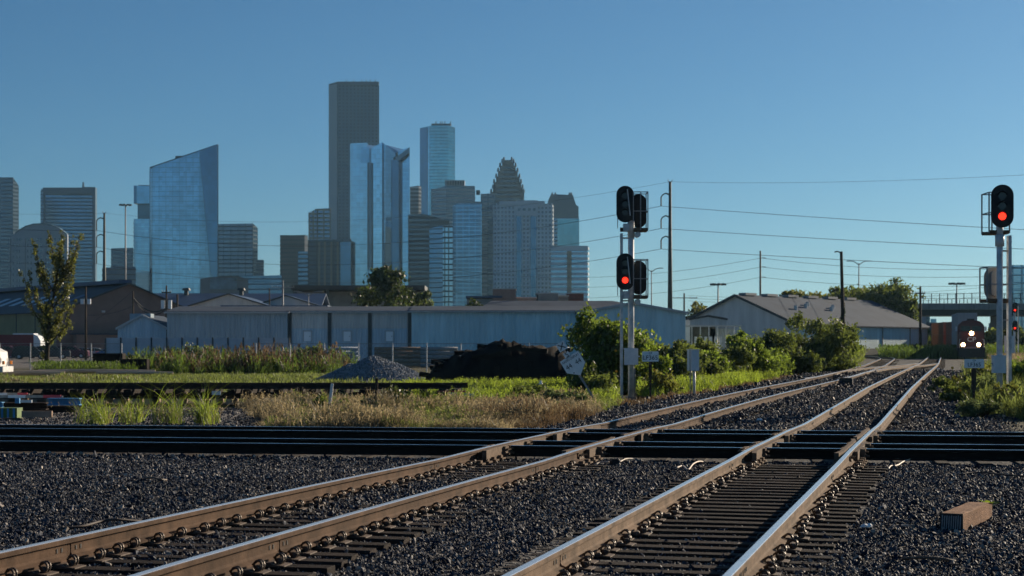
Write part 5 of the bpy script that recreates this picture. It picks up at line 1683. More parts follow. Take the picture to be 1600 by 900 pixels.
long_shed('shed', 'shed with three bays, each with a small white door', 451, 641, Ys + .6, 487.5, 481, 16, M['w_pale'], M['r_grey'], doors=((475, 486, 518, 533), (537, 548, 518, 533), (603, 614, 518, 533)), posts=(453, 515, 578, 640), upper=(513, M['w_grey']))
long_shed('shed', 'long pale teal metal shed behind the dark heap of ties', 643, 932, Ys - .4, 487, 480.5, 14, M['w_teal'], M['r_grey'])
def teal_gable():
    Y = 214.0; x0, x1 = gx(740, Y), gx(1068, Y)
    t = thing('warehouse', 'wide low grey roofed warehouse rising behind the long teal shed', 'warehouse', (x0, Y, .5))
    L = x1 - x0; e = gz(491, Y) - .5; 
    MB().box((L / 2, .1, e / 2 - .1), (L, .2, e + .2)).build('front_wall', M['w_blue'], t)
    MB().box((L / 2, 26, e / 2 - .1), (L, .2, e + .2)).build('back_wall', M['w_blue'], t)
    rg = gz(470, Y + 13) - .5
    # hipped right end
    vs = [(-.3, -.3, e), (L + .3, -.3, e - .05), (L + .3, 26.3, e - .05), (-.3, 26.3, e), (2, 13, rg), (L - 8, 13, rg)]
    MB().add(vs, [(0, 1, 5, 4), (1, 2, 5), (2, 3, 4, 5), (3, 0, 4), (0, 3, 2, 1)]).build('roof', M['r_grey'], t)
    MB().box((L - .1, 13, e / 2 - .1), (.2, 25.6, e + .2)).box((.1, 13, e / 2 - .1), (.2, 25.6, e + .2)).build('side_wall', M['w_blue'], t)
    MB().box((L / 2, -.4, e + .02), (L + .7, .2, .3)).build('gutter', M['trim_dark'], t)
teal_gable()
def shed_end():
    # gabled end right of the signal
    Y = 186.0; x0, x1 = gx(905, Y), gx(1071, Y)
    t, e, rg = gable_house('shed', 'pale gabled shed end seen right of the left signal mast', (x0, Y), 18, x1 - x0, 0, gz(489, Y), gz(474, Y), .4, M['w_teal'], M['w_teal'], M['r_grey'], .3, 'shed', 'trim_pale')
shed_end()

def right_warehouse():
    Y = 245.0; Wd = 21.0; c = (gx(1247, Y), Y); rz = math.radians(42)
    zb = .6
    # local x axis along the right long wall; the gable faces left-front
    t = thing('warehouse', 'light grey gabled warehouse with roof vents on the right, beyond the bushes', 'warehouse', (c[0], c[1], zb), math.radians(50))
    e = gz(507, Y) - zb; rg = gz(462, Y + 6) - zb; L = 40.0; Wg = 20.5
    g = [(0, -.3), (Wg, -.3), (Wg, e), (Wg / 2, rg), (0, e)]
    MB().prism(g, 'X', 0, .15).build('gable_wall', M['w_grey'], t); MB().prism(g, 'X', L - .15, L).build('gable_wall', M['w_grey'], t)
    for y in (.08, Wg - .08): MB().box((L / 2, y, e / 2 - .15), (L - .32, .15, e + .3)).build('side_wall', M['w_teal'], t)
    for sd in (0, 1):
        pts = [(-.5, e - .2), (Wg / 2, rg + .03), (Wg / 2, rg + .2), (-.5, e - .03)]
        if sd: pts = [(Wg - y, z) for y, z in pts]
        MB().prism(pts, 'X', -.5, L + .5).build('roof', M['r_grey'], t)
        p2 = [(y, z + (.06 if i > 1 else -.16)) for i, (y, z) in enumerate(pts)]
        MB().prism(p2, 'X', -.62, -.505).build('rake_trim', M['trim_dark'], t)
    for k in range(6):
        MB().box((3 + k * 6.0, Wg / 2, rg + .30), (3.0, 1.2, .35)).build('ridge_vent', M['galv_dull'], t)
    for k in range(5):
        x = 8 + k * 3.1 + (k % 2) * 1.2; f = .5 + .08 * (k % 3)
        MB().cyl((x, Wg / 2 * f, e + (rg - e) * f), (x, Wg / 2 * f, e + (rg - e) * f + .8), .25, .3, 10).build('roof_ventilator', M['galv'], t)
    for x in (2.0, 13, 25, 34):
        MB().box((x, -.03, e / 2), (.2, .1, e)).build('wall_joint', M['trim_dark'], t)
    MB().box((20, -.5, .5), (39, .5, 1.0)).build('low_wall', M['trim_dark'], t)
    # the gable's lower lean-to and dark doorway
    MB().box((-.6, 17, 1.9), (1.2, 8, 3.8)).build('lean_to', M['w_blue'], t)
    MB().prism([(12.6, 3.8), (21.4, 3.8), (17, 5.0)], 'X', -1.4, -.02).build('lean_to_gable', M['w_blue'], t)
    MB().box((-.1, 3.2, 1.3), (.4, 3.2, 2.6)).build('low_wall', M['w_tan'], t)
right_warehouse()

def annex():
    Y = 226.0; x0, x1 = gx(1068, Y), gx(1140, Y)
    t, e, rg = gable_house('shed', 'low grey shed with shallow gable in front of the right warehouse', (gx(1078, Y), Y), 8, gx(1135, Y) - gx(1078, Y), 0, gz(499, Y), gz(494, Y), .5, M['w_blue'], M['w_blue'], M['r_grey'], .15, 'shed')
    # carport with white posts and grey tarpaulin
    Y = 205.0; x0, x1 = gx(1049, Y), gx(1160, Y); L = x1 - x0
    t = thing('carport', 'white posted carport with grey tarpaulin and orange sign behind the hedge', 'carport', (x0, Y, .5))
    h = gz(509, Y) - .5
    MB().box((L / 2, 2, h), (L, 4, .15)).build('roof', M['trim_pale'], t)
    MB().box((L * .35, 3.9, h * .72), (L * .65, .06, h * .5)).build('tarpaulin', mat('grey_tarpaulin', (.16, .18, .17), .8, 0, .5, .8), t)
    MB().box((L * .16, -.1, h * .65), (1.7, .1, h * .62)).build('white_panel', M['white'], t)
    MB().box((L * .78, 3.9, h * .62), (L * .35, .06, h * .6)).build('white_panel', M['w_pale'], t)
    for k in range(8):
        MB().cyl((L * (.05 + .12 * k), .1, 0), (L * (.05 + .12 * k), .1, h), .06, n=8).build('post', M['white'], t)
    for k in range(6):
        MB().box((L * (.34 + .07 * k), -.3, h * .35), (.30, .3, h * .62)).build('white_bollard', M['white'], t)
    MB().box((L * .55, -.5, h * .40), (.45, .1, .32)).build('orange_sign', mat('orange_sign', (.75, .22, .02), .5, 0, .1, 3), t)
annex()

# roofs further back on the left
def back_roofs():
    t, e, rg = gable_house('warehouse', 'far warehouse with blue roof, its gable left of the vent stack', (gx(296, 330), 330), 40, 15, 0, gz(478, 330), gz(459.5, 330), .6, M['w_brown'], M['w_grey'], M['r_blue'], .3)
    t, e, rg = gable_house('warehouse', 'far warehouse with blue roof, second gable from the left', (gx(392, 345), 345), 40, 14, 0, gz(479, 345), gz(462, 345), .6, M['w_brown'], M['w_grey'], M['r_blue'], .3)
    x0, x1 = gx(205, 352), gx(500, 352)
    t = thing('warehouse', 'long dark blue roof stretching behind the small gables on the left', 'warehouse', (x0, 352, .6))
    L = x1 - x0; e = gz(484, 352) - .6; rg = gz(460, 362) - .6
    MB().box((L / 2, 10, e / 2), (L, 20, e)).build('walls', M['w_brown'], t)
    for k, (a, b) in enumerate(((0, .5), (.5, 1))):
        MB().prism([(-.3 if k == 0 else 20.3, e), (10, rg), (10, rg + .2), (-.3 if k == 0 else 20.3, e + .2)], 'X', -.2, L + .2).build('roof', M['r_blue'], t)
    for px in (278, 366):
        x = gx(px, 352) - x0
        MB().cyl((x, 9, rg - 1.0), (x, 9, rg + .8), .45, n=10).cyl((x, 9, rg + .8), (x, 9, rg + 1.3), .95, .7, 10).build('roof_stack', M['trim_dark'], t)
    # flat dark canopy on columns
    Y = 420.0; x0, x1 = gx(456, Y), gx(664, Y); L = x1 - x0
    t = thing('canopy_building', 'flat building under a thin black canopy roof behind the sheds', 'building', (x0, Y, .6))
    h = gz(446, Y) - .6
    MB().box((L / 2, 6, h - .55), (L, 14, 1.1)).build('canopy', M['r_dark'], t)
    MB().box((L / 2, 9, (h - 1.3) / 2), (L * .97, 6, h - 1.3)).build('wall', M['conc'], t)
    for k in range(5): MB().box((L * (.02 + .24 * k), 1, h / 2 - .3), (.9, .9, h - 1.2)).build('column', M['trim_dark'], t)
    # another low roof with pale objects, just behind the shed ridge
    for a, b, py, Y, lb, mt in ((345, 512, 478, 225, 'dark low roof slab just behind the slate blue shed', M['r_blue']), (728, 785, 463, 300, 'small flat blue roof behind the teal shed', M['r_blue'])):
        t = thing('flat_roof_building', lb, 'building', (gx(a, Y), Y, .5)); L = gx(b, Y) - gx(a, Y); h = gz(py, Y) - .5
        MB().box((L / 2, 4, h / 2 - .2), (L * .96, 7.6, h - .4)).build('wall', M['conc'], t)
        MB().box((L / 2, 4, h - .1), (L, 8.4, .35)).build('roof_slab', mt, t)
    # brick remnants and plant rooms on roofs right of the white hotel
    Y = 300.0
    for k, (a, b, py, mt, lb) in enumerate(((770, 806, 452, 'pink', 'pinkish block with vertical joints behind the shed roofs'), (806, 838, 466, 'conc', 'pale low block behind the shed roofs'), (842, 872, 459, 'conc', 'pale block beside the dark rooftop unit'), (873, 888, 463, 'conc', 'small pale block left of the red brick block'), (886, 912, 459, 'brick', 'red brick block at the right end of the skyline'), (838, 850, 459, 'trim_dark', 'dark rooftop unit behind the shed roofs'))):
        if 'pink' not in M:
            M['pink'] = mat('pink_concrete', (.38, .24, .20), .9, 0, .2, 1); M['brick'] = mat('dull_red_brick', (.22, .085, .07), .9, 0, .25, 2)
        Yk = Y + k * 6
        t = thing('low_building', lb, 'building', (gx(a, Yk), Yk, .6)); L = gx(b, Yk) - gx(a, Yk); h = gz(py, Yk) - .6
        MB().box((L / 2, 3, h / 2), (L, 6, h)).build('wall', M[mt], t); MB().box((L / 2, 3, h + .1), (L + .25, 6.3, .2)).build('coping', M['trim_pale'], t)
        for q in range(3): MB().box((L * (.2 + .3 * q), -.03, h * .75), (.35, .1, h * .4)).build('pier', M[mt], t)
back_roofs()

# ------------------------------------------------------------------ fences
M['fencepanel'] = mat('pale_fence_panel', (0.44, 0.49, 0.54), .6, 0, .12, 1)
def panel_fence():
    Y = 176.0; x0, x1 = gx(165, Y), gx(452, Y)
    t = thing('panel_fence', 'pale blue panel fence in front of the small gabled shed', 'fence', (x0, Y, gzp(x0, Y)))
    n = 12; w = (x1 - x0) / n; h = gz(528, Y) - gzp(x0, Y)
    for i in range(n):
        MB().box((w * (i + .5), 0, h / 2), (w - .12, .05, h)).build('panel', M['fencepanel'], t)
    for i in range(n + 1):
        MB().box((w * i, -.06, h / 2), (.14, .1, h + .1)).build('post', M['trim_dark'], t)
panel_fence()
def chain_fence(name, label, px0, px1, Y, pytop, npost, mt='galv_dull', wires=6):
    x0, x1 = gx(px0, Y), gx(px1, Y); g = gzp((x0 + x1) / 2, Y); h = gz(pytop, Y) - g
    t = thing(name, label, 'fence', (x0, Y, g)); L = x1 - x0
    for i in range(npost):
        x = L * i / (npost - 1); MB().cyl((x, 0, -.1), (x, 0, h + .05), .045, n=8).build('post', M['galv'], t)
    MB().cyl((0, 0, h), (L, 0, h), .022, n=6).build('top_rail', M[mt], t)
    mesh = MB(); s = .35 if L > 12 else .25; k = -h
    while k < L:
        for sg in (0, 1):
            a, b = k, k + h
            za, zb_ = (0, h) if sg == 0 else (h, 0)
            if a < 0: za = za + (zb_ - za) * (-a) / h; a = 0
            if b > L: zb_ = za + (zb_ - za) * (L - a) / max(1e-3, (b - a)); b = L
            mesh.cyl((a, .0, za), (b, .0, zb_), .006, n=3, caps=False)
        k += s
    tag(mesh.build('chain_link', M[mt], t, fix=False), kind='stuff')
chain_fence('chain_link_fence', 'chain link fence with steel posts between the gravel heap and the sheds', 400, 880, 120, 537, 10)
chain_fence('chain_link_fence', 'chain link fence in front of the parked cars at the left', 0, 190, 135, 537, 5)
def slat_stack():
    Y = 150.0
    for k, (a, b, lb, mt) in enumerate(((585, 657, 'olive stack of long pipes behind the gravel heap', 'tie_tan'), (657, 715, 'blue grey stack of pipes between the gravel heap and the dark heap', 'galv_dull'), (440, 560, 'blue grey stack of pipes behind the tall weeds and fence', 'fencepanel'), (830, 890, 'pale stack of pipes behind the right end of the dark heap', 'fencepanel'))):
        x0, x1 = gx(a, Y), gx(b, Y); g = gzp((x0 + x1) / 2, Y)
        t = thing('pipe_stack', lb, 'pipe stack', (x0, Y, g)); L = x1 - x0
        h = gz(542, Y) - g; n = 5
        for i in range(n):
            MB().cyl((0, 0, h * (i + .5) / n), (L, 0, h * (i + .5) / n), h / n * .5, n=10).build('pipe', M[mt], t, smooth=True)
slat_stack()

# ------------------------------------------------------------------ vehicles
M['glassdark'] = mat('dark_car_glass', (0.02, 0.025, 0.03), .08, 0, .1, 1)
M['tyre'] = mat('tyre_rubber', (0.018, 0.018, 0.018), .85, 0, .2, 8)
M['taillight'] = mat('tail_light', (0.5, 0.02, 0.015), .25, 0, .05, 5)
M['headl'] = mat('headlamp_glass', (0.7, 0.7, 0.7), .15, 0, .05, 5)
def car(label, px, Y, col, kind='suv', rz=0.0, seed=0):
    x = gx(px, Y); g = gzp(x, Y)
    t = thing('parked_car', label, 'car', (x, Y, g), rz, 'cars parked in the lot')
    paint = mat('car_paint', col, .3, .2, .05, 1)
    W_ = 1.85
    if kind == 'suv':
        prof = [(-2.3, .35), (-2.32, .75), (-2.25, 1.02), (-1.95, 1.12), (2.2, 1.10), (2.32, .85), (2.30, .35), (1.75, .30), (1.0, .28), (-1.0, .28), (-1.75, .30)]
        cab = [(-2.2, 1.08), (-1.95, 1.66), (-1.0, 1.76), (.45, 1.70), (1.15, 1.10)]; H_ = 1.76
    else:
        prof = [(-2.25, .35), (-2.28, .72), (-2.1, .92), (-1.3, .98), (2.0, .90), (2.28, .70), (2.26, .32), (1.7, .26), (.9, .24), (-.9, .24), (-1.7, .26)]
        cab = [(-1.75, .94), (-1.05, 1.38), (-.2, 1.45), (.55, 1.38), (1.35, .90)]; H_ = 1.45
    MB().prism(prof, 'Y', -W_ / 2, W_ / 2).build('body', paint, t)
    MB().prism(cab, 'Y', -W_ / 2 + .12, W_ / 2 - .12).build('cabin', paint, t)
    # side glass and screens
    cx = sum(p[0] for p in cab) / len(cab); zc = (cab[0][1] + H_) / 2
    sg = [(cx + (p[0] - cx) * .86, zc + (p[1] - zc) * .72) for p in cab]
    for sd in (-1, 1):
        y = sd * (W_ / 2 - .12)
        mb = MB(); mb.prism(sg, 'Y', y - .012, y + .012); o = mb.build('window', M['glassdark'], t)
        MB().box((cx + .1, y, zc), (.07, .03, (H_ - cab[0][1]) * .75)).build('pillar', paint, o)
    for (a, b) in ((cab[0], cab[1]), (cab[-1], cab[-2])):
        m1 = Vector(((a[0] + b[0]) / 2, 0, (a[1] + b[1]) / 2)); d = Vector((b[0] - a[0], 0, b[1] - a[1]))
        ang = math.atan2(d.x, d.z)
        MB().box(m1, (.03, W_ - .42, d.length * .78), M=Matrix.Rotation(ang, 3, 'Y')).build('windscreen', M['glassdark'], t)
    for sx in (-1.38, 1.38):
        for sy in (-1, 1):
            w = MB().cyl((sx, sy * (W_ / 2 - .2), .34), (sx, sy * (W_ / 2 + .01), .34), .34, n=16).build('wheel', M['tyre'], t)
            MB().cyl((sx, sy * (W_ / 2 - .05), .34), (sx, sy * (W_ / 2 + .025), .34), .20, n=12).build('rim', M['galv'], w)
    for sy in (-1, 1):
        MB().box((-2.28, sy * .72, .88), (.10, .28, .18)).build('tail_light', M['taillight'], t)
        MB().box((2.24, sy * .66, .76), (.12, .32, .14)).build('headlight', M['headl'], t)
    return t
cars = [(12, 232, (.16, .03, .04), 'suv', .1, 'dark red car at the left end of the parked row behind the white truck'),
        (48, 225, (.02, .025, .03), 'suv', .15, 'black car with a red tail light parked behind the slender tree'),
        (34, 240, (.04, .05, .07), 'sedan', .1, 'dark blue car parked behind the black one'),
        (82, 230, (.05, .06, .07), 'suv', .2, 'dark grey car half hidden by the slender tree trunk'),
        (112, 236, (.10, .03, .05), 'suv', .1, 'maroon car parked right of the slender tree'),
        (132, 243, (.20, .28, .36), 'sedan', .05, 'pale blue car parked right of the maroon one'),
        (150, 240, (.45, .47, .50), 'sedan', .1, 'silver car at the right end of the parked row'),
        (178, 236, (.05, .14, .30), 'sedan', .1, 'blue car behind the weeds near the panel fence'),
        (1152, 214, (.55, .56, .58), 'sedan', .1, 'white car parked behind the hedge at the right warehouse')]
for k, (px, Y, c, kd, rz, lb) in enumerate(cars): car(lb, px, Y, c, kd, rz, k)

def red_trailer():
    Y = 248.0; x0, x1 = gx(2, Y), gx(56, Y); L = x1 - x0; g = gzp(x0, Y)
    t = thing('trailer', 'dark red box trailer with rounded silver end behind the parked cars', 'trailer', (x0, Y, g))
    z0, z1 = .9, gz(523, Y) - g
    MB().box((L / 2, 0, (z0 + z1) / 2), (L, 2.4, z1 - z0)).build('box_body', mat('dark_red_trailer', (.16, .02, .025), .5, 0, .15, 1), t)
    MB().prism([(L + .01, z0), (L + 1.0, z0), (L + 1.0, z1 - .9), (L + .6, z1 - .2), (L + .01, z1 + .05)], 'Y', -1.2, 1.2).build('nose', M['boxgrey'], t)
    MB().box((L * .7, 0, z1 + .1), (L * .6, 2.3, .18)).build('roof_cap', M['boxgrey'], t)
    for sx in (1.2, 2.1, L - .6):
        for sy in (-1, 1):
            MB().cyl((sx, sy * 1.0, .5), (sx, sy * 1.22, .5), .48, n=14).build('wheel', M['tyre'], t)
    MB().box((L / 2, 0, .8), (L, 1.0, .2)).build('chassis', M['black'], t)
red_trailer()

def white_truck():
    Y = 100.0; g = gzp(gx(-30, Y), Y); xe = gx(7, Y)
    t = thing('truck', 'white truck whose front end just enters the picture at the left edge', 'truck', (xe, Y, g))
    # nose points right, the cab is beyond the frame
    MB().prism([(-2.2, .55), (-.05, .55), (0, .95), (-.05, 1.55), (-.45, 1.75), (-2.2, 1.95)], 'Y', -.75, .75).build('hood', M['white'], t)
    MB().prism([(-4.4, .6), (-2.2, .6), (-2.2, 1.95), (-2.55, 2.75), (-2.9, 2.95), (-4.4, 2.95)], 'Y', -1.1, 1.1).build('cab', M['white'], t)
    MB().box((-2.42, 0, 2.35), (.06, 1.9, .7), M=Matrix.Rotation(-.4, 3, 'Y')).build('windscreen', M['glassdark'], t)
    for sy in (-1, 1):
        MB().prism([(-3.9, 1.95), (-2.6, 1.95), (-2.8, 2.7), (-3.9, 2.7)], 'Y', sy * 1.09, sy * 1.115).build('side_window', M['glassdark'], t)
        w = MB().cyl((-1.25, sy * .80, .52), (-1.25, sy * 1.12, .52), .52, n=20).build('wheel', M['tyre'], t)
        MB().cyl((-1.25, sy * .9, .52), (-1.25, sy * 1.14, .52), .28, n=14).build('rim', M['galv'], w)
        MB().prism([(-2.0, .95), (-1.85, 1.2), (-.7, 1.2), (-.35, .95), (-.2, .7), (-.5, .7), (-.75, 1.05), (-1.75, 1.05), (-1.9, .8)], 'Y', sy * .76, sy * 1.14).build('fender', M['white'], t)
        MB().box((-.06, sy * .6, 1.05), (.14, .22, .26)).build('headlight', M['headl'], t)
        MB().box((.16, sy * .75, .92), (.12, .12, .20)).build('marker_light', mat('amber_marker', (.8, .25, .02), .3, 0, .05, 2), t)
        MB().box((-2.0, sy * 1.35, 2.0), (.12, .25, .55)).build('mirror', M['galv'], t)
    MB().box((.1, 0, .55), (.22, 2.1, .32)).build('bumper', M['galv'], t)
    MB().box((-4.0, 0, .6), (8, .9, .25)).build('chassis', M['black'], t)
    MB().box((-7.5, 0, 1.9), (5.6, 2.4, 2.4)).build('cargo_box', M['white'], t)
    for sy in (-1, 1): MB().cyl((-8, sy * .8, .5), (-8, sy * 1.15, .5), .5, n=16).build('wheel', M['tyre'], t)
white_truck()

# ------------------------------------------------------------------ freight train
M['loco_red'] = mat('dark_red_locomotive', (0.11, 0.02, 0.019), .45, 0, .25, 1)
M['loco_black'] = mat('locomotive_black', (0.02, 0.018, 0.018), .6, 0, .3, 1)
M['lamp'] = mat('lit_headlamp', (1, .9, .7), .3, 0, 0, 1, emit=(1.0, .60, .26), estr=24)
M['lampglow'] = M['lamp']
def locomotive():
    Y = 212.0; x = gx(1518, Y); g = gzp(x, Y) + .05
    rz = math.radians(-12.5)      # nose toward the camera
    t = thing('locomotive', 'dark red locomotive with three lit headlamps coming toward the crossing', 'locomotive', (x, Y, g), rz)
    w = 3.2
    # local -Y is the nose
    MB().prism([(-w / 2, 1.35), (w / 2, 1.35), (w / 2, 3.9), (w / 2 - .12, 4.25), (w / 2 - .55, 4.62), (.4, 4.75), (-.4, 4.75), (-w / 2 + .55, 4.62), (-w / 2 + .12, 4.25), (-w / 2, 3.9)], 'Y', 1.4, 4.6).build('cab', M['loco_red'], t)
    MB().prism([(-1.45, 1.35), (1.45, 1.35), (1.45, 3.0), (1.3, 3.3), (-1.3, 3.3), (-1.45, 3.0)], 'Y', 0, 1.42).build('nose', M['loco_red'], t)
    MB().prism([(-.85, 1.35), (.85, 1.35), (.95, 3.9), (.5, 4.5), (-.5, 4.5), (-.95, 3.9)], 'Y', 4.6, 20).build('long_hood', M['loco_red'], t)
    for sx in (-1, 1):
        MB().box((sx * .66, 1.385, 3.72), (1.05, .05, .62)).build('windscreen', M['glassdark'], t)
        MB().box((sx * (w / 2 + .15), 1.7, 3.7), (.22, .10, .55)).build('mirror', M['boxgrey'], t)
    MB().prism([(-w / 2, 1.0), (w / 2, 1.0), (w / 2, 1.36), (-w / 2, 1.36)], 'Y', -.5, 20).build('walkway', M['loco_black'], t)
    MB().box((0, -.55, 1.36), (2.0, .10, .22)).build('anticlimber', mat('red_white_sill', (.45, .22, .2), .6, 0, .2, 3), t)
    MB().prism([(-w / 2 + .1, .15), (w / 2 - .1, .15), (w / 2, 1.0), (-w / 2, 1.0)], 'Y', -.62, -.45).build('snow_plough', M['loco_black'], t)
    MB().cyl((0, -.5, .85), (0, -1.0, .85), .16, n=10).build('coupler', M['loco_black'], t)
    for sx in (-1, 1):
        mb = MB()
        for k in range(4): mb.box((sx * 1.28, -.48 + .02 * k, .35 + .25 * k), (.4, .25, .04))
        mb.build('steps', M['loco_black'], t)
        mb = MB(); mb.tube([(sx * 1.46, -.5, 1.36), (sx * 1.46, -.5, 2.35), (sx * 1.25, -.5, 2.4)], .03, 6); mb.build('handrail', M['boxgrey'], t)
        for k in range(3):
            for yb in (2.2, 14.5):
                MB().cyl((sx * .68, yb + k * 1.6, .52), (sx * .82, yb + k * 1.6, .52), .52, n=16).build('wheel', M['loco_black'], t)
        MB().box((sx * 1.0, 4.0, .75), (.2, 4.6, .5)).box((sx * 1.0, 16.2, .75), (.2, 4.6, .5)).build('truck_frame', M['loco_black'], t)
    MB().prism([(-1.3, .25), (1.3, .25), (1.4, 1.0), (-1.4, 1.0)], 'Y', 7, 13).build('fuel_tank', M['loco_black'], t)
    for (lx, lz, s, nm) in ((.0, 3.12, .25, 'headlight'), (-1.02, 1.72, .23, 'ditch_light'), (.84, 1.72, .23, 'ditch_light')):
        MB().cyl((lx, -.12 if lz > 3 else -.42, lz), (lx, -.02, lz), s + .05, n=14).build(nm, M['loco_black'], t)
        MB().cyl((lx, -.17 if lz > 3 else -.47, lz), (lx, -.10 if lz > 3 else -.40, lz), s, n=14).build(nm, M['lamp'], t)
    letters('CP', .78, M['sign'], t, (0, -.012, 2.35), width=1.15, extrude=.006)
    MB().box((0, 2.6, 4.85), (.9, .5, .2)).build('horn', M['loco_black'], t)
    return t, x, Y, g, rz
loco, lx_, ly_, lg_, lrz_ = locomotive()

M['cont_grey'] = corr('grey_container', (0.33, 0.34, 0.36), .3)
M['cont_orange'] = corr('rusty_orange_container', (0.30, 0.10, 0.05), .3)
def freight_car(label, px_, py_, length, boxes, deg, group='freight cars behind the locomotive'):
    """well car with containers; origin at the middle of its near end"""
    t = thing('freight_car', label, 'freight car', (px_, py_, lg_), math.radians(-deg), group)
    MB().box((0, length / 2, .95), (2.6, length, .5)).build('well_frame', M['loco_black'], t)
    for yb in (1.2, 2.9, length - 2.9, length - 1.2):
        for sx in (-1, 1):
            MB().cyl((sx * .68, yb, .46), (sx * .85, yb, .46), .46, n=14).build('wheel', M['galv_dull'], t)
    for (y0, y1, z0, z1, mt) in boxes:
        o = MB().box((0, (y0 + y1) / 2, (z0 + z1) / 2), (2.5, y1 - y0, z1 - z0)).build('container', mt, t)
        mb = MB()
        n = int((y1 - y0) / 1.2)
        for k in range(n + 1):
            for sx in (-1, 1): mb.box((sx * 1.27, y0 + (y1 - y0) * k / n, (z0 + z1) / 2), (.06, .10, z1 - z0 - .1))
        mb.build('container_ribs', mt, o)
    return t
freight_car('freight car with a tall grey container right behind the locomotive', 61.6, 233.5, 16, [(1, 14.5, 1.2, 3.9, M['cont_grey']), (1, 14.5, 3.95, 6.1, M['cont_grey'])], 11)
freight_car('freight car with rusty orange containers left of the locomotive', 66.2, 252, 16, [(.2, 14.6, 1.2, 3.5, M['cont_orange']), (1, 14.6, 3.55, 5.3, M['cont_orange'])], 8)
freight_car('second freight car with orange containers at the left end of the train', 68.6, 269, 16, [(1, 14.6, 1.2, 3.5, M['cont_orange']), (1, 14.6, 3.55, 5.4, M['cont_orange'])], 6)

# ------------------------------------------------------------------ road bridge over the tracks
def bridge():
    Y = 340.0; x0, x1 = gx(1392, Y), gx(1720, Y); L = x1 - x0
    t = thing('road_bridge', 'concrete road bridge with tall mesh fence crossing above the train', 'bridge', (x0, Y, 0))
    zb, zm, zt = gz(493, Y), gz(484, Y), gz(474.5, Y)
    MB().box((L / 2, 6, (zb + zm) / 2), (L, 11, zm - zb)).build('girder', M['trim_dark'], t)
    MB().box((L / 2, 6, (zm + zt) / 2), (L + .2, 13, zt - zm)).build('parapet', M['conc'], t)
    mb = MB(); h = gz(458.5, Y)
    MB().box((L / 2, -.4, zt + .03), (L, .3, .06)).build('coping', M['trim_pale'], t)
    n = 26
    for i in range(n + 1):
        MB().box((L * i / n, -.2, (zt + h) / 2), (.13, .13, h - zt)).build('fence_post', M['steelpole'], t)
    for i in range(n + 1):
        MB().box((L * i / n + .8, 12.2, (zt + h) / 2 - .4), (.12, .12, h - zt - .8)).build('fence_post', M['steelpole'], t)
    for z in (h, (h + zt) / 2):
        MB().box((L / 2, -.2, z), (L, .07, .07)).build('fence_rail', M['steelpole'], t)
    w = MB()
    for i in range(int(L / .45)):
        w.box((i * .45, -.16, (zt + h) / 2), (.012, .012, h - zt))
    for i in range(9): w.box((L / 2, -.16, zt + (h - zt) * i / 9), (L, .012, .012))
    tag(w.build('fence_mesh', M['galv_dull'], t, fix=False), kind='stuff')
    for px in (1424, 1575, 1660):
        x = gx(px, Y) - x0
        MB().box((x, 6, zb / 2 - .5), (1.5, 8, zb + 1)).build('pier', M['conc'] if px < 1500 else M['trim_dark'], t)
    for k in range(14): MB().box((L * (k + .5) / 14, -.52, (zm + zt) / 2), (.06, .06, zt - zm - .1)).build('parapet_joint', M['trim_dark'], t)
bridge()

# ------------------------------------------------------------------ poles and wires
def davit_pole(label, px, pytop, Y, arm_rows, tip_px, rbase=.42):
    x = gx(px, Y); g = gzp(x, Y); k = Y / F
    t = thing('transmission_pole', label, 'utility pole', (x, Y, g), 0, 'steel transmission poles')
    h = gz(pytop, Y) - g
    MB().cyl((0, 0, -.2), (0, 0, h), rbase, rbase * .45, 10).build('shaft', M['steelpole'], t, smooth=True)
    tips = []
    for py in arm_rows:
        z = gz(py, Y) - g; d = (tip_px - px) * k
        arch = z + 19 * k
        MB().tube([(0, 0, arch - .15), (d * .5, 0, arch + .1), (d * .85, 0, arch - .15), (d, 0, arch - .5)], [.14, .11, .10, .09], 6).build('davit_arm', M['steelpole'], t)
        MB().cyl((d, 0, arch - .45), (d, 0, z), .10, n=6).build('insulator', M['steelpole'], t)
        tips.append(Vector((x + d, Y, z + g)))
    MB().tube([(-.35, 0, h + .3), (-.2, 0, h), (.2, 0, h), (.35, 0, h + .3)], .06, 5).build('ground_wire_clamp', M['steelpole'], t)
    tips.append(Vector((x, Y, g + h)))
    return tips
A = davit_pole('tall steel pole with three curved arms right of the left signal', 1047, 284, 250, (322, 357, 389), 1033)
B = davit_pole('steel pole with three curved arms at the far left behind the slender tree', 163, 333, 318, (360, 386, 412), 151)
def wire(label, p, q, sag, r=.028, n=24, grp='transmission wires'):
    p, q = Vector(p), Vector(q)
    pts = [p.lerp(q, i / n) + Vector((0, 0, -4 * sag * (i / n) * (1 - i / n))) for i in range(n + 1)]
    tag(MB().tube(pts, r, 4).build('overhead_wire', M['wire'], None, fix=False), label, 'wire', grp)
ends = [W(1640, 361, 200), W(1640, 391, 200), W(1640, 421, 200), W(1640, 271, 200)]
nm = ['top', 'middle', 'bottom', 'thin uppermost ground']
for k in range(4):
    wire('%s wire running right from the tall steel pole across the sky' % nm[k].replace('top', 'highest conductor').replace('middle', 'middle conductor').replace('bottom', 'lowest conductor'), A[k], ends[k], .15 if k < 3 else .5, .030 if k < 3 else .016)
    wire('%s wire hanging between the two steel poles in front of the towers' % nm[k].replace('top', 'highest conductor').replace('middle', 'middle conductor').replace('bottom', 'lowest conductor'), A[k], B[k], 4.2 if k < 3 else 3.4, .030 if k < 3 else .016, 40)
    wire('%s wire leaving the picture left of the far steel pole' % nm[k].replace('top', 'highest conductor').replace('middle', 'middle conductor').replace('bottom', 'lowest conductor'), B[k], W(-60, 352 + k * 26 if k < 3 else 330, 345), .4, .030 if k < 3 else .016)

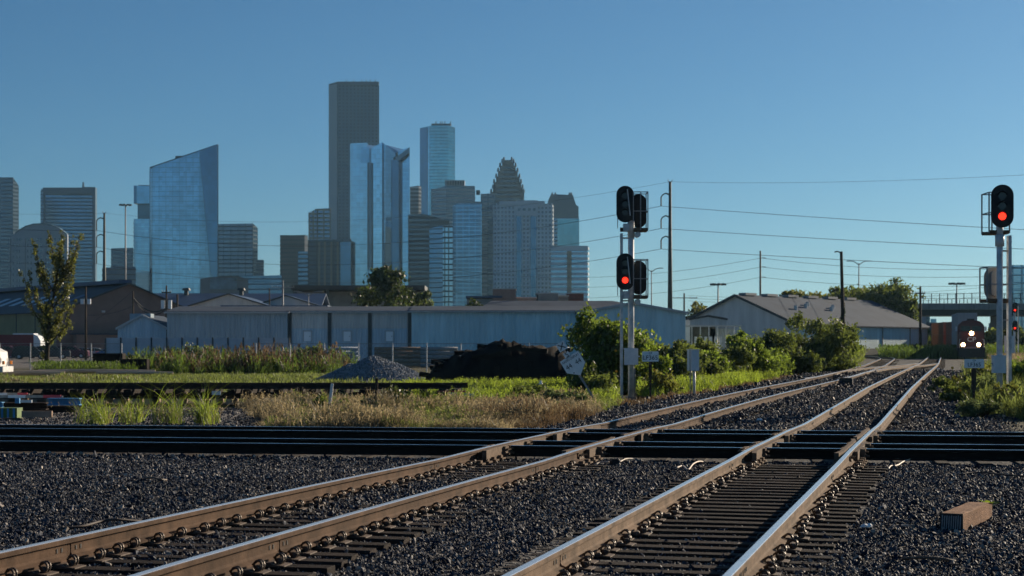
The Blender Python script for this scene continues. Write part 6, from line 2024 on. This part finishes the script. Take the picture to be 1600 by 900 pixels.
def wood_pole(label, px, pytop, Y, mt='woodpole', arm=None, lean=0.0, r=.16, rows=(), z=None, lamp=None):
    x = gx(px, Y); g = gzp(x, Y); h = gz(pytop, Y) - g
    t = thing('utility_pole', label, 'utility pole', (x, Y, g), 0); t.rotation_euler = (0, lean, 0)
    MB().cyl((0, 0, -.3), (0, 0, h), r, r * .65, 9).build('shaft', M[mt], t, smooth=True)
    if arm:
        MB().box((0, 0, h - arm[1]), (arm[0], .12, .14)).build('crossarm', M[mt], t)
        for s in (-1, -.5, .5, 1): MB().cyl((s * arm[0] * .47, 0, h - arm[1] + .05), (s * arm[0] * .47, 0, h - arm[1] + .3), .05, n=6).build('insulator', M['galv_dull'], t)
    for py in rows:
        MB().box((.45, 0, gz(py, Y) - g), (.9, .1, .12)).build('standoff', M['galv_dull'], t)
    return t, x, Y, g, h
wood_pole('steel distribution pole standing behind the right warehouse roof', 1188, 392, 285, 'steelpole', None, 0, .22, (403, 417, 433))
p5, x5, y5, g5, h5 = wood_pole('leaning pole wrapped in vine in front of the right warehouse', 1319, 393, 130, 'woodpole', None, -.025, .17)
MB().tube([(0, 0, h5 - .1), (-.3, 0, h5 + .02), (-.5, 0, h5 - .03)], .05, 5).build('top_bracket', M['woodpole'], p5)
rng = np.random.default_rng(77)
vine = [(rng.uniform(-.15, .15), rng.uniform(-.15, .15), z, .20 if z < h5 * .42 else .05, .20 if z < h5 * .42 else .05, .25) for z in np.linspace(.2, h5 * .62, 22)]
obj('vine', quads('vine', leaf_cloud(vine, 1100, .13, rng), M['leaf_dark']), p5)
wood_pole('dark wooden pole right of the right warehouse', 1438, 448, 232, 'woodpole', (1.3, .9), 0, .22)
wood_pole('dark wooden pole carrying transformers in front of the brown gable', 134, 448, 215, 'woodpole', None, 0, .16)
wood_pole('thin wooden pole in front of the brown gable, right of the transformers', 208, 455, 220, 'woodpole', None, 0, .14)
pl, px6, py6, pg6, ph6 = wood_pole('wooden pole with crossarm and transformers above the slate blue shed', 260, 446, 222, 'woodpole', (1.2, .9), 0, .16)
for s in (-1, 1): MB().cyl((s * .45, 0, ph6 - 3.0), (s * .45, 0, ph6 - 1.9), .26, n=10).build('transformer', M['boxgrey'], pl)
wood_pole('small wooden pole above the slate blue shed roof', 277, 460, 230, 'woodpole', None, 0, .18)
wood_pole('small wooden pole behind the sheds left of the canopy building', 421, 450, 260, 'woodpole', None, 0, .13)
wood_pole('pole with crossarm behind the sheds left of the black canopy', 442, 438, 300, 'galv_dull', (4, 1.2), 0, .2)
wood_pole('distant pole with crossarms left of the right warehouse', 1069, 458, 360, 'woodpole', (5.5, 1.0), 0, .25)
T134 = [o for o in bpy.data.objects if o.get('label', '').startswith('dark wooden pole carrying')][0]
for s in (-1, 1): MB().cyl((s * .42, 0, gz(470, 215) - .6), (s * .42, 0, gz(462, 215) - .6), .24, n=10).build('transformer', M['boxgrey'], T134)
# looping pale cable between two poles
wire('pale sagging cable between the thin pole and the pole with transformers', W(209, 466, 220), W(260, 481, 221), 1.0, .07, 14, 'street cables')
wire('second pale sagging cable between the thin pole and the pole with transformers', W(209, 468, 220), W(260, 482, 221), 1.3, .06, 14, 'street cables')
wire('thin cable crossing the brown gable wall', W(134, 492, 215), W(208, 478, 220), .4, .03, 12, 'street cables')
wire('thin cable running down the brown gable wall', W(150, 500, 216), W(206, 456, 220), .1, .025, 12, 'street cables')
for k, py in enumerate((403, 417, 433)):
    lv = ('upper', 'middle', 'lower')[k]
    wire(lv + ' wire running right from the distribution pole behind the warehouse', W(1189, py, 285), W(1640, py + 14 - 3 * k, 240), 1.0, .026, 20, 'distribution wires')
    wire(lv + ' wire running left from the distribution pole toward the left signal', W(1189, py, 285), W(700, 420 + 14 * k + k * 3, 330), 2.4, .024, 30, 'distribution wires')
for k in range(3):
    wire(('upper', 'middle', 'lower')[k] + ' faint wire low over the bridge fence', W(1075, 462 + 4 * k, 360), W(1660, 436 + 8 * k, 300), 1.5, .022, 20, 'faint low wires')

def high_mast(label, px, pytop, Y, n=8, r=.3, ring=1.6, col='galv_dull', double=False):
    x = gx(px, Y); g = gzp(x, Y); h = gz(pytop, Y) - g
    t = thing('light_mast', label, 'light mast', (x, Y, g), 0, 'tall light masts')
    MB().cyl((0, 0, 0), (0, 0, h), r, r * .5, 8).build('shaft', M[col], t, smooth=True)
    if double:
        for s in (-1, 1):
            MB().tube([(0, 0, h - .4), (s * 1.0, 0, h + .3), (s * 1.9, 0, h + .45)], .09, 5).build('arm', M[col], t)
            MB().box((s * 2.1, 0, h + .42), (.9, .3, .16)).build('lamp_head', M[col], t)
    else:
        MB().cyl((0, 0, h - .25), (0, 0, h + .1), ring * .45, n=10).build('ring', M[col], t)
        for k in range(n):
            a = 6.283 * k / n
            MB().box((ring * math.cos(a), ring * math.sin(a), h - .05), (.7, .7, .45), a).build('lamp_head', M['trim_dark'], t)
high_mast('very tall light mast with a ring of lamps left of the slanted glass tower', 196, 320, 560, 8, .38, 1.7)
high_mast('light mast with a ring of lamps left of the right warehouse', 1122, 444, 420, 8, .3, 1.6)
high_mast('double armed street light above the trees behind the right warehouse', 1342, 411, 360, double=True, r=.2)
high_mast('double armed street light right of the left signal', 1018, 422, 380, double=True, r=.18)
high_mast('light mast with a ring of lamps above the bridge', 1495, 443, 430, 8, .3, 1.7)
high_mast('street light with curved arm behind the sheds', 482, 459, 300, double=True, r=.14)

# ------------------------------------------------------------------ downtown towers
def glass(name, col, rough=.10, metal=.85):
    m = mat(name, col, rough, metal, .22, .015)
    nt = m.node_tree; b = nt.nodes['Principled BSDF']; src = b.inputs['Base Color'].links[0].from_socket
    geo = nt.nodes.new('ShaderNodeNewGeometry')            # panes differ a little: blinds, tilt, age
    sn = nt.nodes.new('ShaderNodeVectorMath'); sn.operation = 'SNAP'; sn.inputs[1].default_value = (3.1, 3.1, 4.1)
    wnz = nt.nodes.new('ShaderNodeTexWhiteNoise')
    nt.links.new(geo.outputs['Position'], sn.inputs[0]); nt.links.new(sn.outputs[0], wnz.inputs['Vector'])
    mr = nt.nodes.new('ShaderNodeMapRange'); mr.inputs[3].default_value = .86; mr.inputs[4].default_value = 1.08
    nt.links.new(wnz.outputs['Value'], mr.inputs[0])
    mu = nt.nodes.new('ShaderNodeMix'); mu.data_type = 'RGBA'; mu.blend_type = 'MULTIPLY'; mu.inputs[0].default_value = 1
    nt.links.new(src, mu.inputs[6]); nt.links.new(mr.outputs[0], mu.inputs[7]); nt.links.new(mu.outputs[2], b.inputs['Base Color'])
    return m
M['gl_blue'] = glass('blue_curtain_glass', (0.30, 0.46, 0.58))
M['gl_pale'] = glass('pale_curtain_glass', (0.46, 0.60, 0.68))
M['gl_teal'] = glass('teal_mirror_glass', (0.20, 0.44, 0.48))
M['gl_dark'] = glass('dark_window_glass', (0.09, 0.15, 0.20), .12, .6)
M['gl_navy'] = glass('navy_curtain_glass', (0.10, 0.20, 0.30))
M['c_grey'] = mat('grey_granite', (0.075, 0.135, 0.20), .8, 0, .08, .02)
M['c_pale'] = mat('lit_granite_facet', (0.30, 0.36, 0.41), .7, 0, .06, .02)
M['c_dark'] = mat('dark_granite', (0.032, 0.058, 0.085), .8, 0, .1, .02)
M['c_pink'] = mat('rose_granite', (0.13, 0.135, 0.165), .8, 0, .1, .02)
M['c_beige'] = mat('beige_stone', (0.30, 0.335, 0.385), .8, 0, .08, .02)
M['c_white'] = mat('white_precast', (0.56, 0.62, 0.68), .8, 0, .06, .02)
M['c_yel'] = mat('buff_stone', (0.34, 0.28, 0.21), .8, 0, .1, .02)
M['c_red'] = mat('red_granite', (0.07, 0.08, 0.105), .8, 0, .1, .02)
ZB = 1.0

def tower(label, foot, tops, D, dep, body, frame, floor=4.0, bandf=.35, colp=None, colw=.8, proud=.35, name='tower', skip_top=0.0, cat='skyscraper'):
    """foot: visible front corners left to right as (pixel column, extra distance); tops: roof row at each corner"""
    t = thing(name, label, cat, (0, 0, 0), 0, 'downtown towers')
    pts = [(gx(px, D + dd), D + dd, gz(py, D + dd)) for (px, dd), py in zip(foot, tops)]
    back = [(pts[-1][0] * (1 + 1.02 * dep / D), pts[-1][1] + dep, pts[-1][2]), (pts[0][0] * (1 + 1.02 * dep / D), pts[0][1] + dep, pts[0][2])]
    allp = pts + back; n = len(allp)
    vs = [(x, y, 0.0) for x, y, z in allp] + [(x, y, z) for x, y, z in allp]
    fs = [(i, (i + 1) % n, n + (i + 1) % n, n + i) for i in range(n)] + [tuple(range(n, 2 * n))]
    bo = MB().add(vs, fs).build('wall', body, t)
    if frame is None: return t
    mb = MB()
    segs = [(pts[i], pts[i + 1]) for i in range(len(pts) - 1)] + [(allp[len(pts) - 1], allp[len(pts)]), (allp[-1], allp[0])]
    for (p, q) in segs:
        dx, dy = q[0] - p[0], q[1] - p[1]; L = math.hypot(dx, dy)
        if L < .5: continue
        tx, ty = dx / L, dy / L; nx_, ny_ = ty, -tx
        ang = math.atan2(ty, tx)
        zmax = max(p[2], q[2]); z = 12.0
        while z < zmax - skip_top:
            f0, f1 = 0.0, 1.0
            if p[2] < z: f0 = (z - p[2]) / (q[2] - p[2])
            if q[2] < z: f1 = (z - p[2]) / (q[2] - p[2])
            if f1 - f0 > .03:
                cx, cy = p[0] + dx * (f0 + f1) / 2, p[1] + dy * (f0 + f1) / 2
                mb.box((cx + nx_ * proud * .4, cy + ny_ * proud * .4, z), (L * (f1 - f0), proud, floor * bandf), ang)
            z += floor
        if colp:
            k = max(1, round(L / colp))
            for i in range(k + 1):
                f = i / k; zt = p[2] + (q[2] - p[2]) * f
                mb.box((p[0] + dx * f + nx_ * proud * .45, p[1] + dy * f + ny_ * proud * .45, zt / 2), (colw, proud * 1.2, zt), ang)
    tag(mb.build('facade_grid', frame, t, fix=False), kind='stuff')
    return t

def roofbox(t, px0, px1, py0, py1, D, dep, mt, nm='roof_plant'):
    x0, x1 = gx(px0, D), gx(px1, D); z0, z1 = gz(py1, D), gz(py0, D)
    MB().box(((x0 + x1) / 2, D + dep / 2, (z0 + z1) / 2), (x1 - x0, dep, z1 - z0)).build(nm, mt, t)
def facet(t, pa, da, pb, db, D, top, mt, nm='facet', proud=1.0):
    a = Vector((gx(pa, D + da), D + da, 0)); b = Vector((gx(pb, D + db), D + db, 0)); d = (b - a).normalized(); n = Vector((d.y, -d.x, 0)) * proud
    z = gz(top, D)
    MB().prism([(p.x, p.y) for p in (a + n, b + n, b - n * .3, a - n * .3)], 'Z', 0, z).build(nm, mt, t)
def mast(t, px, py0, py1, D, r=.5, nm='antenna'):
    x = gx(px, D); MB().cyl((x, D + 5, gz(py1, D)), (x, D + 5, gz(py0, D)), r, r * .6, 6).build(nm, M['c_grey'], t)

# far left slab with stepped roof
t = tower('grey banded tower cut by the left edge of the picture', [(-30, 0), (20, 0), (29, 8)], [277, 277, 290], 1900, 40, M['gl_dark'], M['c_grey'], 4.2, .5)
# arched roof building
D = 1650
t = thing('tower', 'beige building with a curved arched roof behind the slender tree', 'office building', (0, 0, 0), 0, 'downtown towers')
ar = [(15, 560), (15, 372), (24, 364), (30, 360), (40, 354), (52, 350.5), (66, 350), (80, 352), (92, 357), (104, 366), (104, 560)]
MB().prism([(gx(a, D), gz(b, D)) for a, b in ar], 'Y', D, D + 7).build('wall', M['c_beige'], t)
mb = MB()
for row in range(11):
    py = 372 + row * 9.2
    for px, w in ((20, 1.4), (26, 1.4), (30, 3), (43, 3), (48, 1.4), (58, 2.2), (63, 2.2), (73, 5), (85, 2.2), (92, 2.2), (98, 2.2)):
        if row > 0 and px in (30, 43): w = 1.2
        mb.box((gx(px + w / 2, D), D - .1, gz(py + 2, D)), (w * D / F, .6, 2.6))
tag(mb.build('window', M['gl_dark'], t, fix=False), kind='stuff')
MB().prism([(gx(a, D), gz(b - 1.2, D)) for a, b in ar[2:-1]] + [(gx(a, D), gz(b + .6, D)) for a, b in ar[2:-1]][::-1], 'Y', D - .8, D + 7.5).build('roof_rim', M['c_grey'], t)
for px in (14.5, 38, 70, 104): roofbox(t, px, px + 1.2, 372 if px < 100 else 366, 550, D - 1.2, 2, M['c_beige'], 'pilaster')
# framed tower
t = tower('granite framed tower with dark reflecting centre, behind the arched building', [(64, 0), (68, -6), (148, 0)], [295, 294, 293], 2050, 45, M['gl_navy'], M['c_grey'], 4.2, .42)
roofbox(t, 67, 149, 293, 303, 2043, 3, M['c_grey'], 'parapet'); roofbox(t, 67, 71, 293, 560, 2043.2, 2, M['c_grey'], 'corner_pier'); roofbox(t, 144, 149, 293, 560, 2043.2, 8, M['c_grey'], 'corner_pier')
mast(t, 128.5, 284, 294, 2050, 1.6)
t = tower('small banded block left of the slanted glass tower', [(174, 0), (208, 3)], [388, 387], 1800, 30, M['gl_dark'], M['c_grey'], 4.2, .45)
t = tower('low grey block in front of the small banded block', [(160, 0), (212, 0)], [418, 417], 1500, 30, M['c_grey'], M['c_dark'], 4.5, .25, cat='office building')
# notched narrow glass tower
t = tower('lower shaft of the narrow notched glass tower', [(209, 4), (213, 0), (238, 0)], [342, 342, 342], 1560, 25, M['gl_blue'], M['gl_pale'], 4.0, .12)
roofbox(t, 215, 238, 318, 342, 1566, 18, M['gl_dark'], 'recessed_storeys'); roofbox(t, 209, 238, 290, 318, 1559, 25, M['gl_blue'], 'upper_block'); roofbox(t, 216, 236, 289, 292, 1562, 16, M['c_beige'], 'parapet')
roofbox(t, 209, 213, 290, 318, 1558.4, 2, M['gl_navy'], 'upper_side')
# slanted glass tower
D = 1500
t = tower('tall blue glass tower with a slanted roof line', [(234, 6), (238, 0), (312, 0), (340, 4)], [262, 261, 236, 226], D, 35, M['gl_blue'], M['gl_navy'], 4.2, .10, 6.0, .22, .12)
f = [(312, 236), (340, 226), (340, 450), (332, 450)]
MB().prism([(gx(a, D - 1), gz(b, D - 1)) for a, b in f], 'Y', D - 1.5, D + 3.2).build('leaning_facet', M['gl_navy'], t)
MB().prism([(gx(a, D), gz(b, D)) for a, b in ((234, 262.4), (340, 226.4), (340, 225.2), (234, 261.2))], 'Y', D - .6, D + 6).build('roof_edge', M['c_grey'], t)
roofbox(t, 274, 292, 243.5, 252, D + 8, 10, M['c_dark'], 'roof_plant')
# group between the slanted tower and the tall granite tower
t = tower('dark reflecting glass block right of the slanted tower', [(338, 0), (395, 0), (402, 10)], [350, 349, 356], 1750, 30, M['gl_navy'], M['c_dark'], 4.2, .28, 7, .6)
t = tower('low block stepping down right of the dark reflecting block', [(400, 0), (412, 0)], [406, 406], 1700, 30, M['gl_navy'], M['c_grey'], 4.2, .3, cat='office building')
t = tower('low wall with a faded mural in front of the slanted tower', [(313, 4), (327, 0), (373, 0), (388, 0)], [436, 433, 432, 436], 1200, 20, M['c_pink'], None, cat='office building')
roofbox(t, 328, 370, 434, 452, 1199, 1.0, mat('faded_mural', (.10, .17, .24), .8, 0, .6, .12), 'mural')
t = tower('wide low glass block at the foot of the towers left of centre', [(372, 0), (440, 0)], [432, 430], 1400, 30, M['gl_navy'], M['c_grey'], 4.2, .3, cat='office building')
t = tower('dark rose granite block left of the tall granite tower', [(438, 0), (476, 0), (481, 6)], [368, 367, 369], 1700, 30, M['c_red'], M['c_dark'], 4.2, .25)
t = tower('setback tower crown in front of the dark rose block', [(466, 0), (482, 0)], [393, 393], 1650, 20, M['gl_navy'], M['c_grey'], 4.2, .4)
t = tower('buff and glass block just left of the tall granite tower', [(483, 0), (496, 0), (516, 0)], [332, 326, 325], 1880, 25, M['gl_navy'], M['c_yel'], 4.4, .4, 6, 1.4)
t = tower('hotel with buff vertical stripes at the foot of the tall granite tower', [(482, 0), (548, 0)], [375, 374], 1600, 30, M['c_grey'], M['c_dark'], 4.2, .3, 8, 1.2)
for px in (497, 506, 516, 526): roofbox(t, px, px + 3, 378, 470, 1599, 2, M['c_yel'], 'buff_stripe')
roofbox(t, 532, 548, 378, 470, 1599, 3, M['gl_navy'], 'glass_bay')
# the tallest tower
t = tower('tallest tower, dark grey granite with a fine window grid', [(515, 12), (528, 0), (591, 3)], [131, 127.5, 127.5], 2000, 48, M['gl_dark'], M['c_grey'], 4.0, .42, 4.4, 2.1, .5)
roofbox(t, 527, 591.5, 127.5, 133, 1998.5, 10, M['c_grey'], 'parapet'); facet(t, 515, 12, 527.6, .4, 2000, 131, M['c_pale'])  # paler granite puts the lighter fall of light on this facet into its colour
for px in (541, 552, 565, 572, 578, 586): mast(t, px, 123.5, 128, 2005, .7)
# faceted glass tower
D = 1620
t = tower('faceted pale glass tower with notched angular top, left wing', [(547, 6), (549, 0), (574, 0), (576, 3), (597, 0)], [225, 224, 223, 234, 222], D, 34, M['gl_pale'], M['gl_blue'], 4.2, .10, 6.5, .2, .12)
roofbox(t, 576, 580.5, 254, 420, D - .4, 3, M['gl_dark'], 'recess'); roofbox(t, 564, 577, 229, 254, D - .3, 3, M['gl_blue'], 'top_notch')
t = tower('faceted glass tower, right wing sloping down to a dark slot', [(597, 0), (602, -2), (618, 2), (622, 5), (640, 2)], [222, 226, 240, 236, 230], D + 2, 30, M['gl_blue'], M['gl_pale'], 4.2, .10, 6.5, .2, .12)
roofbox(t, 613, 623, 250, 470, D + 1.0, 4, M['gl_navy'], 'dark_slot')
MB().prism([(gx(a, D), gz(b, D)) for a, b in ((618, 246), (640, 230), (640, 238), (622, 252))], 'Y', D + .2, D + 3.8).build('open_crown', M['gl_dark'], t)
# rounded teal tower
t = tower('tall rounded teal glass tower with antennas', [(657, 10), (670, 0), (676, -3), (700, -3), (711, 6)], [200, 197, 196, 196, 199], 2150, 45, M['gl_teal'], M['gl_dark'], 4.0, .12, None, .4, .12)
facet(t, 657, 10, 669, .6, 2150, 199, M['gl_navy'], 'dark_facet'); facet(t, 669.6, .4, 671.6, -.6, 2150, 197.5, M['gl_pale'], 'bright_corner')
roofbox(t, 674, 704, 193, 197, 2156, 20, M['c_grey'], 'roof_plant')
for px in (681, 688, 691, 695, 704): mast(t, px, 188.5, 196, 2160, .8)
t = tower('small striped building behind the glass tower, left of the teal one', [(641, 0), (654, 0), (658, 4)], [292, 290, 292], 1950, 30, M['c_red'], M['c_beige'], 4.4, .4)
t = tower('pink striped tower with stepped roof below the teal tower', [(674, 8), (697, 0), (742, 4)], [297, 290, 290.5], 1880, 35, M['gl_dark'], M['c_beige'], 4.4, .52)
roofbox(t, 695, 726, 281.5, 291, 1888, 20, M['c_beige'], 'roof_plant'); 
for px in range(699, 725, 4): roofbox(t, px, px + 2, 283, 289, 1887, 2, M['c_dark'], 'louvre')
# dark block and glazed stair
t = tower('dark low tower with sloping shoulder below the pink striped tower', [(638, 0), (660, 0), (672, 0), (702, 4)], [336, 334, 342, 345], 1550, 30, M['c_dark'], M['gl_dark'], 4.2, .35)
t = tower('dark glass block with a bright glazed corner', [(671, 4), (692, 0), (707, 3)], [357, 352, 352], 1480, 30, M['gl_navy'], M['c_dark'], 4.2, .2)
roofbox(t, 692, 707, 353, 480, 1478.5, 4, M['gl_pale'], 'bright_corner')
mb = MB()
for k in range(21):
    z = 14 + k * 4.6
    if z < gz(354, 1478): mb.box((gx(699.5, 1478), 1478.3, z), (9.2, .5, 1.2))
for px in (695, 701): mb.box((gx(px, 1478), 1478.3, gz(353, 1478) / 2), (.8, .5, gz(353, 1478)))
tag(mb.build('corner_mullions', M['c_dark'], t, fix=False), kind='stuff')
t = tower('blue glass tower with pinkish right side, left of the white hotel', [(708, 3), (714, 0), (752, 0)], [322, 318, 318], 1520, 32, M['gl_navy'], M['gl_blue'], 3.6, .25, 5.5, .5)
t = tower('pinkish slab forming the right side of the blue glass tower', [(752, 0), (773, 2)], [303, 302], 1530, 32, M['c_beige'], M['gl_dark'], 4.0, .4, 5, 1.0)
roofbox(t, 716, 752, 315, 319, 1535, 20, M['c_beige'], 'roof_plant'); roofbox(t, 744, 750, 297, 304, 1540, 5, M['c_dark'], 'roof_dish')
# stepped gothic tower
D = 1980
t = thing('tower', 'reddish stepped gable tower rising to a spiked point', 'skyscraper', (0, 0, 0), 0, 'downtown towers')
steps = [(767, 820, 320), (767, 819, 300), (770, 817, 293), (771.5, 814.5, 284.5), (775, 812, 276), (778, 809, 267), (781, 806, 259), (784.5, 803, 253), (787, 800, 250)]
for k in range(len(steps)):
    a, b, top = steps[k]; bot = 560 if k == 0 else steps[k - 1][2]
    roofbox(t, a, b, top, bot, D + k * 1.6, 44 - k * 3.2, M['c_red'], 'stepped_gable')
    if k:
        for px in (a + .4, b - .4): mast(t, px, top - 5.5, top + 1, D + k * 1.6 - 4, 1.5, 'finial')
mb = MB()
for k in range(9):
    z = gz(318 - k * 7, D); mb.box((gx(793.5, D), D - .2, z), ((44 - k * 3.4) * D / F, .5, 1.4))
tag(mb.build('window_bands', M['gl_dark'], t, fix=False), kind='stuff')
# white hotel
D = 1400
t = tower('white hotel slab with two dark vertical stripes and rows of small windows', [(772, 3), (776, 0), (862, 0), (864, 4)], [320, 318, 318, 322], D, 28, M['gl_dark'], M['c_white'], 3.4, .52, 3.0, 1.5, .4)
for a, b in ((807, 815), (829, 838)): roofbox(t, a, b, 338, 468, D - 1.2, 2, M['gl_navy'], 'dark_stripe')
roofbox(t, 780, 851, 314, 320, D - 1, 24, M['c_white'], 'parapet'); roofbox(t, 806, 840, 313, 337, D - 1.1, 3, M['c_white'], 'crown_panel')
for px in (809, 817, 825, 833): roofbox(t, px, px + 4, 325, 329, D - 1.4, 1, M['gl_dark'], 'crown_window')
t = tower('narrow shadowed slab between the blue glass tower and the white hotel', [(763, 0), (774, 2)], [340, 340], 1460, 30, M['c_grey'], M['gl_dark'], 3.6, .45, cat='office building')
# chamfered tower
D = 1850
t = tower('grey tower with tapered shoulders and bluish lower glass at the right', [(857, 5), (860, 0), (896, 0), (904, 4)], [345, 330, 330, 336], D, 34, M['gl_navy'], M['c_grey'], 4.2, .35)
MB().prism([(gx(a, D), gz(b, D)) for a, b in ((857, 340), (857, 312), (861, 303.5), (895, 304.5), (900, 320), (904, 323), (904, 340))], 'Y', D - .8, D + 32).build('tapered_crown', M['c_grey'], t)
roofbox(t, 871, 905, 342, 384, D - 1.4, 3, M['gl_teal'], 'lower_glass')
for px in (863, 868, 890, 893): mast(t, px, 300, 304, D + 6, 1.2, 'roof_aerial')
t = tower('pale striped office block with a buff centre at the right end of the skyline', [(861, 0), (918, 0), (920, 4)], [385, 384, 385], 1350, 30, M['gl_blue'], M['c_white'], 4.0, .5)
roofbox(t, 886, 893, 392, 470, 1349, 2, M['c_yel'], 'buff_centre'); roofbox(t, 861, 919, 384, 392, 1349.3, 10, M['c_white'], 'parapet')
# far blocks at the right
t = tower('blue glass block behind the second signal at the right edge', [(1577, 4), (1582, 0), (1640, 0)], [420, 414, 414], 900, 40, M['gl_pale'], M['gl_navy'], 4.0, .12, 5, .9)
t = tower('low grey block seen under the bridge left of the freight cars', [(1418, 0), (1450, 0)], [487, 487], 520, 30, M['c_beige'], M['gl_dark'], 4, .3, 5, 1.0, cat='office building')
t = tower('low flat brick building under the bridge behind the freight cars', [(1447, 0), (1492, 0)], [504, 504], 480, 30, M['c_red'], None, cat='office building')
t = tower('small blue rooftop block under the bridge', [(1454, 0), (1463, 0)], [498, 498], 600, 8, M['gl_blue'], None, cat='office building')
t = tower('pale block under the bridge right of the locomotive', [(1547, 0), (1572, 0)], [505, 505], 620, 20, M['c_beige'], M['gl_dark'], 4, .3, 5, 1.0, cat='office building')

# ------------------------------------------------------------------ air between here and downtown
hb = MB(); hb.box((0, 4500, 164), (16000, 9600, 340))
hz = hb.build('haze', [], None)
hm = bpy.data.materials.new('haze_air'); hm.use_nodes = True
hn = hm.node_tree; hn.nodes.remove(hn.nodes['Principled BSDF'])
pv = hn.nodes.new('ShaderNodeVolumePrincipled')
pv.inputs['Color'].default_value = (0.44, 0.77, 1.0, 1)
pv.inputs['Density'].default_value = 0.00005
pv.inputs['Anisotropy'].default_value = 0.3
hn.links.new(pv.outputs[0], hn.nodes['Material Output'].inputs['Volume'])
hz.data.materials.append(hm)
tag(hz, 'thin bluish haze filling the air between the crossing and downtown', 'haze', kind='stuff')
